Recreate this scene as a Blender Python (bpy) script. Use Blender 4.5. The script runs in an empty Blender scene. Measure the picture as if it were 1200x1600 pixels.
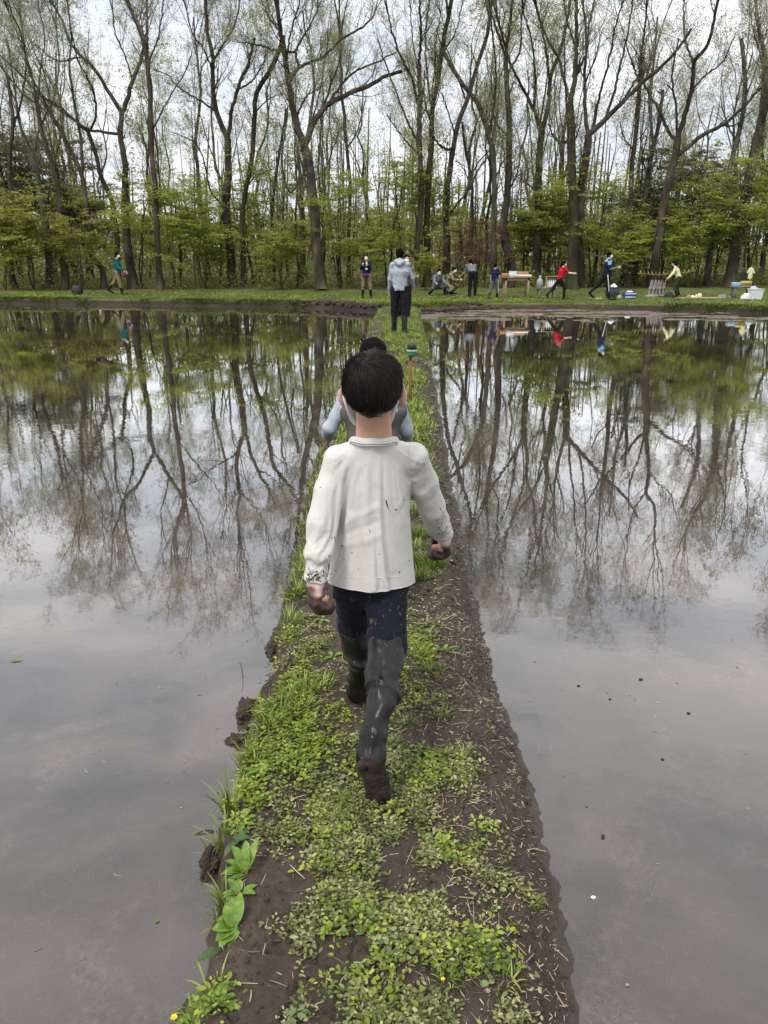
import bpy, math, random
import numpy as np
from mathutils import Vector

# ------------------------------------------------------------------ camera, world, sun, exposure
SC = bpy.context.scene
COL = SC.collection
random.seed(7)
EYE = np.array((0.0, 0.0, 1.65))
FPX, PITCH = 1200.0, math.radians(18.3)
cam_d = bpy.data.cameras.new("camera")
cam = bpy.data.objects.new("camera", cam_d)
COL.objects.link(cam)
cam.location = EYE
cam.rotation_euler = (math.radians(90) - PITCH, 0, 0)
cam_d.sensor_fit = 'VERTICAL'
cam_d.sensor_height = 24.0
cam_d.lens = 24.0 * FPX / 1600.0
cam_d.clip_start, cam_d.clip_end = 0.05, 2000
SC.camera = cam

W = bpy.data.worlds.new("World")
SC.world = W
W.use_nodes = True
SUN_EL, SUN_AZ = math.radians(56), math.radians(-140)      # veiled sun, high and behind the left shoulder
wn, wl = W.node_tree.nodes, W.node_tree.links
wn.clear()
w_out = wn.new('ShaderNodeOutputWorld')
w_bg = wn.new('ShaderNodeBackground')
w_bg.inputs['Strength'].default_value = 0.10
w_sky = wn.new('ShaderNodeTexSky')
w_sky.sky_type = 'NISHITA'
w_sky.sun_disc = False
w_sky.sun_elevation = SUN_EL
w_sky.sun_rotation = SUN_AZ
w_tc = wn.new('ShaderNodeTexCoord')
w_map = wn.new('ShaderNodeMapping')
w_map.inputs['Scale'].default_value = (1.2, 1.2, 5.5)
w_map.inputs['Rotation'].default_value = (0.06, 0.10, 0.0)
w_noise = wn.new('ShaderNodeTexNoise')
w_noise.inputs['Scale'].default_value = 2.3
w_noise.inputs['Detail'].default_value = 7
w_noise.inputs['Roughness'].default_value = 0.55
w_noise.inputs['Distortion'].default_value = 0.35
w_ramp = wn.new('ShaderNodeValToRGB')
w_ramp.color_ramp.elements[0].position = 0.40
w_ramp.color_ramp.elements[0].color = (4.6, 4.95, 5.35, 1)
w_ramp.color_ramp.elements[1].position = 0.60
w_ramp.color_ramp.elements[1].color = (6.8, 6.85, 6.9, 1)
w_sep = wn.new('ShaderNodeSeparateXYZ')
w_zen = wn.new('ShaderNodeMapRange')                        # an overcast sky is brighter towards the zenith
w_zen.inputs[1].default_value, w_zen.inputs[2].default_value = 0.0, 0.9
w_zen.inputs[3].default_value, w_zen.inputs[4].default_value = 1.0, 2.0
w_mul = wn.new('ShaderNodeVectorMath')
w_mul.operation = 'SCALE'
w_mix = wn.new('ShaderNodeMix')
w_mix.data_type = 'RGBA'
w_mix.inputs[0].default_value = 0.90
wl.new(w_tc.outputs['Generated'], w_map.inputs[0])
wl.new(w_map.outputs[0], w_noise.inputs['Vector'])
wl.new(w_noise.outputs['Fac'], w_ramp.inputs[0])
wl.new(w_tc.outputs['Generated'], w_sep.inputs[0])
wl.new(w_sep.outputs['Z'], w_zen.inputs[0])
wl.new(w_ramp.outputs[0], w_mul.inputs[0])
wl.new(w_zen.outputs[0], w_mul.inputs['Scale'])
wl.new(w_sky.outputs[0], w_mix.inputs[6])
wl.new(w_mul.outputs[0], w_mix.inputs[7])
wl.new(w_mix.outputs[2], w_bg.inputs['Color'])
wl.new(w_bg.outputs[0], w_out.inputs[0])

sun_d = bpy.data.lights.new("sun", 'SUN')
sun_d.energy = 1.5
sun_d.angle = math.radians(12)
sun_d.color = (1.0, 0.965, 0.91)
sun = bpy.data.objects.new("sun", sun_d)
COL.objects.link(sun)
sdir = Vector((math.sin(SUN_AZ) * math.cos(SUN_EL), math.cos(SUN_AZ) * math.cos(SUN_EL), math.sin(SUN_EL)))
sun.rotation_euler = sdir.to_track_quat('Z', 'Y').to_euler()
SC.view_settings.view_transform = 'Standard'
SC.view_settings.look = 'None'
SC.view_settings.exposure = 0.72
SC.view_settings.gamma = 1.0
SC.render.engine = 'CYCLES'
SC.cycles.max_bounces = 8
SC.cycles.diffuse_bounces = 3
SC.cycles.glossy_bounces = 3
SC.cycles.transparent_max_bounces = 12
SC.cycles.transmission_bounces = 4
SC.cycles.caustics_reflective = False
SC.cycles.caustics_refractive = False

# ------------------------------------------------------------------ picture -> world (where a thing stands)
CP, SP = math.cos(PITCH), math.sin(PITCH)
def ray(px, py):
    x, u = (px - 600.0) / FPX, (800.0 - py) / FPX
    return np.array((x, CP + u * SP, -SP + u * CP))
def P(px, py, Y):                       # point at forward distance Y
    r = ray(px, py)
    return EYE + r * (Y / r[1])
def G(px, py, z=0.0):                   # point on the level z
    r = ray(px, py)
    return EYE + r * ((z - EYE[2]) / r[2])

# ------------------------------------------------------------------ scene helpers
def tag(o, label=None, cat=None, group=None, kind=None):
    if label: o['label'] = label
    if cat: o['category'] = cat
    if group: o['group'] = group
    if kind: o['kind'] = kind
    return o
def empty(name, loc=(0, 0, 0), rz=0.0, label=None, cat=None, group=None):
    o = bpy.data.objects.new(name, None)
    o.location = loc
    o.rotation_euler = (0, 0, rz)
    o.empty_display_size = 0.2
    COL.objects.link(o)
    return tag(o, label, cat, group)
def copy_tree(root, loc, rz=0.0, sc=None, label=None, group=None):
    r = root.copy()
    COL.objects.link(r)
    r.location = loc
    r.rotation_euler = (root.rotation_euler[0], root.rotation_euler[1], rz)
    if sc is not None: r.scale = (sc, sc, sc) if not hasattr(sc, '__len__') else sc
    if label: r['label'] = label
    if group: r['group'] = group
    for ch in root.children:
        c = ch.copy(); COL.objects.link(c); c.parent = r
        for g in ch.children:
            d = g.copy(); COL.objects.link(d); d.parent = c
    return r

class MB:
    """Collects vertices and faces as numpy arrays and links them as one mesh object."""
    def __init__(s):
        s.v, s.q, s.t, s.a, s.n = [], [], [], [], 0
    def add(s, V, quads=None, tris=None, a=None):
        V = np.asarray(V, float).reshape(-1, 3)
        if quads is not None and len(quads): s.q.append(np.asarray(quads, np.int64).reshape(-1, 4) + s.n)
        if tris is not None and len(tris): s.t.append(np.asarray(tris, np.int64).reshape(-1, 3) + s.n)
        s.v.append(V)
        s.a.append(np.full(len(V), 0.5) if a is None else np.broadcast_to(np.asarray(a, float).ravel(), (len(V),)))
        s.n += len(V)
        return s
    def box(s, c, size, rz=0.0, taper=1.0, bev=0.0, rx=0.0, ry=0.0):
        hx, hy, hz = np.asarray(size, float) / 2
        if bev > 0:
            b = min(bev, hx * .6, hy * .6, hz * .6)
            def ring(z, ex):
                out = []
                for sx, sy in ((1, 1), (-1, 1), (-1, -1), (1, -1)):
                    X, Yy = sx * (hx - ex), sy * (hy - ex)
                    if sx * sy > 0: out += [(X, Yy - sy * b, z), (X - sx * b, Yy, z)]
                    else: out += [(X - sx * b, Yy, z), (X, Yy - sy * b, z)]
                return out
            rings = [ring(-hz, b * .8), ring(-hz + b, 0), ring(hz - b, 0), ring(hz, b * .8)]
            V = np.array(rings[0] + rings[1] + rings[2] + rings[3])
            Q = []
            for k in range(3):
                for i in range(8):
                    j = (i + 1) % 8
                    Q.append((k * 8 + i, k * 8 + j, (k + 1) * 8 + j, (k + 1) * 8 + i))
            T = []
            for i in range(1, 7):
                T.append((0, i + 1, i)); T.append((24, 24 + i, 24 + i + 1))
        else:
            V = np.array([(x, y, z) for z in (-hz, hz) for x, y in ((hx, hy), (-hx, hy), (-hx, -hy), (hx, -hy))])
            Q = [(3, 2, 1, 0), (4, 5, 6, 7)] + [(i, (i + 1) % 4, (i + 1) % 4 + 4, i + 4) for i in range(4)]
            T = []
        V[:, :2] *= np.where(V[:, 2:3] < 0, taper, 1.0)
        if rx: V = V @ rotm(0, rx).T
        if ry: V = V @ rotm(1, ry).T
        if rz: V = V @ rotm(2, rz).T
        return s.add(V + np.asarray(c), Q, T)
    def tube(s, pts, r, S=8, caps=True, a=None):
        pts = np.asarray(pts, float)
        r = np.broadcast_to(np.asarray(r, float), (len(pts),))
        V, Q = tubes(pts[None], r[None], S)
        n0 = len(V)
        T = []
        if caps:
            V = np.vstack([V, pts[0], pts[-1]])
            K = len(pts)
            for i in range(S):
                j = (i + 1) % S
                T.append((n0, j, i)); T.append((n0 + 1, (K - 1) * S + i, (K - 1) * S + j))
        return s.add(V, Q, T, a)
    def lathe(s, prof, c=(0, 0, 0), S=16, sx=1.0, sy=1.0):
        prof = np.asarray(prof, float)
        an = np.linspace(0, 2 * np.pi, S, endpoint=False)
        V = np.array([(r * math.cos(t) * sx, r * math.sin(t) * sy, z) for r, z in prof for t in an]) + np.asarray(c)
        Q = [(k * S + i, k * S + (i + 1) % S, (k + 1) * S + (i + 1) % S, (k + 1) * S + i) for k in range(len(prof) - 1) for i in range(S)]
        return s.add(V, Q)
    def build(s, name, mat, parent=None, smooth=True, origin=None, attr=True):
        V = np.vstack(s.v)
        q = np.vstack(s.q) if s.q else np.zeros((0, 4), np.int64)
        t = np.vstack(s.t) if s.t else np.zeros((0, 3), np.int64)
        if origin is not None: V = V - np.asarray(origin)
        me = bpy.data.meshes.new(name)
        me.vertices.add(len(V))
        me.vertices.foreach_set('co', V.astype(np.float32).ravel())
        nl = len(q) * 4 + len(t) * 3
        me.loops.add(nl)
        me.loops.foreach_set('vertex_index', np.concatenate([q.ravel(), t.ravel()]).astype(np.int32))
        me.polygons.add(len(q) + len(t))
        me.polygons.foreach_set('loop_start', np.concatenate([np.arange(len(q)) * 4, len(q) * 4 + np.arange(len(t)) * 3]).astype(np.int32))
        me.polygons.foreach_set('use_smooth', np.full(len(q) + len(t), bool(smooth)))
        if attr:
            at = me.attributes.new('rnd', 'FLOAT', 'POINT')
            at.data.foreach_set('value', np.concatenate(s.a).astype(np.float32))
        me.update(calc_edges=True)
        me.validate()
        if mat is not None: me.materials.append(mat)
        o = bpy.data.objects.new(name, me)
        COL.objects.link(o)
        if origin is not None and parent is None: o.location = origin
        if parent is not None: o.parent = parent
        return o

def rotm(axis, a):
    c, s = math.cos(a), math.sin(a)
    if axis == 0: return np.array(((1, 0, 0), (0, c, -s), (0, s, c)))
    if axis == 1: return np.array(((c, 0, s), (0, 1, 0), (-s, 0, c)))
    return np.array(((c, -s, 0), (s, c, 0), (0, 0, 1)))
def nrm(v):
    return v / np.maximum(np.linalg.norm(v, axis=-1, keepdims=True), 1e-9)

def tubes(Pp, R, S):
    """Pp [N,K,3], R [N,K] -> vertices and quads of N round tubes."""
    N, K, _ = Pp.shape
    T = np.empty_like(Pp)
    T[:, 1:-1] = Pp[:, 2:] - Pp[:, :-2]
    T[:, 0] = Pp[:, 1] - Pp[:, 0]
    T[:, -1] = Pp[:, -1] - Pp[:, -2]
    T = nrm(T)
    mean = nrm(Pp[:, -1] - Pp[:, 0])
    ref = np.where(np.abs(mean[:, 1:2]) < 0.8, np.array((0., 1., 0.)), np.array((1., 0., 0.)))[:, None, :]
    U = nrm(np.cross(T, ref)); Vv = np.cross(T, U)
    an = np.linspace(0, 2 * np.pi, S, endpoint=False)
    ring = U[:, :, None, :] * np.cos(an)[None, None, :, None] + Vv[:, :, None, :] * np.sin(an)[None, None, :, None]
    V = Pp[:, :, None, :] + ring * R[:, :, None, None]
    i = np.arange(S); j = (i + 1) % S
    base = (np.arange(N)[:, None, None] * K + np.arange(K - 1)[None, :, None]) * S
    Q = np.stack([base + i, base + j, base + S + j, base + S + i], -1)
    return V.reshape(-1, 3), Q.reshape(-1, 4)

def resample(pts, K):
    pts = np.asarray(pts, float)
    # Catmull-Rom through the points, then even spacing
    if len(pts) > 2:
        q = np.vstack([2 * pts[0] - pts[1], pts, 2 * pts[-1] - pts[-2]])
        out = []
        for i in range(len(pts) - 1):
            p0, p1, p2, p3 = q[i:i + 4]
            for t in np.linspace(0, 1, 8, endpoint=False):
                out.append(.5 * (2 * p1 + (p2 - p0) * t + (2 * p0 - 5 * p1 + 4 * p2 - p3) * t * t + (3 * p1 - p0 - 3 * p2 + p3) * t ** 3))
        out.append(pts[-1]); pts = np.array(out)
    s = np.r_[0, np.cumsum(np.linalg.norm(np.diff(pts, axis=0), axis=1))]
    t = np.linspace(0, s[-1], K)
    return np.stack([np.interp(t, s, pts[:, i]) for i in range(pts.shape[1])], 1)

# numpy value noise
def _h(ix, iy, iz, seed):
    n = (ix * 374761393 + iy * 668265263 + iz * 2147483647 + seed * 1274126177) & 0xffffffff
    n = ((n ^ (n >> 13)) * 1274126177) & 0xffffffff
    n = ((n ^ (n >> 16)) * 2246822519) & 0xffffffff
    return ((n ^ (n >> 15)) & 0xffffff) / float(0xffffff)
def vnoise(x, y, z=None, seed=0):
    x = np.asarray(x, float); y = np.asarray(y, float)
    z = np.zeros_like(x) if z is None else np.asarray(z, float)
    x, y, z = np.broadcast_arrays(x, y, z)
    xi, yi, zi = np.floor(x), np.floor(y), np.floor(z)
    fx, fy, fz = x - xi, y - yi, z - zi
    fx, fy, fz = [f * f * (3 - 2 * f) for f in (fx, fy, fz)]
    xi, yi, zi = xi.astype(np.int64), yi.astype(np.int64), zi.astype(np.int64)
    r = 0
    for dx in (0, 1):
        for dy in (0, 1):
            for dz in (0, 1):
                w = (fx if dx else 1 - fx) * (fy if dy else 1 - fy) * (fz if dz else 1 - fz)
                r = r + w * _h(xi + dx, yi + dy, zi + dz, seed)
    return r * 2 - 1
def fbm(x, y, z=None, o=4, seed=0, g=0.5):
    s, a, f, t = 0, 1.0, 1.0, 0
    for k in range(o):
        s = s + a * vnoise(np.asarray(x) * f, np.asarray(y) * f, None if z is None else np.asarray(z) * f, seed + k * 17)
        t += a; a *= g; f *= 2.03
    return s / t
def voronoi_edge(x, y, seed=0):
    xi, yi = np.floor(x), np.floor(y)
    f1 = np.full(x.shape, 9.0); f2 = np.full(x.shape, 9.0)
    for dx in (-1, 0, 1):
        for dy in (-1, 0, 1):
            cx, cy = (xi + dx).astype(np.int64), (yi + dy).astype(np.int64)
            px = cx + _h(cx, cy, cx * 0, seed); py = cy + _h(cx, cy, cx * 0 + 5, seed)
            d = np.hypot(px - x, py - y)
            f2 = np.minimum(f2, np.maximum(f1, d)); f1 = np.minimum(f1, d)
    return f2 - f1
def sstep(a, b, x):
    t = np.clip((x - a) / (b - a), 0, 1)
    return t * t * (3 - 2 * t)

# signed distance field -> surface nets (smooth organic bodies and clothes)
class Field:
    def __init__(s, lo, hi, h):
        s.h = h
        s.lo = np.asarray(lo, float) - 3 * h
        n = np.ceil((np.asarray(hi, float) + 3 * h - s.lo) / h).astype(int) + 1
        s.ax = [s.lo[i] + h * np.arange(n[i]) for i in range(3)]
        s.F = np.full(tuple(n), 1.0, np.float32)
    def _slice(s, lo, hi):
        sl = []
        for i in range(3):
            a = max(0, int((lo[i] - s.lo[i]) / s.h)); b = min(len(s.ax[i]), int((hi[i] - s.lo[i]) / s.h) + 2)
            if b <= a: return None
            sl.append(slice(a, b))
        return tuple(sl)
    def grid(s, sl):
        return s.ax[0][sl[0]][:, None, None], s.ax[1][sl[1]][None, :, None], s.ax[2][sl[2]][None, None, :]
    def apply(s, lo, hi, fn, k=0.01, op='add'):
        m = 4 * k + 4 * s.h
        sl = s._slice(np.asarray(lo) - m, np.asarray(hi) + m)
        if sl is None: return s
        d = fn(*s.grid(sl)).astype(np.float32)
        f = s.F[sl]
        if op == 'add':
            hh = np.clip(0.5 + 0.5 * (f - d) / k, 0, 1)
            s.F[sl] = f * (1 - hh) + d * hh - k * hh * (1 - hh)
        elif op == 'sub':
            d = -d
            hh = np.clip(0.5 - 0.5 * (f - d) / k, 0, 1)
            s.F[sl] = f * (1 - hh) + d * hh + k * hh * (1 - hh)
        elif op == 'disp':
            s.F[sl] = f + d
        return s
    def cone(s, a, b, r1, r2, k=0.01, flat=None, op='add'):
        a = np.asarray(a, float); b = np.asarray(b, float); ba = b - a; L = max(float(ba @ ba), 1e-9)
        r = max(r1, r2) * (1.0 if flat is None else max(1.0, flat[1]))
        def fn(X, Y, Z):
            px, py, pz = X - a[0], Y - a[1], Z - a[2]
            t = np.clip((px * ba[0] + py * ba[1] + pz * ba[2]) / L, 0, 1)
            qx, qy, qz = px - t * ba[0], py - t * ba[1], pz - t * ba[2]
            if flat is not None:
                n, kk = np.asarray(flat[0], float), flat[1]
                c = (qx * n[0] + qy * n[1] + qz * n[2]) * (1 / kk - 1)
                qx, qy, qz = qx + c * n[0], qy + c * n[1], qz + c * n[2]
            return np.sqrt(qx * qx + qy * qy + qz * qz) - (r1 + (r2 - r1) * t)
        return s.apply(np.minimum(a, b) - r, np.maximum(a, b) + r, fn, k, op)
    def chain(s, pts, rs, k=0.01, flat=None):
        for i in range(len(pts) - 1): s.cone(pts[i], pts[i + 1], rs[i], rs[i + 1], k, flat)
        return s
    def ell(s, c, r, k=0.01, R=None, op='add'):
        c = np.asarray(c, float); r = np.asarray(r, float); m = r.max()
        def fn(X, Y, Z):
            x, y, z = X - c[0], Y - c[1], Z - c[2]
            if R is not None:
                x, y, z = (R[0, 0] * x + R[1, 0] * y + R[2, 0] * z), (R[0, 1] * x + R[1, 1] * y + R[2, 1] * z), (R[0, 2] * x + R[1, 2] * y + R[2, 2] * z)
            q = np.sqrt((x / r[0]) ** 2 + (y / r[1]) ** 2 + (z / r[2]) ** 2)
            return (q - 1) * r.min()
        return s.apply(c - m, c + m, fn, k, op)
    def plane(s, p, n, k=0.004):            # keep the side against n
        p = np.asarray(p, float); n = nrm(np.asarray(n, float))
        X, Y, Z = s.grid((slice(None),) * 3)
        d = ((X - p[0]) * n[0] + (Y - p[1]) * n[1] + (Z - p[2]) * n[2]).astype(np.float32)
        s.F = np.maximum(s.F, d)
        return s
    def mesh(s):
        F = s.F; I = F < 0
        h = s.h
        nx, ny, nz = F.shape
        c = [(dx, dy, dz) for dx in (0, 1) for dy in (0, 1) for dz in (0, 1)]
        def C(A, d): return A[d[0]:nx - 1 + d[0], d[1]:ny - 1 + d[1], d[2]:nz - 1 + d[2]]
        cnt = sum(C(I, d).astype(np.int8) for d in c)
        act = (cnt > 0) & (cnt < 8)
        idx = -np.ones(act.shape, np.int64)
        ii = np.argwhere(act)
        if len(ii) == 0: return np.zeros((0, 3)), np.zeros((0, 4), int)
        idx[act] = np.arange(len(ii))
        acc = np.zeros((len(ii), 3)); n = np.zeros(len(ii))
        for a in c:
            for ax in range(3):
                if a[ax]: continue
                b = list(a); b[ax] = 1
                fa = F[ii[:, 0] + a[0], ii[:, 1] + a[1], ii[:, 2] + a[2]]
                fb = F[ii[:, 0] + b[0], ii[:, 1] + b[1], ii[:, 2] + b[2]]
                m = (fa < 0) != (fb < 0)
                t = np.where(m, fa / np.where(m, fa - fb, 1), 0)
                p = np.tile(np.array(a, float), (len(ii), 1)); p[:, ax] = t
                acc += p * m[:, None]; n += m
        V = s.lo + (ii + acc / n[:, None]) * h
        Q = []
        for ax in range(3):
            u, v = (ax + 1) % 3, (ax + 2) % 3
            sl0 = [slice(None)] * 3; sl1 = [slice(None)] * 3
            sl0[ax] = slice(0, -1); sl1[ax] = slice(1, None)
            A, B = I[tuple(sl0)], I[tuple(sl1)]
            e = np.argwhere(A != B)
            ok = (e[:, u] > 0) & (e[:, v] > 0) & (e[:, u] < F.shape[u] - 1) & (e[:, v] < F.shape[v] - 1)
            e = e[ok]
            def at(du, dv):
                q = e.copy(); q[:, u] -= du; q[:, v] -= dv
                return idx[q[:, 0], q[:, 1], q[:, 2]]
            q = np.stack([at(1, 1), at(0, 1), at(0, 0), at(1, 0)], 1)
            ins = A[e[:, 0], e[:, 1], e[:, 2]]
            q[~ins] = q[~ins][:, ::-1]
            Q.append(q)
        Q = np.vstack(Q)
        return V, Q[(Q >= 0).all(1)]
    def build(s, name, mat, parent=None, origin=(0, 0, 0), smooth_it=1):
        V, Q = s.mesh()
        for _ in range(smooth_it):           # light tangential relaxation
            acc = np.zeros_like(V); n = np.zeros(len(V))
            for a, b in ((0, 1), (1, 2), (2, 3), (3, 0)):
                np.add.at(acc, Q[:, a], V[Q[:, b]]); np.add.at(n, Q[:, a], 1)
                np.add.at(acc, Q[:, b], V[Q[:, a]]); np.add.at(n, Q[:, b], 1)
            V = V * .5 + .5 * acc / np.maximum(n, 1)[:, None]
        return MB().add(V, Q).build(name, mat, parent, True, origin if parent is not None else None) if parent is not None else MB().add(V, Q).build(name, mat, None, True, origin)

# ------------------------------------------------------------------ materials
def M(name, stops, scale=5.0, rough=0.8, detail=5, bump=0.0, bscale=None, bdist=0.01, metal=0.0, spec=0.35, coord='Object',
      attr=0.0, hue=None, trans=0.0, sheen=0.0, stretch=None, speck=None, coat=0.0, distort=0.0, rough2=None):
    """Procedural Principled material: noise-driven ramp, optional per-leaf variation, bump, stains."""
    m = bpy.data.materials.new(name)
    m.use_nodes = True
    nt = m.node_tree; n, l = nt.nodes, nt.links
    n.clear()
    out = n.new('ShaderNodeOutputMaterial')
    b = n.new('ShaderNodeBsdfPrincipled')
    b.inputs['Roughness'].default_value = rough
    b.inputs['Metallic'].default_value = metal
    b.inputs['Specular IOR Level'].default_value = spec
    b.inputs['Sheen Weight'].default_value = sheen
    b.inputs['Coat Weight'].default_value = coat
    tc = n.new('ShaderNodeTexCoord')
    vec = tc.outputs[coord]
    if stretch:
        mp = n.new('ShaderNodeMapping'); mp.inputs['Scale'].default_value = stretch
        l.new(vec, mp.inputs[0]); vec = mp.outputs[0]
    no = n.new('ShaderNodeTexNoise')
    no.inputs['Scale'].default_value = scale; no.inputs['Detail'].default_value = detail
    no.inputs['Roughness'].default_value = 0.6; no.inputs['Distortion'].default_value = distort
    l.new(vec, no.inputs['Vector'])
    fac = no.outputs['Fac']
    if attr > 0:
        at = n.new('ShaderNodeAttribute'); at.attribute_name = 'rnd'
        mx = n.new('ShaderNodeMix'); mx.inputs[0].default_value = attr
        l.new(fac, mx.inputs[2]); l.new(at.outputs['Fac'], mx.inputs[3]); fac = mx.outputs[0]
    rp = n.new('ShaderNodeValToRGB')
    while len(rp.color_ramp.elements) < len(stops): rp.color_ramp.elements.new(0.5)
    for e, (p, c) in zip(rp.color_ramp.elements, stops):
        e.position = p; e.color = (*c, 1)
    l.new(fac, rp.inputs[0])
    col = rp.outputs[0]
    for (sc_, th, c, st) in (speck or []):          # stains / splashes with a shape of their own
        v = n.new('ShaderNodeTexNoise'); v.inputs['Scale'].default_value = sc_; v.inputs['Detail'].default_value = 3
        mp = n.new('ShaderNodeMapping'); mp.inputs['Scale'].default_value = st
        l.new(tc.outputs[coord], mp.inputs[0]); l.new(mp.outputs[0], v.inputs['Vector'])
        mr = n.new('ShaderNodeMapRange'); mr.inputs[1].default_value = th; mr.inputs[2].default_value = th + 0.02
        l.new(v.outputs['Fac'], mr.inputs[0])
        mm = n.new('ShaderNodeMix'); mm.data_type = 'RGBA'; mm.inputs[7].default_value = (*c, 1)
        l.new(mr.outputs[0], mm.inputs[0]); l.new(col, mm.inputs[6]); col = mm.outputs[2]
    l.new(col, b.inputs['Base Color'])
    if rough2 is not None:
        mr = n.new('ShaderNodeMapRange'); mr.inputs[3].default_value = rough; mr.inputs[4].default_value = rough2
        mr.inputs[1].default_value = .35; mr.inputs[2].default_value = .65
        l.new(no.outputs['Fac'], mr.inputs[0]); l.new(mr.outputs[0], b.inputs['Roughness'])
    if bump > 0:
        bn = n.new('ShaderNodeTexNoise')
        bn.inputs['Scale'].default_value = bscale or scale * 4; bn.inputs['Detail'].default_value = 6
        bn.inputs['Roughness'].default_value = 0.65
        l.new(vec, bn.inputs['Vector'])
        bp = n.new('ShaderNodeBump'); bp.inputs['Strength'].default_value = bump; bp.inputs['Distance'].default_value = bdist
        l.new(bn.outputs['Fac'], bp.inputs['Height']); l.new(bp.outputs[0], b.inputs['Normal'])
    sh = b.outputs[0]
    if trans > 0:
        t = n.new('ShaderNodeBsdfTranslucent'); l.new(col, t.inputs[0])
        ms = n.new('ShaderNodeMixShader'); ms.inputs[0].default_value = trans
        l.new(b.outputs[0], ms.inputs[1]); l.new(t.outputs[0], ms.inputs[2]); sh = ms.outputs[0]
    l.new(sh, out.inputs[0])
    m['bsdf'] = b.name
    return m
def flat(name, c, rough=0.7, v=0.18, scale=12, **k):
    d = tuple(x * (1 - v) for x in c); u = tuple(min(1, x * (1 + v)) for x in c)
    return M(name, [(0.3, d), (0.7, u)], scale, rough, **k)
# ------------------------------------------------------------------ soil, water
def soil_material(name, dark, mid, pale, wet=0.0):
    m = bpy.data.materials.new(name); m.use_nodes = True
    n, l = m.node_tree.nodes, m.node_tree.links
    n.clear()
    out = n.new('ShaderNodeOutputMaterial'); b = n.new('ShaderNodeBsdfPrincipled')
    tc = n.new('ShaderNodeTexCoord')
    def noise(s, d=6, r=.6):
        x = n.new('ShaderNodeTexNoise'); x.inputs['Scale'].default_value = s; x.inputs['Detail'].default_value = d; x.inputs['Roughness'].default_value = r
        l.new(tc.outputs['Object'], x.inputs['Vector']); return x.outputs['Fac']
    a, c, f = noise(2.2, 4), noise(38, 6, .7), noise(170, 4, .7)
    r1 = n.new('ShaderNodeValToRGB')
    for i, (p, col) in enumerate(((.30, dark), (.52, mid))):
        r1.color_ramp.elements[i].position = p; r1.color_ramp.elements[i].color = (*col, 1)
    e = r1.color_ramp.elements.new(.78); e.color = (*pale, 1)
    mx = n.new('ShaderNodeMix'); mx.inputs[0].default_value = .55
    l.new(a, mx.inputs[2]); l.new(c, mx.inputs[3]); l.new(mx.outputs[0], r1.inputs[0])
    l.new(r1.outputs[0], b.inputs['Base Color'])
    # wet at the waterline
    sp = n.new('ShaderNodeSeparateXYZ'); l.new(tc.outputs['Object'], sp.inputs[0])
    mr = n.new('ShaderNodeMapRange'); mr.inputs[1].default_value = .0; mr.inputs[2].default_value = .035
    mr.inputs[3].default_value = .28; mr.inputs[4].default_value = .88 - wet
    l.new(sp.outputs['Z'], mr.inputs[0]); l.new(mr.outputs[0], b.inputs['Roughness'])
    b.inputs['Specular IOR Level'].default_value = .4
    ad = n.new('ShaderNodeMath'); ad.operation = 'MULTIPLY_ADD'; ad.inputs[1].default_value = .35
    l.new(f, ad.inputs[0]); l.new(c, ad.inputs[2])
    bp = n.new('ShaderNodeBump'); bp.inputs['Strength'].default_value = .9; bp.inputs['Distance'].default_value = .012
    l.new(ad.outputs[0], bp.inputs['Height']); l.new(bp.outputs[0], b.inputs['Normal'])
    l.new(b.outputs[0], out.inputs[0])
    return m
m_soil = soil_material('soil', (.021, .0145, .010), (.050, .034, .024), (.115, .085, .062))
m_bed = soil_material('paddy_mud', (.030, .020, .015), (.13, .095, .076), (.42, .32, .26))
m_bank = M('bank_ground', [(.30, (.035, .028, .020)), (.45, (.055, .050, .026)), (.60, (.07, .085, .025)), (.8, (.10, .10, .05))], 1.3, .9, 8, bump=.7, bscale=14, bdist=.05)

m_water = bpy.data.materials.new('muddy_water'); m_water.use_nodes = True
n, l = m_water.node_tree.nodes, m_water.node_tree.links
n.clear()
o_ = n.new('ShaderNodeOutputMaterial')
tc = n.new('ShaderNodeTexCoord')
gl = n.new('ShaderNodeBsdfGlossy'); gl.inputs['Roughness'].default_value = 0.0
gl.inputs['Color'].default_value = (1, 1, 1, 1)
df = n.new('ShaderNodeBsdfDiffuse')
tr = n.new('ShaderNodeBsdfTransparent'); tr.inputs[0].default_value = (.86, .82, .78, 1)
murk = n.new('ShaderNodeTexNoise'); murk.inputs['Scale'].default_value = .55; murk.inputs['Detail'].default_value = 4; murk.inputs['Distortion'].default_value = .6
l.new(tc.outputs['Object'], murk.inputs['Vector'])
rp = n.new('ShaderNodeValToRGB')
murk.inputs['Scale'].default_value = .8; rp.color_ramp.elements[0].position = .38; rp.color_ramp.elements[0].color = (.062, .053, .048, 1)
rp.color_ramp.elements[1].position = .62; rp.color_ramp.elements[1].color = (.130, .100, .084, 1)
l.new(murk.outputs['Fac'], rp.inputs[0])
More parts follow.
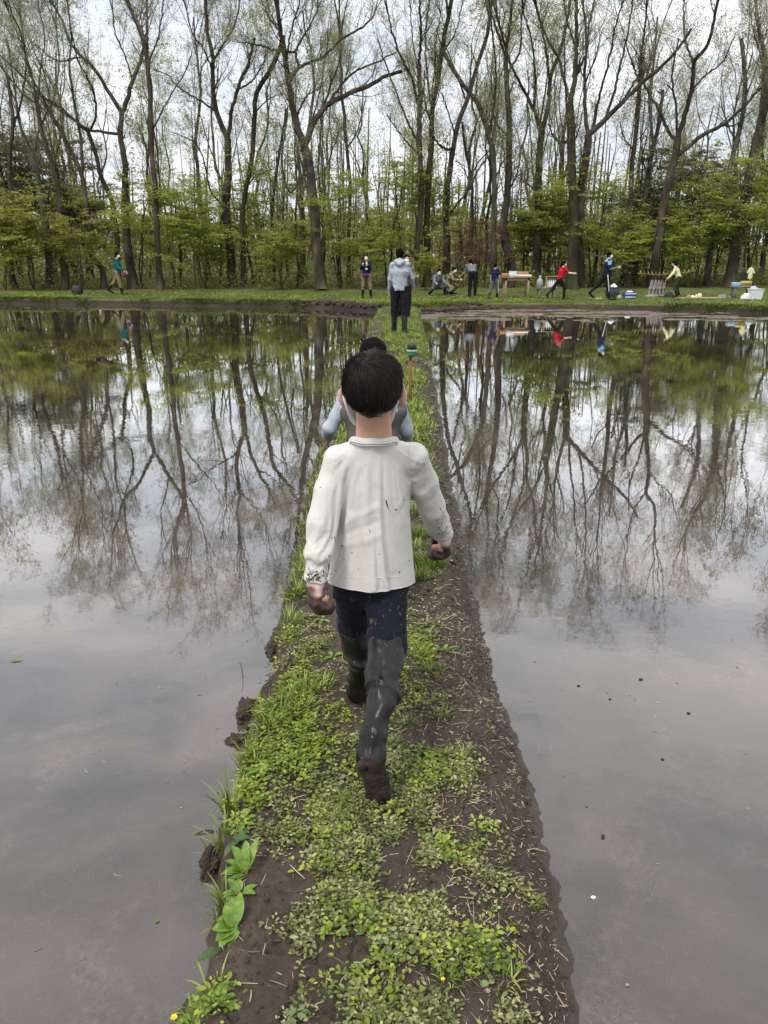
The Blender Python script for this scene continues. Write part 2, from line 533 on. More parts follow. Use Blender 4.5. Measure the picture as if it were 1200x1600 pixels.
# brown mats of mud and rotting weed just under the surface, in patches with a ragged texture
pt = n.new('ShaderNodeTexNoise'); pt.inputs['Scale'].default_value = 2.6; pt.inputs['Detail'].default_value = 6; pt.inputs['Roughness'].default_value = .65; pt.inputs['Distortion'].default_value = .8
l.new(tc.outputs['Object'], pt.inputs['Vector'])
pm = n.new('ShaderNodeMapRange'); pm.inputs[1].default_value = .52; pm.inputs[2].default_value = .66; l.new(pt.outputs['Fac'], pm.inputs[0])
ft = n.new('ShaderNodeTexNoise'); ft.inputs['Scale'].default_value = 26; ft.inputs['Detail'].default_value = 6; ft.inputs['Roughness'].default_value = .75; ft.inputs['Distortion'].default_value = 1.5
l.new(tc.outputs['Object'], ft.inputs['Vector'])
fr2 = n.new('ShaderNodeValToRGB'); fr2.color_ramp.elements[0].position = .36; fr2.color_ramp.elements[0].color = (.060, .044, .038, 1); fr2.color_ramp.elements[1].position = .64; fr2.color_ramp.elements[1].color = (.235, .165, .135, 1)
l.new(ft.outputs['Fac'], fr2.inputs[0])
pmm = n.new('ShaderNodeMath'); pmm.operation = 'MULTIPLY'; pmm.inputs[1].default_value = .75; l.new(pm.outputs[0], pmm.inputs[0])
mm_ = n.new('ShaderNodeMix'); mm_.data_type = 'RGBA'; l.new(pmm.outputs[0], mm_.inputs[0]); l.new(rp.outputs[0], mm_.inputs[6]); l.new(fr2.outputs[0], mm_.inputs[7]); l.new(mm_.outputs[2], df.inputs[0])
body = n.new('ShaderNodeMixShader'); 
mk = n.new('ShaderNodeMapRange'); mk.inputs[1].default_value = .35; mk.inputs[2].default_value = .65
mk.inputs[3].default_value = .40; mk.inputs[4].default_value = .72
l.new(murk.outputs['Fac'], mk.inputs[0]); l.new(mk.outputs[0], body.inputs[0])
l.new(tr.outputs[0], body.inputs[1]); l.new(df.outputs[0], body.inputs[2])
fr = n.new('ShaderNodeFresnel'); fr.inputs['IOR'].default_value = 1.62
mixs = n.new('ShaderNodeMixShader')
fm = n.new('ShaderNodeMapRange'); fm.inputs[1].default_value = .058; fm.inputs[2].default_value = .42; fm.inputs[3].default_value = .050; fm.inputs[4].default_value = .88
l.new(fr.outputs[0], fm.inputs[0]); l.new(fm.outputs[0], mixs.inputs[0]); l.new(body.outputs[0], mixs.inputs[1]); l.new(gl.outputs[0], mixs.inputs[2])
l.new(mixs.outputs[0], o_.inputs[0])
mp = n.new('ShaderNodeMapping'); mp.inputs['Scale'].default_value = (1.0, 1.0, 1.0)
l.new(tc.outputs['Object'], mp.inputs[0])
w1 = n.new('ShaderNodeTexNoise'); w1.inputs['Scale'].default_value = 7.0; w1.inputs['Detail'].default_value = 3; w1.inputs['Roughness'].default_value = .5
l.new(mp.outputs[0], w1.inputs['Vector'])
w2 = n.new('ShaderNodeTexNoise'); w2.inputs['Scale'].default_value = .35; w2.inputs['Detail'].default_value = 2
l.new(tc.outputs['Object'], w2.inputs['Vector'])
wm = n.new('ShaderNodeMapRange'); wm.inputs[1].default_value = .42; wm.inputs[2].default_value = .62; wm.inputs[3].default_value = .03; wm.inputs[4].default_value = .20
l.new(w2.outputs['Fac'], wm.inputs[0])
bp = n.new('ShaderNodeBump'); bp.inputs['Distance'].default_value = .0042
l.new(wm.outputs[0], bp.inputs['Strength']); l.new(w1.outputs['Fac'], bp.inputs['Height'])
l.new(bp.outputs[0], gl.inputs['Normal']); l.new(bp.outputs[0], fr.inputs['Normal'])

water = MB().add([(-120, -25, 0), (120, -25, 0), (120, 40, 0), (-120, 40, 0)], [(0, 1, 2, 3)]).build('water', m_water, attr=False)
tag(water, kind='structure')

# the dyke between the paddies: its two waterlines in the photograph, dropped onto the water level
EL = np.array([G(*p) for p in ((292, 1640), (318, 1560), (348, 1480), (356, 1400), (350, 1350), (368, 1280), (388, 1200), (402, 1130), (418, 1080), (432, 1030), (441, 985), (455, 930),
               (468, 870), (478, 815), (490, 750), (508, 690), (528, 630), (552, 575), (573, 530), (585, 502), (590, 492), (596, 482))])
ER = np.array([G(*p) for p in ((908, 1640), (897, 1590), (866, 1420), (842, 1310), (822, 1230), (790, 1110), (760, 990), (738, 900), (716, 800), (697, 700), (683, 620), (671, 555), (662, 515), (658, 497), (659, 490), (662, 481))])
def xl(y): return np.interp(y, EL[:, 1], EL[:, 0], left=EL[0, 0])
def xr(y): return np.interp(y, ER[:, 1], ER[:, 0], left=ER[0, 0])
BARE = [G(x, y, .14) for x, y in ((400, 1290), (395, 1420), (405, 1480), (420, 1570), (700, 1270), (560, 1500), (590, 1385), (690, 1400), (470, 1060), (520, 1090), (700, 1130), (790, 1400), (820, 1500), (700, 1000), (440, 1210))]
def dyke_h(x, y):
    L, R = xl(y), xr(y)
    w = R - L
    wob = .018 * vnoise(y * 3.1, y * 0, seed=3) + .018 * vnoise(y * 11, y * 0, seed=4)
    dl = x - L + wob + .015 * vnoise(x * 25, y * 25, seed=9)
    dr = R - x + .010 * vnoise(x * 30, y * 30, seed=5) + .012 * vnoise(y * 6, y * 0, seed=6) + .016 * vnoise(y * 2.2, y * 0, seed=7)
    h = .145 * sstep(-.035, .06, dl) * (sstep(-.035, .12 + .03 * w, dr) * .75 + .25 * sstep(-.01, .28, dr))
    h = h - .03 * sstep(.03, -.12, dl) - .03 * sstep(.03, -.12, dr)
    big = .018 * fbm(x * 3.3, y * 2.6, o=3, seed=12)
    med = .016 * fbm(x * 16, y * 16, o=4, seed=22)
    fine = .0060 * fbm(x * 70, y * 70, o=3, seed=32)
    top = sstep(0, .08, dl) * sstep(0, .06, dr)
    wx, wy = x + .03 * vnoise(x * 8, y * 8, seed=41), y + .03 * vnoise(x * 8, y * 8, seed=42)
    e = voronoi_edge(wx * 9 + 1.5 * vnoise(x * 5, y * 5, seed=44), wy * 8, seed=51)
    msk = sstep(.10, .45, vnoise(x * 3.1, y * 2.2, seed=52))
    for b in BARE[:4]: msk = np.maximum(msk, sstep(.16, .05, np.hypot(x - b[0], y - b[1])))
    crack = -.016 * sstep(.055, .0, e) * msk * top * sstep(-.3, .3, vnoise(x * 12, y * 12, seed=45) + .1)
    e2 = voronoi_edge(wx * 17, wy * 15, seed=61)
    crack2 = -.005 * sstep(.10, .0, e2) * top * sstep(.0, .4, vnoise(x * 7, y * 7, seed=46))
    return h + (big + med) * (.35 + .65 * top) + fine + crack + crack2 - .006
ys = [-2.0]
while ys[-1] < 28.5:
    y = ys[-1]
    ys.append(y + (.25 if y < .8 else .0065 + .0042 * max(0, y - 1.1) ** 1.35))
ys = np.array(ys)
us = np.concatenate([np.linspace(-.16, 1.14, 190)])
Yg = np.repeat(ys[:, None], len(us), 1)
Xg = xl(Yg) + (xr(Yg) - xl(Yg)) * us[None, :]
Zg = dyke_h(Xg, Yg)
ny_, nx_ = Yg.shape
ii = (np.arange(ny_ - 1)[:, None] * nx_ + np.arange(nx_ - 1)[None, :])
dyke = MB().add(np.stack([Xg, Yg, Zg], -1).reshape(-1, 3), np.stack([ii, ii + 1, ii + nx_ + 1, ii + nx_], -1).reshape(-1, 4)).build('path', m_soil, attr=False)
tag(dyke, kind='structure')

# clods slumped into the water along the left edge
def clod(px, py, r, flatk=.5, sd=0, name='mud_clod', label='dark clod of mud slumped into the left paddy'):
    c = G(px, py, 0.0)
    u = np.linspace(0, 2 * np.pi, 80, endpoint=False); v = np.linspace(0.02, np.pi - .02, 44)
    Uu, Vv = np.meshgrid(u, v)
    X, Yy, Z = np.cos(Uu) * np.sin(Vv), np.sin(Uu) * np.sin(Vv), np.cos(Vv)
    k = 1 + .75 * fbm(X * 2.2 + sd, Yy * 2.2, Z * 2.2, 4, seed=sd, g=.7) + .22 * fbm(X * 8, Yy * 8, Z * 8, 3, seed=sd + 5)
    V = np.stack([X * k * r[0], Yy * k * r[1], Z * k * r[2]], -1).reshape(-1, 3)
    Q = [(a * 80 + i, (a + 1) * 80 + i, (a + 1) * 80 + (i + 1) % 80, a * 80 + (i + 1) % 80) for a in range(43) for i in range(80)]
    o = MB().add(V + c, Q).build(name, m_soil, origin=c - np.array((0, 0, r[2])), attr=False)
    return tag(o, label, 'clod', 'mud clods along the edge of the path')
clod(392, 1118, (.060, .075, .050), sd=1, label='largest mud clod, beside the bright grass behind the lifted boot')
clod(378, 1158, (.055, .035, .022), sd=2, label='flat low mud clod just in front of the largest clod')
clod(333, 1350, (.035, .055, .045), sd=3, label='knobbly mud clod at the foot of the strap leaved plant')
clod(314, 1585, (.045, .040, .022), sd=4, label='crumbled mud clod near the yellow flower')
clod(436, 1010, (.05, .12, .035), sd=6, label='long mud clod below the gloved left hand')
clod(505, 690, (.07, .10, .04), sd=7, label='dark mud clod beside the elbow of the child in the vest')

# paddy bed: soft mud a hand below the surface, lumps near the near edges, bare flats at the far right
def bed_h(x, y):
    z = -.042 + .022 * fbm(x * 1.1, y * 1.1, o=4, seed=71) + .022 * fbm(x * 6, y * 6, o=4, seed=72)
    far = sstep(19.5, 22.5, y) * sstep(.4, 1.4, x)
    return z + far * (.034 + .050 * fbm(x * .7 + 3, y * 3.0, o=4, seed=73)) 
def sheet(xs, ysv, fn, name, mat, kind='structure'):
    X, Y = np.meshgrid(xs, ysv)
    Z = fn(X, Y)
    nn = len(xs); i0 = (np.arange(len(ysv) - 1)[:, None] * nn + np.arange(nn - 1)[None, :])
    o = MB().add(np.stack([X, Y, Z], -1).reshape(-1, 3), np.stack([i0, i0 + 1, i0 + nn + 1, i0 + nn], -1).reshape(-1, 4)).build(name, mat, attr=False)
    return tag(o, kind=kind)
xs = np.concatenate([[-120, -60, -30], np.linspace(-16, -3, 60), np.linspace(-2.95, 3, 260), np.linspace(3.06, 16, 190), [30, 60, 120]])
yv = np.concatenate([[-25, -10, -3, 0], np.linspace(.5, 4, 180), np.linspace(4.05, 18, 120), np.linspace(18.05, 30, 200), [32, 40]])
sheet(xs, yv, bed_h, 'paddy_bed_ground', m_bed)

# far bank and the forest floor behind it
EB = np.array([G(*p) for p in ((-500, 468), (0, 474.5), (200, 476.5), (400, 479), (520, 482), (588, 488), (655, 488), (760, 485), (900, 484), (1014, 485), (1100, 487), (1200, 491), (1700, 515))])
def edge(x): return np.interp(x, EB[:, 0], EB[:, 1])
def bank_h(x, y):
    v = y - edge(x) + .10 * fbm(x * 1.6, y * 0, o=4, seed=81)
    right = sstep(.6, 1.6, x)
    mudr = sstep(.5, 1.2, x) * sstep(8.6, 7.2, x)
    rough = .5 + sstep(2.5, .3, np.abs(x - 1.0)) * 2
    face = sstep(-.02, .14, v) * .19
    faceR = sstep(-.02, .10, v) * .04 + sstep(.25, .60, v + .25 * fbm(x * 2.2, y * 1.5, o=3, seed=84)) * .16
    z = face * (1 - mudr) + faceR * mudr
    z = z + .02 * np.clip(v - 1, 0, 12) * .35 + .025 * np.clip(v - 8, 0, 60) * .6
    z = z + .02 * rough * fbm(x * 2.5, y * 2.5, o=4, seed=82) * sstep(0, .3, v) + .12 * fbm(x * .25, y * .25, o=3, seed=83) * sstep(9, 16, v)
    return z - .12 * sstep(.05, -.25, v)
vs = np.concatenate([[-.5, -.25, -.12, -.05], np.linspace(0, 1.4, 48), np.linspace(1.5, 9, 70), np.linspace(9.5, 40, 60), [50, 70, 100, 160, 300, 700]])
xs = np.concatenate([[-700, -300, -120, -60, -40], np.linspace(-28, -16, 30), np.linspace(-15.9, 16, 420), np.linspace(16.2, 28, 30), [40, 60, 120, 300, 700]])
X, V_ = np.meshgrid(xs, vs)
Y = edge(X) + V_
Z = bank_h(X, Y)
nn = len(xs); i0 = (np.arange(len(vs) - 1)[:, None] * nn + np.arange(nn - 1)[None, :])
bankg = MB().add(np.stack([X, Y, Z], -1).reshape(-1, 3), np.stack([i0, i0 + 1, i0 + nn + 1, i0 + nn], -1).reshape(-1, 4)).build('ground', None, attr=False)
tag(bankg, kind='structure')
# bare earth face near the water, grass and leaf litter above: by height
mb_ = bpy.data.materials.new('bank'); mb_.use_nodes = True
n, l = mb_.node_tree.nodes, mb_.node_tree.links
b = n['Principled BSDF']; b.inputs['Roughness'].default_value = .92; b.inputs['Specular IOR Level'].default_value = .15
tc = n.new('ShaderNodeTexCoord'); sp = n.new('ShaderNodeSeparateXYZ'); l.new(tc.outputs['Object'], sp.inputs[0])
n1 = n.new('ShaderNodeTexNoise'); n1.inputs['Scale'].default_value = 1.1; n1.inputs['Detail'].default_value = 8; n1.inputs['Roughness'].default_value = .65
l.new(tc.outputs['Object'], n1.inputs['Vector'])
def ramp(stops, src):
    r = n.new('ShaderNodeValToRGB')
    while len(r.color_ramp.elements) < len(stops): r.color_ramp.elements.new(.5)
    for e, (p, c) in zip(r.color_ramp.elements, stops): e.position = p; e.color = (*c, 1)
    l.new(src, r.inputs[0]); return r.outputs[0]
dirt = ramp([(.3, (.022, .017, .013)), (.7, (.060, .046, .035))], n1.outputs['Fac'])
grass_c = ramp([(.3, (.050, .065, .016)), (.5, (.085, .110, .024)), (.72, (.15, .135, .075))], n1.outputs['Fac'])
litter = ramp([(.3, (.075, .070, .032)), (.5, (.13, .125, .055)), (.7, (.16, .175, .06))], n1.outputs['Fac'])
mr = n.new('ShaderNodeMapRange'); mr.inputs[1].default_value = .125; mr.inputs[2].default_value = .18; l.new(sp.outputs['Z'], mr.inputs[0])
mx = n.new('ShaderNodeMix'); mx.data_type = 'RGBA'; l.new(mr.outputs[0], mx.inputs[0]); l.new(dirt, mx.inputs[6]); l.new(grass_c, mx.inputs[7])
mr2 = n.new('ShaderNodeMapRange'); mr2.inputs[1].default_value = 35.0; mr2.inputs[2].default_value = 38.5; l.new(sp.outputs['Y'], mr2.inputs[0])
mx2 = n.new('ShaderNodeMix'); mx2.data_type = 'RGBA'; l.new(mr2.outputs[0], mx2.inputs[0]); l.new(mx.outputs[2], mx2.inputs[6]); l.new(litter, mx2.inputs[7])
l.new(mx2.outputs[2], b.inputs['Base Color'])
n3 = n.new('ShaderNodeTexNoise'); n3.inputs['Scale'].default_value = 22; n3.inputs['Detail'].default_value = 5; l.new(tc.outputs['Object'], n3.inputs['Vector'])
bp = n.new('ShaderNodeBump'); bp.inputs['Strength'].default_value = .9; bp.inputs['Distance'].default_value = .05; l.new(n3.outputs['Fac'], bp.inputs['Height']); l.new(bp.outputs[0], b.inputs['Normal'])
bankg.data.materials.append(mb_)
def gz(x, y): return float(bank_h(np.array([x], float), np.array([y], float))[0])
# ------------------------------------------------------------------ trees
RNG = np.random.default_rng(11)
m_bark = M('bark', [(.30, (.026, .020, .015)), (.50, (.058, .046, .035)), (.72, (.13, .112, .088))], 3.0, .93, 7, bump=.6, bscale=9, bdist=.03, spec=.15, stretch=(1, 1, .35))
m_bark2 = M('mossy_bark', [(.30, (.020, .017, .011)), (.50, (.044, .040, .022)), (.72, (.085, .080, .048))], 2.4, .93, 7, bump=.6, bscale=9, bdist=.03, spec=.15, stretch=(1, 1, .35))
m_bark3 = M('pale_bark', [(.30, (.034, .030, .024)), (.50, (.072, .066, .054)), (.72, (.16, .15, .13))], 4.0, .9, 7, bump=.5, bscale=9, bdist=.02, spec=.15, stretch=(1, 1, .5))
m_twig = M('twig_bark', [(.30, (.10, .088, .06)), (.50, (.18, .16, .11)), (.72, (.28, .25, .18))], 1.0, .9, 3, spec=.1)
m_bud = M('young_leaf', [(.30, (.19, .21, .08)), (.55, (.34, .36, .15)), (.78, (.50, .51, .27))], .7, .7, 2, attr=.5, trans=.6, spec=.2)
m_bud_pink = M('pinkish_bud', [(.30, (.14, .10, .06)), (.55, (.24, .19, .11)), (.78, (.32, .28, .17))], .7, .7, 2, attr=.5, trans=.5, spec=.2)
m_maple = M('maple_leaf', [(.28, (.21, .255, .035)), (.52, (.36, .40, .07)), (.76, (.52, .53, .16))], .6, .7, 2, attr=.45, trans=.6, spec=.25)
m_maple_y = M('yellow_maple_leaf', [(.28, (.19, .205, .035)), (.52, (.33, .335, .065)), (.76, (.48, .46, .13))], .6, .7, 2, attr=.45, trans=.6, spec=.25)
m_red = M('red_maple_leaf', [(.30, (.14, .05, .034)), (.6, (.27, .11, .07)), (.8, (.36, .20, .12))], .6, .6, 2, attr=.5, trans=.35, spec=.25)
m_grey_needle = M('drab_needle', [(.30, (.11, .11, .055)), (.55, (.19, .18, .10)), (.78, (.28, .26, .16))], .9, .8, 2, attr=.5, trans=.5, spec=.15)
m_under = M('undergrowth_leaf', [(.28, (.17, .18, .055)), (.55, (.30, .31, .10)), (.78, (.42, .41, .19))], .5, .8, 3, attr=.5, trans=.5, spec=.15)

def children(PP, RR, n, lo, hi, ang, up, K, rr, tmin, tmax, wander, rng, rend=.25, rmin=.003, lenpow=0.0, flatz=0.0):
    """n branches from each polyline of PP: random origin, angle off the parent, upward pull, random walk."""
    N, Kp, _ = PP.shape
    par = np.repeat(np.arange(N), n); m = len(par)
    t = tmin + (tmax - tmin) * rng.random(m)
    f = t * (Kp - 1); i = np.minimum(f.astype(int), Kp - 2); w = (f - i)[:, None]
    A = PP[par, i] * (1 - w) + PP[par, i + 1] * w
    T = nrm(PP[par, i + 1] - PP[par, i])
    r0 = (RR[par, i] * (1 - w[:, 0]) + RR[par, i + 1] * w[:, 0])
    rnd = rng.normal(size=(m, 3)); side = nrm(np.cross(T, rnd))
    a = np.radians(ang[0] + (ang[1] - ang[0]) * rng.random(m))[:, None]
    D = T * np.cos(a) + side * np.sin(a)
    D[:, 2] = D[:, 2] * (1 - flatz) + up
    D = nrm(D)
    L = (lo + (hi - lo) * rng.random(m)) * (1 - lenpow * t)
    out = np.empty((m, K, 3)); out[:, 0] = A
    st = (L / (K - 1))[:, None]
    for k in range(1, K):
        D = nrm(D + rng.normal(size=(m, 3)) * wander + np.array((0, 0, up * .25)))
        out[:, k] = out[:, k - 1] + D * st
    R0 = np.maximum(r0 * rr * (.7 + .3 * rng.random(m)), rmin)
    R = R0[:, None] * np.linspace(1, rend, K)[None, :]
    return out, np.maximum(R, rmin * .6)

def leaf_quads(C, size, rng, flatz=0.0, asp=.62, normal_up=0.0):
    """one small diamond leaf per point"""
    m = len(C)
    A = rng.normal(size=(m, 3)); A[:, 2] *= (1 - flatz); A = nrm(A)
    B = rng.normal(size=(m, 3)); B[:, 2] *= (1 - flatz); B = nrm(np.cross(A, nrm(np.cross(A, B))))
    s = (size[0] + (size[1] - size[0]) * rng.random(m))[:, None]
    V = np.stack([C - A * s, C + B * s * asp, C + A * s, C - B * s * asp], 1).reshape(-1, 3)
    Q = np.arange(m * 4).reshape(-1, 4)
    return V, Q, np.repeat(rng.random(m), 4)

def twigs_and_leaves(bPP, bRR, rng, scale=1.0, dens=1.0, leaf=(.022, .042), leaf_n=2.0, fine=True):
    """wood: secondary and tertiary branches; crown: fine twigs with opening leaves"""
    wood, crown = [], []
    p2, r2 = children(bPP, bRR, max(1, int(9 * dens)), 1.2 * scale, 3.0 * scale, (28, 62), .30, 8, .42, .25, 1.0, .15, rng, .22, .005, .35)
    wood.append((p2, r2, 5))
    p3, r3 = children(p2, r2, 8, .5 * scale, 1.5 * scale, (25, 65), .16, 6, .55, .15, 1.0, .20, rng, .3, .0033, .3)
    crown.append((p3, r3, 3))
    p4, r4 = children(p3, r3, 3, .22 * scale, .65 * scale, (25, 65), .15, 4, .6, .1, 1.0, .2, rng, .5, .0023)
    crown.append((p4, r4, 3))
    ends = np.concatenate([p4[:, 1:].reshape(-1, 3), p3[:, 3:].reshape(-1, 3)])
    k = int(len(ends) * leaf_n * 1.15)
    c = ends[rng.integers(0, len(ends), k)] + rng.normal(size=(k, 3)) * .05
    # leaves open in patches, not evenly
    keep = fbm(c[:, 0] * .9, c[:, 1] * .9, c[:, 2] * .9, 2, seed=5) > -.18
    return wood, crown, c[keep]

def link_tree(root, wood, crown, leaves, bark, leafm, base, rng, leafsize, flatz=0.0):
    mb = MB()
    for p, r, s in wood:
        V, Q = tubes(p, r, s); mb.add(V, Q)
    mb.build('trunk', bark, root, True, base)
    mc = MB()
    for p, r, s in crown:
        V, Q = tubes(p, r, s); mc.add(V, Q, a=.5)
    nq = sum(len(q) for q in mc.q)
    V, Q, a = leaf_quads(leaves, leafsize, rng, flatz)
    o = mc.add(V, Q, a=a).build('crown', m_twig, root, True, base)      # fine twigs and their opening leaves
    o.data.materials.append(leafm)
    o.data.polygons.foreach_set('material_index', (np.arange(nq + len(Q)) >= nq).astype(np.int32))

def main_tree(D, base_x, limbs, label, name='tall_tree', bark=None, leafm=None, dens=1.0, leaf_n=1.6, sd=0, group='tall bare trees along the far bank'):
    """limbs: [(width px at start, width px at end, [(x, y), ...]), ...]; the first is the trunk"""
    rng = np.random.default_rng(100 + sd); D = D + 3.2
    bx = P(base_x, 455, D)[0]
    base = np.array((bx, D, gz(bx, D) - .05))
    px_all, dd_all = [], []
    PPs, RRs, wood, crown = [], [], [], []
    for li, (w0, w1, pts) in enumerate(limbs):
        pts = [tuple(map(float, p)) for p in pts]
        if li == 0: d0 = D
        else:
            A = np.array(px_all); k = np.argmin(((A - np.array(pts[0])) ** 2).sum(1)); d0 = dd_all[k]
            if ((A[k] - np.array(pts[0])) ** 2).sum() < 900: pts[0] = tuple(A[k])
        drift = rng.uniform(-1, 1) * (.5 if li == 0 else 2.4)
        q = resample(pts, 26)
        L = np.linspace(0, 1, 26)
        dd = d0 + drift * L ** 1.3
        Wp = np.array([P(x, y, d) for (x, y), d in zip(q, dd)])
        if li == 0: Wp[0] = base; 
        Wp[1:-1] += rng.normal(size=(24, 3)) * .015
        rr = (w0 + (w1 - w0) * L ** .8) * dd / FPX / 2 * .88
        if li == 0: rr[:4] *= np.array((1.55, 1.25, 1.12, 1.04))
        px_all += list(map(tuple, q)); dd_all += list(dd)
        wood.append((Wp[None], rr[None], 10 if w0 > 6 else 7))
        PPs.append(Wp); RRs.append(rr)
        if pts[-1][1] < 40:                    # continues above the frame
            T = nrm(Wp[-1] - Wp[-4])
            ex, er = children(Wp[None, -6:], rr[None, -6:], 4, 3.0, 5.2, (6, 26), .5, 9, .8, .55, 1.0, .10, rng, .2, .008)
            wood.append((ex, er, 5))
            a, b2, c = twigs_and_leaves(ex, er, rng, .75, .65, leaf_n=leaf_n)
            wood += a; crown += b2; px_all and None
            PPs_leaf.append(c)
    B, Rr = np.stack(PPs), np.stack(RRs)
    # the trunk itself only carries branches in its upper part
    tb, tr_ = B[:1, 12:], Rr[:1, 12:]
    lv = []
    idx = np.linspace(0, tb.shape[1] - 1, 26).astype(int)
    Bl = np.concatenate([tb[:, idx], B[1:]]); Rl = np.concatenate([tr_[:, idx] * .6, Rr[1:]])
    Rl = np.minimum(Rl, .07)
    a, b2, c = twigs_and_leaves(Bl, Rl, rng, .85, dens, leaf_n=leaf_n)
    wood += a; crown += b2; lv = [c] + PPs_leaf[:]
    PPs_leaf.clear()
    root = empty(name, base, label=label, cat='tree', group=group)
    link_tree(root, wood, crown, np.concatenate(lv), bark or m_bark, leafm or m_bud, base, rng, (.012, .030))
    return root
PPs_leaf = []
T = main_tree
T(35, 210, [(17, 8, [(210, 457), (200, 390), (196, 330), (195, 290), (196, 265), (192, 234), (188, 216), (190, 175)]),
    (8, 4, [(190, 176), (195, 168), (207, 126), (222, 87), (222, 60), (207, 24), (195, -5)]), (7, 3, [(189, 176), (168, 141), (150, 111), (114, 72), (96, 30), (75, -5)]),
    (5, 2, [(186, 214), (162, 207), (135, 200), (105, 180), (69, 153), (40, 140)]), (3, 1.5, [(207, 126), (196, 90), (180, 50), (176, 10)]), (3, 1.5, [(150, 111), (128, 90), (90, 95), (55, 70)])],
  'tall tree with a wide fork above the walker in the green jacket', sd=1)
T(34, 250, [(11, 7, [(250, 457), (247, 400), (245, 350), (242, 300), (238, 255), (236, 210), (235, 150), (231, 105), (229, 70)]),
    (5, 3, [(229, 72), (230, 30), (229, -5)]), (5.5, 4, [(229, 72), (218, 40), (205, 15), (198, -5)]), (3, 2, [(234, 105), (245, 65), (250, 40), (256, -3)]),
    (3, 1.5, [(239, 205), (255, 170), (272, 140), (290, 110), (300, 80)]), (2.5, 1.2, [(240, 255), (225, 220), (215, 190)])],
  'slender dark straight tree between the green jacket walker and the triple stemmed tree', sd=2)
T(36, 362, [(16, 11, [(364, 457), (359, 375), (353, 330), (356, 270), (356, 216)]),
    (9, 5, [(355, 218), (347, 198), (336, 165), (332, 120), (333, 90), (324, 51), (321, -5)]), (4, 2, [(333, 90), (355, 60), (368, 35), (376, -3)]),
    (7, 4, [(357, 218), (363, 168), (372, 140), (378, 120), (388, 100), (398, 60)]), (3.5, 1.5, [(374, 140), (395, 125), (410, 100), (418, 80)]),
    (3.5, 1.5, [(336, 173), (310, 155), (280, 137), (262, 118), (240, 108)]), (3.5, 1.5, [(352, 325), (330, 300), (318, 250), (303, 222), (272, 208)]),
    (3, 1.5, [(332, 110), (320, 80), (300, 50), (290, 10)])],
  'thick tree dividing into curved limbs left of the great forked tree', sd=3)
T(35.5, 380, [(9, 7, [(381, 457), (380, 400), (377, 350), (384, 300), (392, 255), (396, 220), (398, 160), (405, 135), (420, 115), (436, 80), (442, 55)]),
    (3, 1.5, [(384, 300), (400, 275), (425, 265)]), (2.5, 1.2, [(398, 170), (420, 155), (445, 145)])],
  'thin swaying tree leaning toward the great forked tree', sd=4, bark=m_bark2)
T(33, 503, [(19, 14, [(503, 462), (499, 420), (493, 375), (493, 345), (488, 300), (485, 264), (475, 231)]),
    (12, 6, [(474, 233), (460, 180), (452, 135), (445, 90), (438, 45), (430, -5)]), (11, 5, [(477, 233), (487, 198), (502, 174), (520, 159), (550, 144), (580, 132), (601, 120), (628, 111)]),
    (6, 2.5, [(456, 125), (467, 105), (490, 95), (508, 87), (535, 60), (568, 42), (585, 22)]), (4.5, 2, [(465, 105), (462, 82), (472, 60), (487, 36), (499, 8)]),
    (4, 2, [(461, 81), (436, 80), (400, 69), (375, 66)]), (4.5, 2, [(514, 162), (529, 138), (556, 111), (592, 96), (618, 82)]),
    (4.5, 2, [(502, 172), (514, 141), (529, 99), (535, 70)]), (4, 1.8, [(463, 185), (480, 150), (505, 135)]), (3.5, 2, [(445, 95), (455, 50), (468, 5)]), (4, 1.8, [(438, 48), (420, 25), (408, -3)])],
  'great forked tree with a crooked thick trunk left of the woman holding a phone', sd=5, dens=1.15)
T(36, 470, [(9, 5, [(470, 457), (472, 400), (472, 360), (470, 300), (469, 270), (465, 235)]), (4, 2, [(470, 275), (452, 300), (440, 250), (448, 190), (450, 165)]), (3.5, 1.5, [(494, 300), (505, 270), (520, 235), (530, 205)])],
  'narrow trunk directly behind the great forked tree', sd=6, dens=.7)
T(38, 546, [(7, 4, [(546, 455), (545, 375), (547, 285), (541, 225), (536, 168), (532, 100), (530, 30)]), (3, 1.5, [(547, 290), (530, 330), (520, 345)]), (3, 1.5, [(543, 240), (560, 200), (572, 150)])],
  'slim mast like tree between the great forked tree and the man in the hoodie', sd=7, dens=.8)
T(34.5, 652, [(11, 7, [(652, 457), (651, 400), (655, 350), (659, 300), (657, 250), (655, 195), (657, 150), (655, 100)]), (5, 3, [(655, 102), (658, 50), (655, -5)]),
    (5, 2.5, [(655, 168), (643, 120), (630, 96), (616, 60), (604, 12)]), (4, 2, [(652, 222), (637, 189), (619, 144), (601, 96), (590, 60)]), (3, 1.5, [(656, 130), (646, 70), (640, 10)]), (3, 1.5, [(650, 250), (630, 215), (605, 180)])],
  'left hand trunk of the upright pair behind the man in the grey hoodie', sd=8)
T(35, 667, [(12, 6, [(667, 457), (667, 390), (667, 330), (670, 270), (674, 225), (676, 168), (683, 135), (691, 75), (700, 30), (706, -5)]),
    (4, 2, [(676, 170), (668, 120), (665, 60), (672, -3)]), (4, 2, [(675, 200), (664, 160), (663, 110)]), (3.5, 1.5, [(683, 135), (680, 80), (688, 20)]), (3, 1.5, [(690, 80), (712, 50), (722, 5)])],
  'right hand trunk of the upright pair behind the man in the grey hoodie', sd=9, bark=m_bark2)
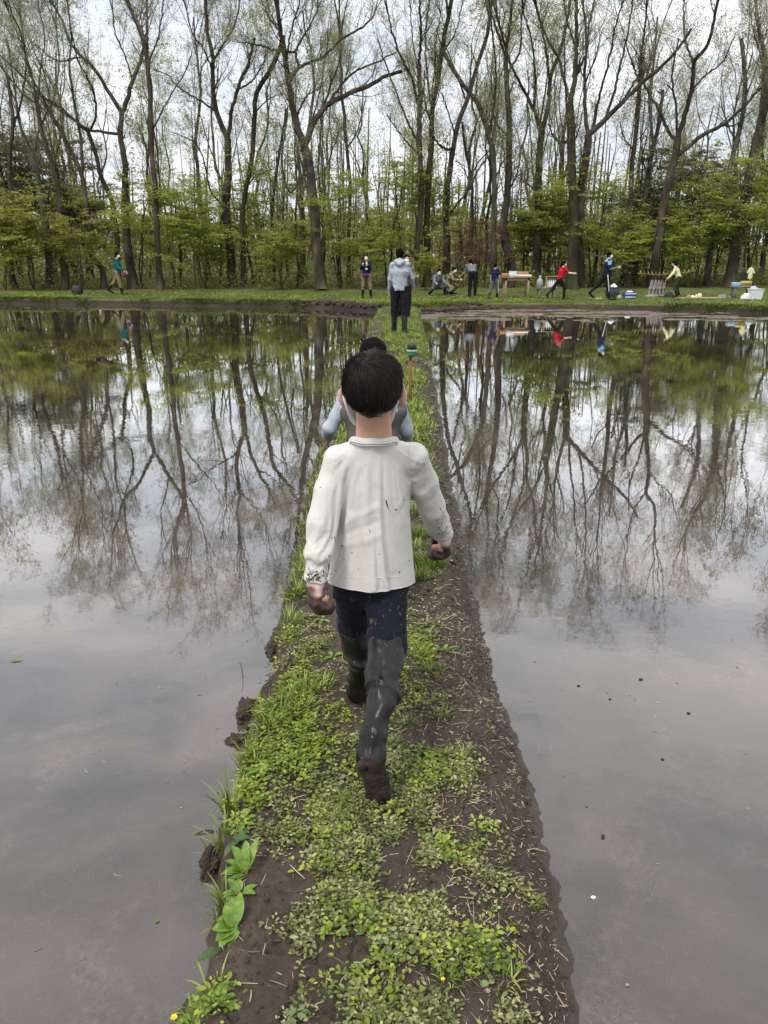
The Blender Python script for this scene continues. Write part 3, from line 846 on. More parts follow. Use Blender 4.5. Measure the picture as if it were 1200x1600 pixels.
T(35, 697, [(12, 5, [(697, 457), (697, 390), (698, 330), (700, 285), (709, 234), (715, 195), (730, 156), (745, 105), (760, 60), (766, 18), (768, -5)]),
    (4.5, 2, [(699, 345), (715, 318), (733, 295), (750, 262), (768, 240)]), (5, 1.8, [(707, 233), (695, 233), (682, 220), (672, 205)]), (3.5, 1.5, [(730, 156), (715, 120), (700, 80), (690, 50)]), (3, 1.5, [(713, 205), (700, 175), (690, 145)])],
  'tree that bends right in a long curve above the crouching pair', sd=10)
T(37, 735, [(7, 4, [(737, 457), (737, 380), (738, 310), (735, 270), (728, 240), (722, 190)]), (3, 1.5, [(736, 275), (750, 250), (765, 235)]), (2.5, 1.2, [(737, 300), (725, 265), (712, 250)])],
  'thin pale tree right behind the person bending down', sd=11, dens=.8)
T(34, 772, [(11, 6, [(772, 457), (772, 400), (772, 330), (772, 255), (763, 210), (748, 165), (730, 141), (706, 105), (691, 75)]), (5, 2, [(766, 212), (773, 150), (775, 110), (770, 60), (764, -3)]), (3, 1.5, [(772, 280), (785, 255), (800, 225)]), (3, 1.5, [(740, 155), (745, 110), (735, 70)])],
  'tree curving left behind the child in the navy vest', sd=12)
T(35, 793, [(15, 7, [(803, 440), (795, 400), (786, 360), (790, 320), (793, 300), (796, 210), (793, 144), (790, 90)]), (5, 3, [(790, 92), (796, 45), (802, -5)]), (4.5, 2, [(790, 95), (780, 60), (768, 20), (762, -3)]),
    (4, 2, [(793, 120), (812, 80), (815, 30), (822, -5)]), (3, 1.5, [(793, 215), (775, 190), (768, 160)]), (3, 1.5, [(796, 300), (808, 270), (815, 225)])],
  'dark tree with a curved foot behind the wooden table', sd=13)
T(36, 836, [(14, 10, [(836, 457), (839, 400), (841, 330), (842, 255), (847, 204)]), (8, 4, [(847, 206), (857, 165), (860, 120), (874, 84), (883, 50), (892, -3)]), (6, 3, [(845, 206), (838, 180), (820, 144), (796, 96), (786, 60), (775, 20)]),
    (5, 2, [(842, 200), (836, 174), (836, 120), (830, 60), (814, 10)]), (4, 2, [(859, 130), (850, 60), (835, 5)]), (3.5, 1.5, [(842, 310), (828, 290), (812, 278)])],
  'straight tree with a fanned top above the water jug', sd=14)
T(33.5, 893, [(19, 13, [(893, 457), (895, 400), (896, 330), (893, 270), (892, 210), (890, 165)]), (9, 4.5, [(890, 168), (898, 120), (901, 60), (900, -5)]), (5.5, 2.5, [(888, 160), (880, 120), (872, 90), (850, 50), (835, -3)]),
    (4.5, 2, [(898, 122), (915, 85), (920, 40), (930, -5)]), (5, 1.8, [(890, 226), (872, 220), (861, 205), (858, 192)]), (3.5, 1.5, [(892, 240), (905, 200), (910, 175)]), (4, 2, [(900, 80), (888, 40), (880, 0)])],
  'massive dark tree directly behind the girl in red', sd=15, bark=m_bark2, dens=1.1)
T(34.5, 912, [(15, 12, [(909, 457), (905, 380), (907, 300), (915, 255), (919, 210)]), (7, 3, [(917, 212), (915, 180), (913, 120), (916, 60), (910, -3)]), (9, 3.5, [(921, 212), (928, 204), (952, 180), (976, 156), (1000, 132), (1030, 108), (1060, 75), (1080, 45)]),
    (5, 2, [(922, 206), (934, 160), (950, 100), (960, 50), (975, -3)]), (5, 2, [(947, 185), (960, 140), (975, 80), (985, 30), (990, -5)]), (4, 2, [(975, 158), (1000, 110), (1010, 60)]), (3.5, 1.5, [(914, 130), (930, 90), (940, 50)])],
  'broad fan shaped tree just right of the massive dark tree', sd=16, dens=1.15)
T(35, 978, [(11, 6, [(978, 457), (984, 360), (987, 270), (994, 204), (999, 135), (1002, 90)]), (4, 2.5, [(1002, 92), (1008, 40), (1012, -5)]), (3.5, 2, [(1000, 130), (985, 90), (975, 60)]), (3, 1.5, [(990, 240), (975, 215), (968, 190)])],
  'straight grey tree behind the blue and white crates', sd=17)
T(36.5, 992, [(12, 5, [(990, 457), (994, 400), (1000, 360), (1010, 290), (1018, 240), (1030, 190), (1035, 140)]), (3, 1.5, [(1012, 285), (1003, 240), (1000, 200)])],
  'leaning lichened trunk beside the straight grey tree', sd=18, bark=m_bark3, dens=.8)
T(34, 1018, [(17, 12, [(1016, 457), (1020, 430), (1032, 360), (1041, 300), (1053, 255), (1059, 216)]), (9, 4, [(1059, 218), (1074, 168), (1083, 126), (1085, 96), (1104, 72), (1116, 30), (1122, -5)]),
    (6, 3, [(1057, 220), (1047, 210), (1029, 171), (1008, 135), (1002, 105), (1000, 70)]), (8, 3, [(1058, 242), (1071, 234), (1095, 213), (1125, 198), (1155, 174), (1182, 144), (1205, 118)]),
    (5, 2, [(1055, 222), (1056, 165), (1050, 120), (1060, 60)]), (4, 2, [(1085, 98), (1070, 60), (1068, -3)]), (3.5, 1.5, [(1080, 140), (1100, 120), (1130, 95), (1150, 50)]), (3, 1.5, [(1125, 198), (1150, 195), (1172, 175)])],
  'leaning tree above the hanging grey waders with a long limb to the right', sd=19, dens=1.1)
T(34.5, 1108, [(11, 6, [(1108, 462), (1104, 440), (1107, 414), (1116, 370), (1125, 330), (1146, 240), (1161, 180), (1164, 120), (1158, 60)]), (3.5, 1.5, [(1150, 230), (1135, 190), (1125, 150)]), (3, 1.5, [(1163, 150), (1180, 110), (1190, 70)])],
  'pale grey leaning tree left of the cluttered bench', sd=20, bark=m_bark3)
T(33.5, 1138, [(20, 12, [(1136, 462), (1148, 400), (1160, 330), (1174, 260), (1185, 210), (1194, 165), (1196, 120)]), (8, 4, [(1196, 124), (1196, 90), (1186, 45), (1180, -3)]), (6, 3, [(1188, 200), (1205, 150), (1228, 100)]), (3.5, 1.5, [(1192, 110), (1180, 60), (1172, 20)])],
  'heavy trunk behind the cluttered bench at the edge of the wood', sd=21)
T(35, 162, [(10, 6, [(163, 457), (160, 420), (143, 400), (140, 351), (132, 300), (127, 270), (112, 238), (92, 200), (72, 165)]), (5, 2.5, [(128, 272), (126, 220), (116, 160), (108, 100), (112, 60), (104, -3)]), (4, 2, [(75, 170), (60, 140), (45, 110), (35, 60), (18, 20)])],
  'left leaning tree behind the green jacket walker', sd=22)
T(36, 186, [(11, 6, [(184, 457), (183, 380), (176, 320), (166, 294), (156, 270), (150, 240), (138, 207)]), (5, 2.5, [(138, 208), (110, 182), (90, 165), (69, 153), (45, 130), (20, 105), (-5, 82)]), (4, 2, [(139, 208), (150, 180), (145, 140), (120, 90), (112, 50)])],
  'dark twisted tree touching the wide forked tree', sd=23, bark=m_bark2)
T(34.5, 100, [(12, 6, [(104, 457), (100, 420), (97, 380), (92, 300), (82, 260), (70, 222), (62, 190), (56, 150)]), (4, 2, [(56, 152), (45, 100), (28, 55), (8, 8)]), (4, 2, [(57, 160), (30, 140), (-5, 95)]), (3, 1.5, [(60, 180), (62, 120), (70, 60), (60, 10)])],
  'dark tree rising behind the black box on the bank', sd=24)
T(36, 72, [(13, 8, [(79, 457), (76, 400), (70, 350), (62, 290), (50, 240)]), (5, 2.5, [(51, 242), (30, 190), (22, 130), (10, 60)]), (4, 2, [(52, 245), (62, 200), (85, 150), (92, 90), (86, 30)])],
  'stout greyish tree second from the left edge of the wood', sd=25, bark=m_bark3)
T(35, 25, [(9, 5, [(22, 457), (18, 400), (22, 340), (14, 270), (20, 200), (12, 120)]), (4, 2, [(19, 205), (35, 150), (40, 90), (30, 20)])],
  'thin dark tree nearest the left end of the bank', sd=26)
T(37, 430, [(6, 4, [(432, 457), (428, 400), (425, 340), (430, 280), (440, 220), (447, 170)]), (2.5, 1.2, [(429, 300), (415, 260), (400, 235)])],
  'thin dark stem midway between the swaying tree and the great forked tree', sd=27, dens=.7)

# ---- the wood behind: full trees built once, then copied individually
def wood_tree(kind, sd, h, spread, leafm, bark, leaf_n, name, forks=(5, 9)):
    rng = np.random.default_rng(500 + sd)
    K = 16
    z = np.linspace(0, h * .72, K)
    x = np.cumsum(np.r_[0, rng.normal(size=K - 1) * .17]); y = np.cumsum(np.r_[0, rng.normal(size=K - 1) * .10])
    lean = rng.normal(size=2) * .05
    tr_ = np.stack([x + z * lean[0], y + z * lean[1], z], 1)[None]
    r0 = h * .0080
    rr = (r0 * (1 - .72 * np.linspace(0, 1, K)))[None]; rr[:, 0] *= 1.5; rr[:, 1] *= 1.12
    p1, r1 = children(tr_, rr, forks[0] + sd % 3, h * .28, h * .48, (22, 50), .55, 14, .60, .42, 1.0, .12, rng, .18, .01)
    wood = [(tr_, rr, 8), (p1, r1, 6)]
    a, b2, c = twigs_and_leaves(np.concatenate([p1]), r1, rng, spread, .8, leaf_n=leaf_n)
    root = empty(name, (0, 0, 0))
    link_tree(root, wood + a, b2, c, bark, leafm, (0, 0, 0), rng, (.022, .045))
    return root
wt = [wood_tree('w', k, 14 + k % 3, .8, (m_bud, m_bud, m_bud_pink)[k % 3], (m_bark, m_bark2, m_bark3, m_bark)[k % 4], 1.3 + .4 * (k % 2), 'woodland_tree') for k in range(5)]
spots = [(P(px, 450, d)[0], d) for px, d in ((-120, 38.5), (-70, 39.5), (-25, 40.5), (20, 41.5), (1185, 41.5), (1222, 39.5), (1262, 38.5), (1310, 39.5), (-170, 40), (1360, 40), (-240, 39), (-310, 42), (-380, 40), (-450, 43), (-530, 39), (1430, 39), (1500, 42), (1570, 40), (1650, 43), (1730, 39), (-220, 46), (-350, 48), (1420, 46), (1550, 48), (-600, 44), (1800, 44))]
SHORT = {1: 'wide forked tree', 2: 'slender dark straight tree', 3: 'thick dividing tree', 4: 'thin swaying tree', 5: 'great forked tree', 6: 'narrow trunk behind the fork', 7: 'slim mast like tree', 8: 'upright pair of trunks', 10: 'right bending tree',
         11: 'thin pale tree', 12: 'left curving tree', 13: 'tree with the curved foot', 14: 'fan topped straight tree', 15: 'massive dark tree', 16: 'broad fan shaped tree', 17: 'straight grey tree', 18: 'leaning lichened trunk', 19: 'long limbed leaning tree', 20: 'pale leaning tree',
         21: 'heavy trunk behind the bench', 22: 'left leaning tree', 23: 'dark twisted tree', 24: 'dark tree above the backpack', 25: 'stout greyish tree', 26: 'leftmost thin dark tree', 27: 'thin dark stem'}
SPX = {1: 210, 2: 250, 3: 364, 4: 381, 5: 503, 6: 470, 7: 546, 8: 660, 10: 697, 11: 737, 12: 772, 13: 800, 14: 836, 15: 893, 16: 912, 17: 978, 18: 990, 19: 1018, 20: 1108, 21: 1138, 22: 163, 23: 184, 24: 104, 25: 79, 26: 22, 27: 432}
LAB = {}
def where(what, x, d):
    px = 600 + x / d * CP * FPX
    k = min(SPX, key=lambda q: abs(SPX[q] - px)); dx = px - SPX[k]
    dep = 'close' if d < 43.5 else 'a little way' if d < 48 else 'well' if d < 54 else 'far' if d < 61 else 'farthest'
    side = 'straight behind' if abs(dx) < 7 and -20 < px < 1220 else ('behind and left of' if dx < 0 else 'behind and right of')
    return f'{what} {dep} {side} the {SHORT[k]}'
rs = random.Random(5)
for D, n_ in ((42, 4), (46.5, 6), (52, 7), (59, 8), (68, 9)):
    for k in range(n_):
        px = -90 + 1380 * (k + rs.uniform(.1, .9)) / n_
        d = D + rs.uniform(-1.8, 1.8)
        spots.append((P(px, 450, d)[0], d))
used = set()
for i, (x, y) in enumerate(spots):
    k = rs.randrange(5); t = wt[k]
    loc = (x, y, gz(x, y) - .1); s = rs.uniform(.85, 1.12) * (1 + (y - 38) * .006)
    lab = where('tall bare tree', x, y)
    if k not in used:
        used.add(k); t.location = loc; t.rotation_euler = (0, 0, rs.uniform(0, 6.28)); t.scale = (s,) * 3
        tag(t, lab, 'tree', 'bare trees back in the wood')
    else: tag(copy_tree(t, loc, rs.uniform(0, 6.28), s), lab, 'tree', 'bare trees back in the wood')

# thin straight stems deep in the wood: trunk and a wisp of twigs
def sapling(sd, h):
    rng = np.random.default_rng(800 + sd); K = 12
    z = np.linspace(0, h, K)
    pts = np.stack([np.cumsum(np.r_[0, rng.normal(size=K - 1) * .07]) + z * rng.normal() * .07, np.cumsum(np.r_[0, rng.normal(size=K - 1) * .07]), z], 1)[None]
    rr = (h * .008 * (1 - .8 * np.linspace(0, 1, K)))[None]
    p1, r1 = children(pts, rr, 14, h * .10, h * .30, (25, 65), .35, 8, .5, .25, 1, .12, rng, .2, .006)
    p2, r2 = children(p1, r1, 7, .3, .9, (25, 60), .1, 5, .5, .2, 1, .2, rng, .4, .004)
    c = p2[:, 1:].reshape(-1, 3); c = np.repeat(c, 2, 0) + rng.normal(size=(len(c) * 2, 3)) * .08
    root = empty('young_tree')
    link_tree(root, [(pts, rr, 6), (p1, r1, 4)], [(p2, r2, 3)], c, (m_bark, m_bark2, m_bark3)[sd % 3], (m_under, m_bud, m_maple)[sd % 3], (0, 0, 0), rng, (.03, .06), .5)
    return root
sp_ = [sapling(k, 5.5 + k * .8) for k in range(5)]
used = set()
for i in range(84):
    k = rs.randrange(5); d = rs.choice((39.5, 41.5, 44, 47, 51, 57, 65)) + rs.uniform(-1.5, 1.5)
    x = P(-60 + 1320 * rs.random(), 450, d)[0]
    loc = (x, d, gz(x, d) - .05); s = rs.uniform(.7, 1.35); lab = where('thin young tree', x, d)
    if k not in used:
        used.add(k); t = sp_[k]; t.location = loc; t.scale = (s,) * 3; t.rotation_euler = (0, 0, rs.uniform(0, 6))
        tag(t, lab, 'tree', 'thin young trees in the wood')
    else: tag(copy_tree(sp_[k], loc, rs.uniform(0, 6.28), s), lab, 'tree', 'thin young trees in the wood')

# layered maples of the understory
def maple(sd, h, R, leafm, bark, name, nl=9, dens=1.0, size=(.035, .07)):
    rng = np.random.default_rng(900 + sd); K = 12
    stems = []; rads = []
    for s in range(2 + sd % 2):
        a = rng.uniform(0, 6.28); z = np.linspace(0, h * .85, K)
        out = (z / h) ** 1.5 * R * .35
        stems.append(np.stack([np.cos(a) * out + np.cumsum(np.r_[0, rng.normal(size=K - 1) * .05]), np.sin(a) * out + np.cumsum(np.r_[0, rng.normal(size=K - 1) * .05]), z], 1))
        rads.append(h * .009 * (1 - .75 * np.linspace(0, 1, K)))
    S, Rr = np.stack(stems), np.stack(rads)
    p1, r1 = children(S, Rr, nl, R * .5, R * 1.05, (55, 88), .10, 12, .55, .28, 1.0, .07, rng, .2, .006, .25, .3)
    p2, r2 = children(p1, r1, 11, R * .14, R * .42, (30, 60), .04, 6, .5, .2, 1.0, .09, rng, .3, .004, .3, .75)
    p3, r3 = children(p2, r2, 5, R * .06, R * .16, (30, 60), .02, 4, .5, .2, 1.0, .1, rng, .4, .003, 0, .8)
    c = np.concatenate([p3[:, 1:].reshape(-1, 3), p2[:, 2:].reshape(-1, 3)])
    k = int(len(c) * 1.45 * dens)
    c = c[rng.integers(0, len(c), k)] + rng.normal(size=(k, 3)) * np.array((.10, .10, .016))
    root = empty(name)
    link_tree(root, [(S, Rr, 7), (p1, r1, 5)], [(p2, r2, 3), (p3, r3, 3)], c, bark, leafm, (0, 0, 0), rng, size, .72)
    return root
mp_ = [maple(0, 5.2, 2.6, m_maple, m_bark, 'maple_tree'), maple(1, 4.2, 2.3, m_maple_y, m_bark3, 'maple_tree'), maple(2, 6.2, 2.9, m_maple, m_bark2, 'maple_tree'), maple(3, 3.4, 2.2, m_maple, m_bark, 'maple_tree'),
       maple(4, 4.4, 2.4, m_red, m_bark, 'red_maple_tree', dens=.45), maple(5, 6.5, 2.6, m_grey_needle, m_bark2, 'evergreen_tree', nl=16, dens=1.3)]
used = set()
def put(k, px, D, s, lab, group='layered green maples of the understory', cat='tree'):
    D = D + 3.2; s = s * 1.06; x = P(px, 450, D)[0]; loc = (x, D, gz(x, D) - .05)
    if k not in used:
        used.add(k); t = mp_[k]; t.location = loc; t.scale = (s,) * 3; tag(t, lab, cat, group); return t
    return tag(copy_tree(mp_[k], loc, rs.uniform(0, 6.28), s), lab, cat, group)
MPL = [(1, 52, 34.5, 1.05, 'yellow green maple with flat layers at the far left'), (3, 8, 33.8, 1.0, 'low maple filling the left end of the bank'), (1, 128, 34.2, .8, 'small yellow maple beside the black box'),
 (0, 222, 34.8, .95, 'maple with lit layers to the right of the green jacket walker'), (2, 283, 35.5, .80, 'maple whose flat layers spread between the straight tree and the triple stemmed tree'), (3, 322, 34.6, 1.0, 'low maple left of the thick dividing tree'),
 (0, 395, 36, 1.0, 'maple mixed into the swaying tree'), (3, 440, 34, .7, 'small maple left of the great forked tree'), (0, 532, 34.0, .85, 'maple behind the woman holding a phone'), (2, 605, 34.5, .92, 'maple spreading above the man in the grey hoodie'),
 (3, 570, 33.6, .75, 'low maple at the right shoulder of the woman holding a phone'), (0, 655, 35.5, 1.0, 'maple among the upright pair of trunks'), (3, 664, 32.5, .45, 'small bright maple just right of the hoodie'),
 (3, 828, 37, 1.15, 'pale green maple behind the wooden table'), (0, 868, 35.2, .98, 'maple left of the massive dark tree'), (2, 925, 35.0, .85, 'maple spreading over the girl in red'), (3, 950, 34.2, .9, 'low maple behind the boy in blue'),
 (0, 1060, 34.8, .85, 'maple above the person in the cream shirt'), (2, 1165, 33.0, .88, 'large maple over the cluttered bench'), (0, 1205, 32.8, .98, 'maple at the right end of the bank'), (3, 1085, 34.0, .95, 'low maple right of the person in the cream shirt'), (3, 1010, 36.0, .8, 'low maple behind the hanging waders')]
for a in MPL: put(*a)
for k_, px, D, s in ((4, 715, 34.5, .62), (4, 770, 34.8, .6), (4, 745, 36.5, .7)):
    put(k_, px, D, s, {715: 'reddish maple above the crouching pair', 770: 'reddish maple left of the wooden table', 745: 'reddish maple behind the person bending down'}[px], 'reddish maples behind the table')
for px, D, s in ((1050, 37.5, .95), (985, 39, .75), (1115, 39, .85), (35, 40, 1.15), (90, 43, 1.2), (140, 41, .8)):
    put(5, px, D, s, {1050: 'drab evergreen behind the leaning tree', 985: 'drab evergreen behind the straight grey tree', 1115: 'drab evergreen behind the pale leaning tree', 35: 'drab evergreen standing furthest left in the wood', 90: 'tall drab evergreen behind the stout greyish tree', 140: 'drab evergreen behind the left leaning tree'}[px], 'drab evergreens in the wood')
for i in range(30):
    k = rs.choice((0, 2, 3, 3, 1)); d = rs.uniform(38, 62)
    px_ = -40 + 1280 * (i + rs.random()) / 30
    put(k, px_, d, rs.uniform(.75, 1.15), where('green maple', P(px_, 450, d)[0], d), 'green maples further back in the wood')

# undergrowth at the foot of the wood and the far-off wood that closes it: masses nobody could count
rng = np.random.default_rng(77)
n_ = 120000
d = 38 + 24 * rng.random(n_) ** 1.5; x = (rng.random(n_) * 2 - 1) * (d * .80 + 2)
den = fbm(x * .5, d * .5, o=3, seed=91)
hh = rng.random(n_) ** 1.6 * (.5 + 1.4 * np.clip(den + .3, 0, 1)) * np.clip((d - 37) * .45, .25, 2.0)
z = bank_h(x, d) + hh
V, Q, a = leaf_quads(np.stack([x, d, z], 1), (.03, .09), rng, .35)
tag(MB().add(V, Q, a=a).build('undergrowth', m_under, smooth=False), kind='stuff')
n_ = 84000
d = 74 + 22 * rng.random(n_); x = (rng.random(n_) * 2 - 1) * (d * 1.1)
top = 2.6 + 3.5 * np.clip(fbm(x * .07, d * 0, o=3, seed=92) + .35, 0, 1.2) + 4 * sstep(-18, -36, x) 
z = rng.random(n_) ** 1.15 * top
V, Q, a = leaf_quads(np.stack([x, d, z], 1), (.10, .30), rng, .3)
mb = MB().add(V, Q, a=a)
tp = np.zeros((420, 8, 3)); tx = (rng.random(420) * 2 - 1) * 60; td = 66 + rng.random(420) * 26; tz = 5 + rng.random(420) * 9; ln = rng.normal(size=420) * .06
for k in range(8):
    tp[:, k] = np.stack([tx + ln * tz * k / 7, td, tz * k / 7], 1)
V, Q = tubes(tp, np.linspace(1, .3, 8)[None] * (.08 + .10 * rng.random(420))[:, None], 5)
tag(mb.build('distant_woods', m_under, smooth=False), kind='stuff')
far_tr = MB().add(V, Q, a=.1).build('distant_trunks', m_bark, smooth=True)
tag(far_tr, kind='stuff')
# ------------------------------------------------------------------ people
m_skin = M('skin', [(.35, (.52, .30, .21)), (.65, (.62, .37, .26))], 14, .55, 4, bump=.15, bscale=300, bdist=.001, spec=.4)
b_ = m_skin.node_tree.nodes[m_skin['bsdf']]; b_.inputs['Subsurface Weight'].default_value = .12; b_.inputs['Subsurface Scale'].default_value = .01
m_hair = M('dark_hair', [(.35, (.004, .003, .0025)), (.65, (.009, .006, .005))], 30, .9, 3, spec=.06)
m_strand = M('hair_strand', [(.25, (.003, .002, .0018)), (.75, (.026, .0155, .011))], 30, .42, 3, spec=.22, attr=.8)
m_maskw = flat('mask_fabric', (.78, .79, .80), .85, .04, 60)
m_rubber = M('black_rubber', [(.35, (.003, .003, .003)), (.7, (.012, .0105, .0095))], 11, .20, 5, bump=.35, bscale=22, bdist=.008, spec=.3, rough2=.42, speck=[(14, .69, (.060, .050, .042), (1.6, 1.6, .45)), (60, .70, (.12, .10, .08), (1, 1, 1))])
m_sole = M('muddy_sole', [(.3, (.012, .008, .006)), (.7, (.055, .036, .025))], 30, .8, 6, bump=.9, bscale=70, bdist=.008)
m_shirt = M('white_cotton', [(.3, (.54, .515, .475)), (.7, (.59, .565, .525))], 7, .9, 6, bump=.35, bscale=26, bdist=.006, spec=.2, sheen=.15, distort=.8,
            speck=[(9, .70, (.50, .46, .40), (1, 1, .5)), (60, .745, (.30, .26, .21), (1, 1, 1))])
m_splash = M('drying_mud', [(.3, (.030, .021, .016)), (.7, (.095, .072, .055))], 60, .8, 4, bump=.4, bscale=200, bdist=.001)
m_navy = M('navy_trousers', [(.3, (.003, .0035, .007)), (.7, (.0075, .009, .017))], 9, .9, 5, bump=.6, bscale=18, bdist=.006, spec=.25, speck=[(42, .66, (.075, .062, .050), (1, 1, .5)), (110, .67, (.11, .095, .078), (1, 1, 1))])
m_glove = M('muddy_glove', [(.20, (.60, .56, .54)), (.42, (.52, .36, .33)), (.52, (.22, .10, .085)), (.66, (.040, .020, .015))], 17, .45, 6, attr=.7, bump=.5, bscale=60, bdist=.004, spec=.4)
m_eye = flat('eye', (.01, .008, .007), .2, .05)
def cloth(name, c, rough=.88, v=.16, **k): return flat(name, c, rough, v, 8, bump=.3, bscale=16, bdist=.01, spec=.15, **k)

def loft(F, zs, cx, cy, ax, ay, k=.01, cap=True):
    zs = np.array(zs, float)
    def fn(X, Y, Z):
        t = np.interp(Z.ravel(), zs, np.arange(len(zs))).reshape(Z.shape)
        g = lambda v: np.interp(t.ravel(), np.arange(len(zs)), v).reshape(t.shape)
        a, b, x0, y0 = g(ax), g(ay), g(cx), g(cy)
        p = 2.3
        q = (np.abs((X - x0) / a) ** p + np.abs((Y - y0) / b) ** p) ** (1 / p)
        d = (q - 1) * np.minimum(a, b)
        return np.maximum(d, np.maximum(zs[0] - Z, Z - zs[-1]))
    m = max(max(ax), max(ay))
    lo = (min(cx) - m, min(cy) - m, zs[0]); hi = (max(cx) + m, max(cy) + m, zs[-1])
    return F.apply(lo, hi, fn, k)

def hand(F, wrist, d, palm_n, side, s=1.0, curl=25, pad=0.0, k=.004):
    """palm, four unequal bent fingers and a thumb leaving the side of the palm. d: towards the fingertips, palm_n: out of the palm, side: towards the thumb"""
    d = nrm(np.asarray(d, float)); n = nrm(np.asarray(palm_n, float)); n = nrm(n - d * (n @ d)); sd = nrm(np.asarray(side, float)); sd = nrm(sd - d * (sd @ d) - n * (sd @ n))
    w = np.asarray(wrist, float)
    L = .085 * s
    F.cone(w, w + d * L * .55, .024 * s + pad, .030 * s + pad, .01 * s, (n, .55))
    F.cone(w + d * L * .35 + sd * .012 * s, w + d * L * .95 + sd * .016 * s, .020 * s + pad, .016 * s + pad, .012 * s, (n, .7))
    F.cone(w + d * L * .35 - sd * .012 * s, w + d * L * .92 - sd * .018 * s, .020 * s + pad, .015 * s + pad, .012 * s, (n, .7))
    for i, (o, fl, r) in enumerate(((.027, .066, .0085), (.009, .074, .0088), (-.010, .069, .0084), (-.028, .054, .0074))):
        p = w + d * L * (.98 - .06 * abs(i - 1)) + sd * o * s
        c = math.radians(curl * (1 + .18 * i)); dd = d + sd * (o * 2.2)
        a = 0; pts = [p]
        for f in (.42, .32, .26):
            a += c
            dr = nrm(dd * math.cos(a) + n * math.sin(a))
            pts.append(pts[-1] + dr * fl * f * s)
        F.chain(pts, [(r + .001) * s + pad, r * s + pad, r * .93 * s + pad, r * .8 * s + pad], k * s)
    t0 = w + d * L * .28 + sd * .024 * s
    t1 = t0 + nrm(d * .75 + sd * .75 + n * .35) * .030 * s
    t2 = t1 + nrm(d * .95 + sd * .30 + n * .45) * .026 * s
    t3 = t2 + nrm(d + n * .55) * .020 * s
    F.chain([t0, t1, t2, t3], [.0135 * s + pad, .011 * s + pad, .0098 * s + pad, .0085 * s + pad], .008 * s)

def head(F, c, s, fwd=0.0, ears=True, lat=0.0, tilt=0.0):
    """skull, face, nose, lips, ears. c centre, s scale (1 = adult 0.23 m tall). fwd: yaw, tilt: nod forward"""
    R = rotm(2, lat) @ rotm(0, -tilt)
    w = lambda x, y, z: np.asarray(c) + R @ (np.array((x, y, z)) * s)
    F.ell(w(0, -.012, .022), np.array((.074, .092, .084)) * s, .01, R)
    F.ell(w(0, .022, -.030), np.array((.060, .066, .080)) * s, .02 * s, R)
    F.cone(w(0, .050, -.088), w(0, .030, -.085), .024 * s, .036 * s, .02 * s)
    F.cone(w(0, .080, .004), w(0, .098, -.028), .008 * s, .013 * s, .008 * s)
    F.cone(w(-.016, .082, -.062), w(.016, .082, -.062), .0085 * s, .0085 * s, .005 * s)
    for sx in (-1, 1):
        F.ell(w(sx * .030, .088, .006), np.array((.015, .012, .010)) * s, .006 * s, R, op='sub')
        F.cone(w(sx * .014, .084, .024), w(sx * .044, .072, .024), .009 * s, .008 * s, .01 * s)
        if ears:
            F.ell(w(sx * .077, -.004, -.004), np.array((.009, .019, .032)) * s, .004 * s, R @ rotm(2, sx * -.45))
            F.ell(w(sx * .084, .002, -.002), np.array((.006, .010, .018)) * s, .003 * s, R, op='sub')
    return w

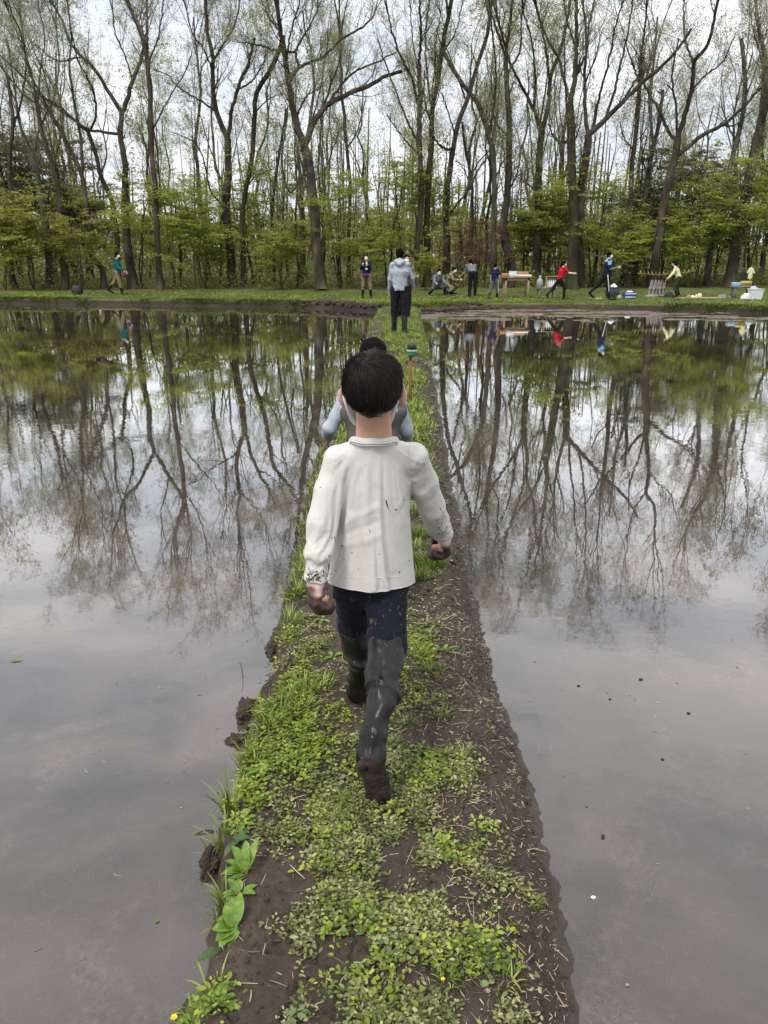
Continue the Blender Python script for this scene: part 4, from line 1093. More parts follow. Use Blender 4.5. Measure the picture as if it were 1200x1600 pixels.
def person(label, loc, rz, H, pose, top, pants, boots, hairm=None, hair_long=False, mask=True, h=.0095, group=None, extra=None, gender_w=1.0, gloves=None, headyaw=0.0, headtilt=0.0, sleeve=1.0, crease=1.0, armr=1.0):
    """loc: the ground point below the hips; faces +y before the turn rz. pose: lean, legs [(thigh, knee, out, toe)], arms [(fwd, out, elbow)] left then right, degrees"""
    s = H / 1.70
    root = empty('person', loc, rz, label, 'person', group)
    la = math.radians(pose.get('lean', 3)); hipw, shw = .092 * s, .162 * s * gender_w
    th, shn, fo = .245 * H, .240 * H, .15 * H * .98
    legs = []
    for i, (a, k, o, toe) in enumerate(pose['legs']):
        sx = (-1, 1)[i]
        a, k, o = math.radians(a), math.radians(k), math.radians(o)
        hip = np.array((sx * hipw, 0, 0.0))
        kd = np.array((sx * math.sin(o), math.sin(a), -math.cos(a))); knee = hip + nrm(kd) * th
        sd = np.array((sx * math.sin(o) * .4, math.sin(a - k), -math.cos(a - k))); ank = knee + nrm(sd) * shn
        t = math.radians(toe)
        fd = np.array((sx * .12, math.cos(t), -math.sin(t)))
        legs.append([hip, knee, ank, nrm(fd)])
    low = min(min(L[2][2] - .078 * s, (L[2] + L[3] * fo * .8)[2] - .035 * s) for L in legs)
    up = np.array((0, 0, -low))
    for L in legs: L[0], L[1], L[2] = L[0] + up, L[1] + up, L[2] + up
    pel = up.copy()
    ax = np.array((0, math.sin(la), math.cos(la)))
    ey = np.array((0, math.cos(la), -math.sin(la)))
    chest = pel + ax * .20 * H; neck = pel + ax * .315 * H
    hc = neck + nrm(ax + np.array((0, .25, .35 if la < 1 else .0))) * .085 * H
    arms = []
    for i, (f, o, e) in enumerate(pose['arms']):
        sx = (-1, 1)[i]; f, o, e = math.radians(f), math.radians(o), math.radians(e)
        sh = pel + ax * .285 * H + np.array((sx * shw, 0, 0))
        u = nrm(np.array((sx * math.sin(o), math.sin(f) * math.cos(o), -math.cos(f) * math.cos(o))))
        el = sh + u * .172 * H
        inw = pose.get('inward', 0) * -sx
        v = nrm(np.array((sx * math.sin(o) * .3 + inw, math.sin(f + e), -math.cos(f + e)))); wr = el + v * .145 * H
        arms.append((sh, el, wr, v))
    allp = np.array([p for L in legs for p in (L[0], L[1], L[2], L[2] + L[3] * fo)] + [p for A in arms for p in (A[0], A[1], A[2], A[2] + A[3] * .18 * s)] + [hc, pel])
    lo, hi = allp.min(0) - .14 * s, allp.max(0) + .14 * s
    # body: one continuous surface
    F = Field(lo, hi, h)
    w = head(F, hc, s, lat=headyaw, tilt=la * .5 + headtilt)
    F.cone(neck - ax * .03 * s, hc - np.array((0, .01, .03)) * s, .055 * s, .050 * s, .02 * s)
    F.cone(pel + ax * .02, chest, .095 * s, .098 * s, .04, (np.array((1, 0, 0)), 1.15))
    F.cone(chest, pel + ax * .25 * H, .098 * s, .060 * s, .04, (np.array((1, 0, 0)), 1.35))
    for sh, el, wr, v in arms:
        F.chain([neck - ax * .045 * s, sh, el, wr], [.042 * s, .042 * s, .034 * s, .024 * s], .02 * s)
        hs = 1.05 * s
        side = np.array((0, 1, 0)) if abs(v[1]) < .8 else np.array((0, 0, 1))
        hand(F, wr, v, np.array((-np.sign(sh[0]) or 1, 0, 0)), side, hs, pose.get('curl', 22), k=.003)
    for hip, knee, ank, fd in legs:
        F.chain([hip, knee, ank], [.085 * s, .055 * s, .038 * s], .02 * s)
        F.cone(ank - np.array((0, .01, .03)) * s, ank + fd * fo * .75 - np.array((0, 0, .03)) * s, .036 * s, .028 * s, .01)
    MB().add(*F.mesh()).build('body', m_skin, root, True, attr=False)
    def part(name, mat, fn, hh=None):
        Fp = Field(lo, hi, hh or h); fn(Fp)
        V, Q = Fp.mesh()
        if len(V): return MB().add(V, Q).build(name, mat, root, True, attr=False)
    g = .016 * s
    def f_top(F):
        F.cone(pel + ax * .005 * H, chest, .112 * s + g, .112 * s + g, .03, (np.array((1, 0, 0)), 1.20))
        F.cone(chest, pel + ax * .262 * H, .112 * s + g, .062 * s + g, .05, (np.array((1, 0, 0)), 1.42))
        F.plane(pel - ax * .015 * H, -ax)
        for sh, el, wr, v in arms:
            if sleeve >= 1: F.chain([neck - ax * .035 * s, sh - ax * .01, el, wr - v * .01], [.045 * s, (.052 * s + g * .5) * (armr + 1) / 2, (.042 * s + g) * armr, (.031 * s + g) * armr], .03 * s)
            else: F.chain([neck - ax * .05 * s, sh, sh + (el - sh) * sleeve * 1.6], [.045 * s, .052 * s + g * .5, .050 * s + g], .03 * s)
        F.apply(lo, hi, lambda X, Y, Z: crease * (.009 * s * vnoise(X * 19 + 3 + 6 * Z, Y * 13, Z * 15, 3) + .004 * s * vnoise(X * 45, Y * 30, Z * 38, 13)), op='disp')
    part('top', top, f_top)
    bt = pose.get('boot', .42)
    def f_pants(F):
        F.cone(pel + ax * .02 * H, pel - np.array((0, 0, .01)), .098 * s + g * .4, .102 * s + g * .4, .03, (np.array((1, 0, 0)), 1.15))
        for hip, knee, ank, fd in legs:
            end = knee + (ank - knee) * (bt + .12 if boots is not None and bt < .9 else .97)
            F.chain([hip, knee, end], [.090 * s + g * .6, .064 * s + g * .6, .052 * s + g * .5], .02 * s)
        F.apply(lo, hi, lambda X, Y, Z: .007 * s * vnoise(X * 18, Y * 14, Z * 24, 8), op='disp')
    part('trousers', pants, f_pants)
    def f_boot(i):
        def f(F):
            hip, knee, ank, fd = legs[i]
            F.chain([knee + (ank - knee) * bt, ank], [.056 * s + g * .6, .042 * s + g * .6], .01)
            F.plane(knee + (ank - knee) * bt, knee - ank)
            q = np.array((0, 0, .038)) * s
            F.cone(ank - q - fd * .035 * s, ank + fd * fo * .85 - q * .9, .046 * s, .040 * s, .02, (np.array((0, 0, 1)), .85))
        return f
    if boots is not None:
        for i in (0, 1): part('boot', boots, f_boot(i))
    hm = hairm or m_hair
    R = rotm(2, headyaw) @ rotm(0, -(la * .5 + headtilt))
    def f_hair(F):
        F.ell(w(0, -.022, .030), np.array((.086, .098, .090)) * s, .01, R)
        F.ell(w(0, -.050, -.030), np.array((.070, .058, .070)) * s, .02, R)
        if hair_long:
            F.chain([w(0, -.10, .01), w(0, -.13, -.09), w(0, -.12, -.20)], [.032 * s, .036 * s, .018 * s], .02)
        F.ell(w(0, .085, -.045), np.array((.10, .082, .085)) * s, .008, R, op='sub')
        F.ell(w(0, .03, -.12), np.array((.12, .10, .06)) * s, .008, R, op='sub')
    def f_hair2(F):
        f_hair(F); F.apply(hc - .14 * s, hc + .14 * s, lambda X, Y, Z: .0035 * vnoise((X - hc[0]) * 95 / s, (Y - hc[1]) * 80 / s, (Z - hc[2]) * 18 / s, 7), op='disp')
    part('hair', hm, f_hair2)
    if mask:
        def f_mask(F):
            F.ell(w(0, .032, -.040), np.array((.066, .076, .062)) * s, .005, R)
            F.ell(w(0, -.055, -.04), np.array((.12, .085, .14)) * s, .006, R, op='sub')
        part('mask', m_maskw, f_mask)
    for sx in (-1, 1):
        e = MB().lathe([(.0001, -.010 * s), (.008 * s, -.006 * s), (.0105 * s, 0), (.008 * s, .006 * s), (.0001, .010 * s)], S=10)
        V = np.vstack(e.v); e.v = [V + w(sx * .030, .078, .006)]
        e.build('eye', m_eye, root, attr=False)
    if extra: extra(root, dict(pel=pel, ax=ax, neck=neck, chest=chest, legs=legs, arms=arms, w=w, s=s, lo=lo, hi=hi, part=part, hc=hc))
    return root

# ---------------- the boy in the white shirt, close to the camera
def boy():
    base = G(575, 1130, .14)
    root = empty('person', base, 0, 'boy in a muddy white long sleeved shirt walking away on the path, nearest the camera', 'person')
    hcen = P(582, 600, 2.17)
    neck0, neck1 = P(584, 640, 2.165), P(584, 690, 2.20)
    shL, elL, wrL = P(527, 716, 2.205), P(500, 812, 2.15), P(493, 903, 2.11)
    shR, elR, wrR = P(648, 712, 2.215), P(677, 788, 2.31), P(692, 832, 2.44)
    hipL, knL, anL = P(553, 915, 2.24), P(555, 972, 2.37), P(563, 1078, 2.37)
    hipR, knR, anR = P(606, 915, 2.23), P(605, 1006, 2.14), P(584, 1150, 1.875)
    hlR, toR = P(577, 1172, 1.835), G(594, 1232, .175)
    tc_ = P(584, 780, 2.22)
    def box(F0, pts, m): 
        a = np.array(pts); return a.min(0) - m, a.max(0) + m
    lo, hi = box(None, [hcen, shL, elL, wrL, shR, elR, wrR, hipL, anL, anR, toR, P(490, 985, 2.1)], .15)
    h = .0048
    F = Field(lo, hi, h)
    s = .80
    w = head(F, hcen, s, ears=False)
    F.ell(hcen + np.array((0, -.012, .014)), (.066, .080, .072), .01)
    for sx in (-1, 1):                                     # ears stand off the head
        c = hcen + np.array((sx * .080, -.008, -.034))
        F.ell(c, (.0085, .0215, .030), .004, rotm(2, sx * .95) @ rotm(1, sx * .10))
        F.ell(c + np.array((sx * .004, .008, .001)), (.005, .011, .018), .003, rotm(2, sx * .95), op='sub')
        F.cone(c + np.array((-sx * .014, .010, -.004)), c, .013, .007, .006)
    F.cone(neck0, neck1, .0435, .0465, .018)
    for sx in (-1, 1): F.cone(neck0 + np.array((sx * .022, -.012, .01)), neck1 + np.array((sx * .026, -.010, 0)), .024, .026, .014)
    F.cone(P(584, 722, 2.24), P(582, 880, 2.25), .052, .056, .03, (np.array((1, 0, 0)), 1.2))
    F.chain([P(584, 704, 2.225), shL, elL, wrL], [.036, .027, .023, .018], .012)
    F.chain([P(584, 704, 2.225), shR, elR, wrR], [.036, .027, .023, .018], .012)
    dL = nrm(P(490, 965, 2.10) - wrL); dR = nrm(P(697, 858, 2.475) - wrR)
    hand(F, wrL, dL, (.75, .35, 0), (.15, 1, 0), .74, 34)
    hand(F, wrR, dR, (-.9, -.2, 0), (.0, 1, .3), .74, 40)
    F.chain([hipL, knL, anL], [.046, .034, .024], .01); F.chain([hipR, knR, anR], [.046, .034, .022], .01)
    F.cone(anL, anL + np.array((0.0, .07, -.045)), .020, .014, .01); F.cone(anR, anR * .4 + toR * .6, .014, .010, .01)
    V, Q = F.mesh()
    MB().add(V, Q).build('body', m_skin, root, True, base, attr=False)
    def part(name, mat, fn, hh=h, box_=None, par=root, it=1, org=base):
        Fp = Field(*(box_ or (lo, hi)), hh); fn(Fp); V, Q = Fp.mesh()
        for _ in range(it):
            acc = np.zeros_like(V); n = np.zeros(len(V))
            for a, b in ((0, 1), (1, 2), (2, 3), (3, 0)):
                np.add.at(acc, Q[:, a], V[Q[:, b]]); np.add.at(n, Q[:, a], 1); np.add.at(acc, Q[:, b], V[Q[:, a]]); np.add.at(n, Q[:, b], 1)
            V = V * .4 + .6 * acc / np.maximum(n, 1)[:, None]
        return MB().add(V, Q).build(name, mat, par, True, org, attr=False)
    # ---- shirt: cut round the figure, then draped as cloth over a slightly slimmer form so that it falls in real folds
    zz = lambda py, Y=2.2: P(584, py, Y)[2]
    xx = lambda px, py=800, Y=2.17: P(px, py, Y)[0]
    pz = (910, 880, 840, 800, 760, 725, 704)
    zs = [zz(p) for p in pz]
    xl_ = [509, 514, 521, 526, 529, 531, 548]; xr_ = [652, 648, 644, 641, 640, 640, 624]
    def torso(F, off, kk=.008, z0=0):
        cx = [(xx(a, p) + xx(b, p)) / 2 for a, b, p in zip(xl_, xr_, pz)]; ax_ = [(xx(b, p) - xx(a, p)) / 2 + off for a, b, p in zip(xl_, xr_, pz)]
        ay_ = [v + off for v in (.096, .090, .085, .083, .084, .074, .056)]; cy = [2.245, 2.24, 2.235, 2.23, 2.225, 2.22, 2.212]
        z2 = list(zs); z2[0] -= z0
        loft(F, z2, cx, cy, ax_, ay_, kk)
        F.cone(P(584, 668, 2.184), P(584, 722, 2.224), .044 + off, .062 + off, .010, (np.array((1, 0, 0)), 1.18))
        for sh in (shL, shR):
            F.cone(P(584, 712, 2.22), sh, .036 + off, .036 + off, .020, (np.array((0, 1, 0)), 1.3))
    def arms_(F, r, kk=.012):
        F.chain([shL, P(512, 765, 2.18), elL, P(496, 860, 2.125), wrL + dL * .012], r, kk)
        F.chain([shR, P(664, 752, 2.26), elR, (elR + wrR) / 2, wrR + dR * .012], r, kk)
    zh = zz(908)
    FS = Field((-.29, 2.0, zz(925) - .07), (.29, 2.58, zz(665)), .0070)
    torso(FS, .006); arms_(FS, [.040, .043, .042, .040, .034])
    V, Q = FS.mesh()
    Cq = V[Q].mean(1)
    cc = P(584, 683, 2.189)
    neckd = np.hypot((Cq[:, 0] - cc[0]) / 1.10, Cq[:, 1] - cc[1])
    drop = (neckd < .095) & (Cq[:, 2] > 1.154 - .22 * np.maximum(Cq[:, 1] - 2.16, 0))
    drop |= (Cq[:, 2] < zh) & (np.abs(Cq[:, 0] - tc_[0]) < .135) & (Cq[:, 1] > 2.12)
    drop |= ((Cq - (wrL + dL * .004)) @ dL > 0) & (np.linalg.norm(Cq - wrL, axis=1) < .08)
    drop |= ((Cq - (wrR + dR * .004)) @ dR > 0) & (np.linalg.norm(Cq - wrR, axis=1) < .08)
    Q = Q[~drop]
    use = np.unique(Q); remap = -np.ones(len(V), int); remap[use] = np.arange(len(use)); V = V[use]; Q = remap[Q]
    FC = Field((-.29, 2.0, zz(960) - .05), (.29, 2.58, zz(655)), .009)
    torso(FC, -.0075, z0=.05)
    FC.cone(P(584, 640, 2.175), P(584, 700, 2.205), .044, .046, .01)
    FC.ell(P(580, 905, 2.245), (.116, .098, .090), .02)
    arms_(FC, [.031, .031, .028, .026, .024], .02)
    col = MB().add(*FC.mesh()).build('form', None, attr=False)
    cmod = col.modifiers.new('c', 'COLLISION'); col.collision.thickness_outer = .0025; col.collision.cloth_friction = 12
    shirt = MB().add(V, Q).build('shirt', m_shirt, attr=False)
    nd = np.hypot((V[:, 0] - cc[0]) / 1.10, V[:, 1] - cc[1])
    pin = (nd < .085) & (V[:, 2] > 1.137 - .22 * np.maximum(V[:, 1] - 2.16, 0))
    vg = shirt.vertex_groups.new(name='pin'); vg.add([int(i) for i in np.nonzero(pin)[0]], 1.0, 'REPLACE')
    cuff = (np.linalg.norm(V - wrL, axis=1) < .030) | (np.linalg.norm(V - wrR, axis=1) < .030) 
    vg.add([int(i) for i in np.nonzero(((V - wrL) @ dL > -.006) & (np.linalg.norm(V - wrL, axis=1) < .06) | ((V - wrR) @ dR > -.006) & (np.linalg.norm(V - wrR, axis=1) < .06))[0]], .9, 'REPLACE')
    cm = shirt.modifiers.new('cloth', 'CLOTH'); cs = cm.settings
    cs.quality = 5; cs.mass = .12; cs.tension_stiffness = 18; cs.compression_stiffness = 18; cs.shear_stiffness = 9; cs.bending_stiffness = 0.4
    cs.tension_damping = 8; cs.compression_damping = 8; cs.bending_damping = .5; cs.air_damping = 2
    cs.shrink_min = -.010; cs.vertex_group_mass = 'pin'
    cc2 = cm.collision_settings; cc2.use_collision = True; cc2.distance_min = .003; cc2.collision_quality = 2
    cm.point_cache.frame_start = 1; cm.point_cache.frame_end = 60
    for fr in range(1, 27):
        SC.frame_set(fr)
    dg = bpy.context.evaluated_depsgraph_get(); ev = shirt.evaluated_get(dg); me2 = ev.to_mesh()
    co = np.empty(len(me2.vertices) * 3, np.float32); me2.vertices.foreach_get('co', co); co = co.reshape(-1, 3).astype(float)
    ev.to_mesh_clear()
    bpy.data.objects.remove(shirt); bpy.data.objects.remove(col); SC.frame_set(1)
    FOLDS = [([(538, 822), (560, 808), (590, 792)], 3, 9), ([(532, 842), (555, 831), (588, 815)], -3, 9), ([(520, 860), (550, 853), (592, 836)], 2.6, 10), ([(545, 722), (542, 760), (546, 800)], -3, 9), ([(640, 760), (624, 800), (604, 832)], 2.4, 10), ([(641, 785), (622, 806), (600, 838)], -2.6, 9),
             ([(600, 838), (608, 866), (613, 893)], 2.6, 9), ([(563, 742), (553, 772), (548, 800)], -2.6, 10), ([(593, 708), (598, 734), (612, 770)], -2.2, 9), ([(628, 835), (634, 868), (637, 893)], -2.4, 9), ([(566, 850), (571, 878), (573, 900)], -2.0, 9), ([(580, 704), (584, 735), (590, 756)], 1.8, 9)]
    Dz = np.zeros(len(co))
    for pts, amp, wd in FOLDS:
        q = resample(np.array([P(a_, b_2, 2.14) for a_, b_2 in pts])[:, [0, 2]], 24)
        d2 = ((co[:, None, [0, 2]] - q[None]) ** 2).sum(-1).min(1)
        Dz += amp * .001 * np.exp(-d2 / (wd * .001) ** 2)
    back = np.clip((2.235 - co[:, 1]) * 16, 0, 1) * np.clip((.135 - np.abs(co[:, 0] - tc_[0])) * 50, 0, 1)
    co[:, 1] -= Dz * back
    shirt = MB().add(co, Q).build('shirt', m_shirt, root, True, base, attr=False)
    ss = shirt.modifiers.new('round', 'SUBSURF'); ss.levels = 1; ss.render_levels = 1
    so = shirt.modifiers.new('thick', 'SOLIDIFY'); so.thickness = .0014; so.offset = 0
    from mathutils.bvhtree import BVHTree
    bv = BVHTree.FromPolygons([tuple(v) for v in co], [tuple(q) for q in Q.tolist()])
    rr = np.random.default_rng(6)
    SP = [(604.6, 786, 5.5, 1.0, 75), (630.8, 781.6, 3.2, 1.1, 40), (617.7, 796, 1.7, 1.6, 0), (579, 832, 3.4, .8, 70), (522.7, 841, 3.6, 1.0, 80), (518, 840, 1.8, 1, 60), (534.5, 853, 1.5, 1.1, 0), (550.2, 863.5, 1.7, 1.6, 0), (494.6, 847, 3.6, 1.1, 40),
          (604.8, 884.5, 3.0, 1.2, 60), (514.8, 868.8, 1.5, 1, 0), (593, 866, .9, .9, 0), (524, 891, 2.6, .7, 10), (639, 876, 1.2, 1, 20), (624, 894, 1.4, 1, 50), (688, 795, 2.6, 1.0, 60), (684, 800, 1.8, .8, 40), (692, 806, 2.2, .8, 70), (501, 762, .8, .8, 0), (470, 872, 1.5, .8, 60), (602, 890, 1.6, .8, 80), (560, 889, 1.0, .8, 0)]
    for _ in range(70): SP.append((492 + rr.normal() * 13, 908 - abs(rr.normal()) * 9, .8 + 2.4 * rr.random() ** 2, .7 + 1.0 * rr.random(), rr.random() * 180))
    for _ in range(34): SP.append((692 + rr.normal() * 7, 838 - abs(rr.normal()) * 14, .6 + 1.6 * rr.random() ** 2, .6 + .6 * rr.random(), rr.random() * 180))
    mm = MB()
    for px, py, a_l, b_l, an_ in SP:
        dr = nrm(ray(px, py)); hit, nn, fi, dist = bv.ray_cast(Vector(EYE), Vector(dr))
        if hit is None: continue
        nn = np.array(nn); nn = nn if nn @ dr < 0 else -nn
        hx = nrm(np.cross(nn, (0, 0, 1.))); hy = np.cross(hx, nn); ca, sa = math.cos(math.radians(an_)), math.sin(math.radians(an_))
        u_, v_ = hx * ca + hy * sa, hy * ca - hx * sa
        k_ = 10; tt = np.linspace(0, 2 * np.pi, k_, endpoint=False); rad = 1 + .35 * rr.normal(size=k_)
        rim = np.array(hit) + nn * .0006 + (u_ * (np.cos(tt) * rad)[:, None] * a_l + v_ * (np.sin(tt) * rad)[:, None] * b_l) * .0025
        V_ = np.vstack([rim, np.array(hit) + nn * .0016])
        mm.add(V_, tris=[(i_, (i_ + 1) % k_, k_) for i_ in range(k_)])
    ms = MB()
    for pts in (((495, 728), (504, 730), (515, 734), (527, 741)), ((532, 700), (530, 716), (530, 735), (533, 755)), ((637, 698), (640, 716), (641, 735), (641, 752)), ((512, 896), (540, 901), (580, 903), (620, 901), (648, 893)), ((545, 696), (565, 701), (584, 702), (604, 701), (624, 696))):
        q_ = resample(np.array(pts, float), 40); out_ = []
        for px, py in q_:
            dr = nrm(ray(px, py)); hit, nn, fi, dist = bv.ray_cast(Vector(EYE), Vector(dr))
            if hit is not None:
                nn = np.array(nn); nn = nn if nn @ dr < 0 else -nn; out_.append(np.array(hit) + nn * .0004)
        if len(out_) > 8:
            out_ = np.array(out_)
            for _ in range(2): out_[1:-1] = (out_[:-2] + 2 * out_[1:-1] + out_[2:]) / 4
            ms.tube(out_, .0011, 5)
    o = ms.build('seams', m_shirt, shirt, True, None, attr=False); o.location = -base
    o = mm.build('mud_splashes', m_splash, shirt, True, None, attr=False); o.location = -base; o['kind'] = 'stuff'
    # ribbed collar and stitched hems follow the open edges of the cloth
    from collections import defaultdict
    ec = defaultdict(int); 
    for q in Q:
        for a_, b_2 in zip(q, np.roll(q, -1)): ec[(min(a_, b_2), max(a_, b_2))] += 1
    bd = defaultdict(list)
    for (a_, b_2), k_ in ec.items():
        if k_ == 1: bd[a_].append(b_2); bd[b_2].append(a_)
    seen = set(); loops = []
    for st in bd:
        if st in seen: continue
        L_ = [st]; seen.add(st); cur = st
        while True:
            nx = [v for v in bd[cur] if v not in seen]
            if not nx: break
            cur = nx[0]; seen.add(cur); L_.append(cur)
        if len(L_) > 20: loops.append(np.array(L_))
    for L_ in loops:
        p = co[L_]; 
        for _ in range(3): p = (np.roll(p, 1, 0) + 2 * p + np.roll(p, -1, 0)) / 4
        p = np.vstack([p, p[:1]])
        neck_ = p[:, 2].mean() > 1.10
        if neck_:
            mb = MB(); c0 = p.mean(0)
            for k_, (dz, ex, r_) in enumerate(((.0045, -.0030, .0042), (.0000, .0000, .0046), (-.0050, .0030, .0040), (-.011, .0055, .0014))):
                q_ = p.copy(); dr = q_[:, :2] - c0[:2]; q_[:, :2] += dr / np.linalg.norm(dr, axis=1, keepdims=True) * ex; q_[:, 2] += dz
                mb.tube(q_, r_, 6, False)
            o = mb.build('collar', m_shirt, shirt, True, None, attr=False); o.location = -base
        else:
            o = MB().tube(p, .0020, 5, False).build('hem', m_shirt, shirt, True, None, attr=False); o.location = -base
    # ---- trousers
    def f_tr(F):
        zs = [zz(985), zz(955), zz(925), zz(880)]
        F.ell(P(580, 905, 2.245), (.102, .086, .085), .01)
        F.chain([hipL + np.array((0, 0, .02)), knL, knL + (anL - knL) * .12], [.070, .054, .050], .025)
        F.chain([hipR + np.array((-.004, 0, .02)), knR, knR + (anR - knR) * .10], [.067, .061, .055], .025)
        X, Y, Z = F.grid((slice(None),) * 3)
        t = (Z - knR[2])
        D = .0055 * vnoise(X * 10 + Z * 14, Y * 9, Z * 24, 41) + .003 * vnoise(X * 30, Y * 20, Z * 34, 42)
        D = D - .008 * np.exp(-((Z - knR[2] - .004 + (X - knR[0]) * .3) / .009) ** 2) * np.exp(-((X - knR[0]) / .06) ** 2)
        D = D + .007 * np.exp(-((Z - knR[2] - .028 - (X - knR[0]) * .25) / .010) ** 2) * np.exp(-((X - knR[0]) / .06) ** 2)
        F.F = F.F + D.astype(np.float32)
    part('trousers', m_navy, f_tr, .0042, (np.array((-.17, 1.95, zz(1110))), np.array((.15, 2.5, zz(860)))))
    # ---- rubber boots
    def f_boot(kn, an_, heel, toe, k0):
        def f(F):
            top_ = kn + (an_ - kn) * k0
            mid = kn + (an_ - kn) * .55 + np.array((.008, -.012, .002))
            F.chain([top_, mid, an_], [.058, .047, .037], .01)
            F.plane(top_, kn - an_)
            fd = nrm(toe - heel)
            F.cone(heel + fd * .025, toe - fd * .03, .036, .038, .02)
            F.cone(an_, heel + fd * .04, .037, .036, .02)
            X, Y, Z = F.grid((slice(None),) * 3)
            ba = an_ - kn; L = ba @ ba
            t = ((X - kn[0]) * ba[0] + (Y - kn[1]) * ba[1] + (Z - kn[2]) * ba[2]) / L
            a = np.arctan2(Y - kn[1] - t * ba[1], X - kn[0] - t * ba[0])
            D = .0085 * vnoise(t * 5 + np.sin(a), a * 1.2, t * 0 + 2, 51) + .0025 * vnoise(X * 40, Y * 40, Z * 40, 52)
            D = D + .006 * np.exp(-((t - .62 - .08 * np.sin(a * 1 + .6)) / .035) ** 2) - .006 * np.exp(-((t - .56 - .06 * np.sin(a + 1)) / .03) ** 2)
            D = D + .004 * np.sin(a * 3 + t * 3) * np.clip(1 - t, 0, 1)          # lengthwise ridges
            F.F = F.F + D.astype(np.float32)
            # step of the foot piece below the shaft
        return f
    bxR = (np.minimum(np.minimum(knR, anR), np.minimum(hlR, toR)) - .07, np.maximum(np.maximum(knR, anR), np.maximum(hlR, toR)) + .07)
    bR = part('boot', m_rubber, f_boot(knR, anR, hlR, toR, .04), .0042, bxR)
    heL = G(561, 1104, .145) + np.array((0, .02, .035)); toL = heL + np.array((-.012, .16, -.005))
    bxL = (np.minimum(np.minimum(knL, anL), np.minimum(heL, toL)) - .07, np.maximum(np.maximum(knL, anL), np.maximum(heL, toL)) + .07)
    part('boot', m_rubber, f_boot(knL, anL, heL, toL, .10), .0042, bxL)
    # sole of the lifted boot, tread bars
    fd = nrm(toR - hlR); nb = nrm(np.cross(fd, np.array((1, 0, 0.05)))); nb = nb if nb[1] < 0 else -nb; sd = nrm(np.cross(nb, fd))
    def f_sole(F):
        c0 = hlR + nb * .030
        F.cone(c0 + fd * .022, c0 + fd * .065, .034, .030, .01, (nb, .40))
        F.cone(c0 + fd * .075, c0 + fd * .150, .032, .040, .012, (nb, .36))
        X, Y, Z = F.grid((slice(None),) * 3)
        t = (X - c0[0]) * fd[0] + (Y - c0[1]) * fd[1] + (Z - c0[2]) * fd[2]
        F.F = F.F + (.0011 * np.sin(t * 380 + 5 * vnoise(X * 20, Y * 20, Z * 20, 63)) + .008 * vnoise(X * 40, Y * 40, Z * 40, 61) + .002 * vnoise(X * 120, Y * 120, Z * 120, 62)).astype(np.float32)
    part('sole', m_sole, f_sole, .0036, bxR, bR, 0, (0, 0, 0)).location = (0, 0, 0)
    # ---- gloves, muddy
    def f_gl(wr, d, n_, sd_, cr, pts):
        def f(F):
            F.cone(wr - d * .012, wr + d * .015, .026, .028, .01)
            hand(F, wr, d, n_, sd_, .96, cr * .8, .0048, .005)
            X, Y, Z = F.grid((slice(None),) * 3)
            F.F = F.F + (.0025 * vnoise(X * 60, Y * 60, Z * 60, 71)).astype(np.float32)
        return f
    for wr, d, n_, sd_, cr in ((wrL, dL, (.75, .35, 0), (.15, 1, 0), 34), (wrR, dR, (-.9, -.2, 0), (0, 1, .3), 40)):
        FG = Field(wr - .14, wr + .14, .0034); f_gl(wr, d, n_, sd_, cr, 0)(FG); V, Q = FG.mesh()
        t_ = (V - wr) @ d / .072 + .55 * fbm(V[:, 0] * 30, V[:, 1] * 30, V[:, 2] * 30, 3, seed=77)
        MB().add(V, Q, a=np.clip(t_ * .75 + .12, 0, 1)).build('glove', m_glove, root, True, base)
    # ---- face mask pulled round the chin, with the two ear loops
    def f_mask(F):
        F.ell(w(0, .030, -.044), np.array((.068, .080, .066)) * s, .005)
        F.ell(w(0, -.052, -.03), np.array((.12, .080, .15)) * s, .004, op='sub')
    mk_ = part('mask', m_maskw, f_mask, .0042, (hcen - .12, hcen + .12))
    for sx, pts in ((-1, [(537, 612, 2.165), (538, 622, 2.145), (543, 638, 2.15), (550, 655, 2.175), (557, 664, 2.20)]), (1, [(624, 612, 2.165), (623, 622, 2.145), (617, 638, 2.15), (611, 655, 2.175), (606, 664, 2.20)])):
        p = resample([P(*q) for q in pts], 14)
        wd = np.linspace(.0034, .0085, 14)
        a, b = p + np.array((1, 0, 0)) * wd[:, None], p - np.array((1, 0, 0)) * wd[:, None]
        th = np.array((0, .0016, 0))
        V = np.concatenate([a, b, a + th, b + th]); Q = []
        for i in range(13): Q += [(i, i + 1, 15 + i, 14 + i), (28 + i, 42 + i, 43 + i, 29 + i), (i, 28 + i, 29 + i, i + 1), (14 + i, 15 + i, 43 + i, 42 + i)]
        o = MB().add(V, Q).build('ear_loop', m_maskw, mk_, True, None, attr=False); o.location = -base
    # fix sub-part offsets: meshes under a part whose mesh was shifted by base
    # ---- hair: a cap and many strands that follow it out of the crown whorl
    E1c, E1r = hcen + np.array((0.0, -.013, .009)), np.array((.0765, .089, .0795))
    E2c, E2r = hcen + np.array((0.0, -.036, -.036)), np.array((.063, .052, .048))
    def sdf(p):
        q1 = (np.linalg.norm((p - E1c) / E1r, axis=-1) - 1) * E1r.min(); q2 = (np.linalg.norm((p - E2c) / E2r, axis=-1) - 1) * E2r.min()
        k = .03; hh = np.clip(.5 + .5 * (q1 - q2) / k, 0, 1)
        return q1 * (1 - hh) + q2 * hh - k * hh * (1 - hh)
    def grad(p):
        e = 1e-3; g = np.stack([sdf(p + d) - sdf(p - d) for d in np.eye(3) * e], -1)
        return nrm(g)
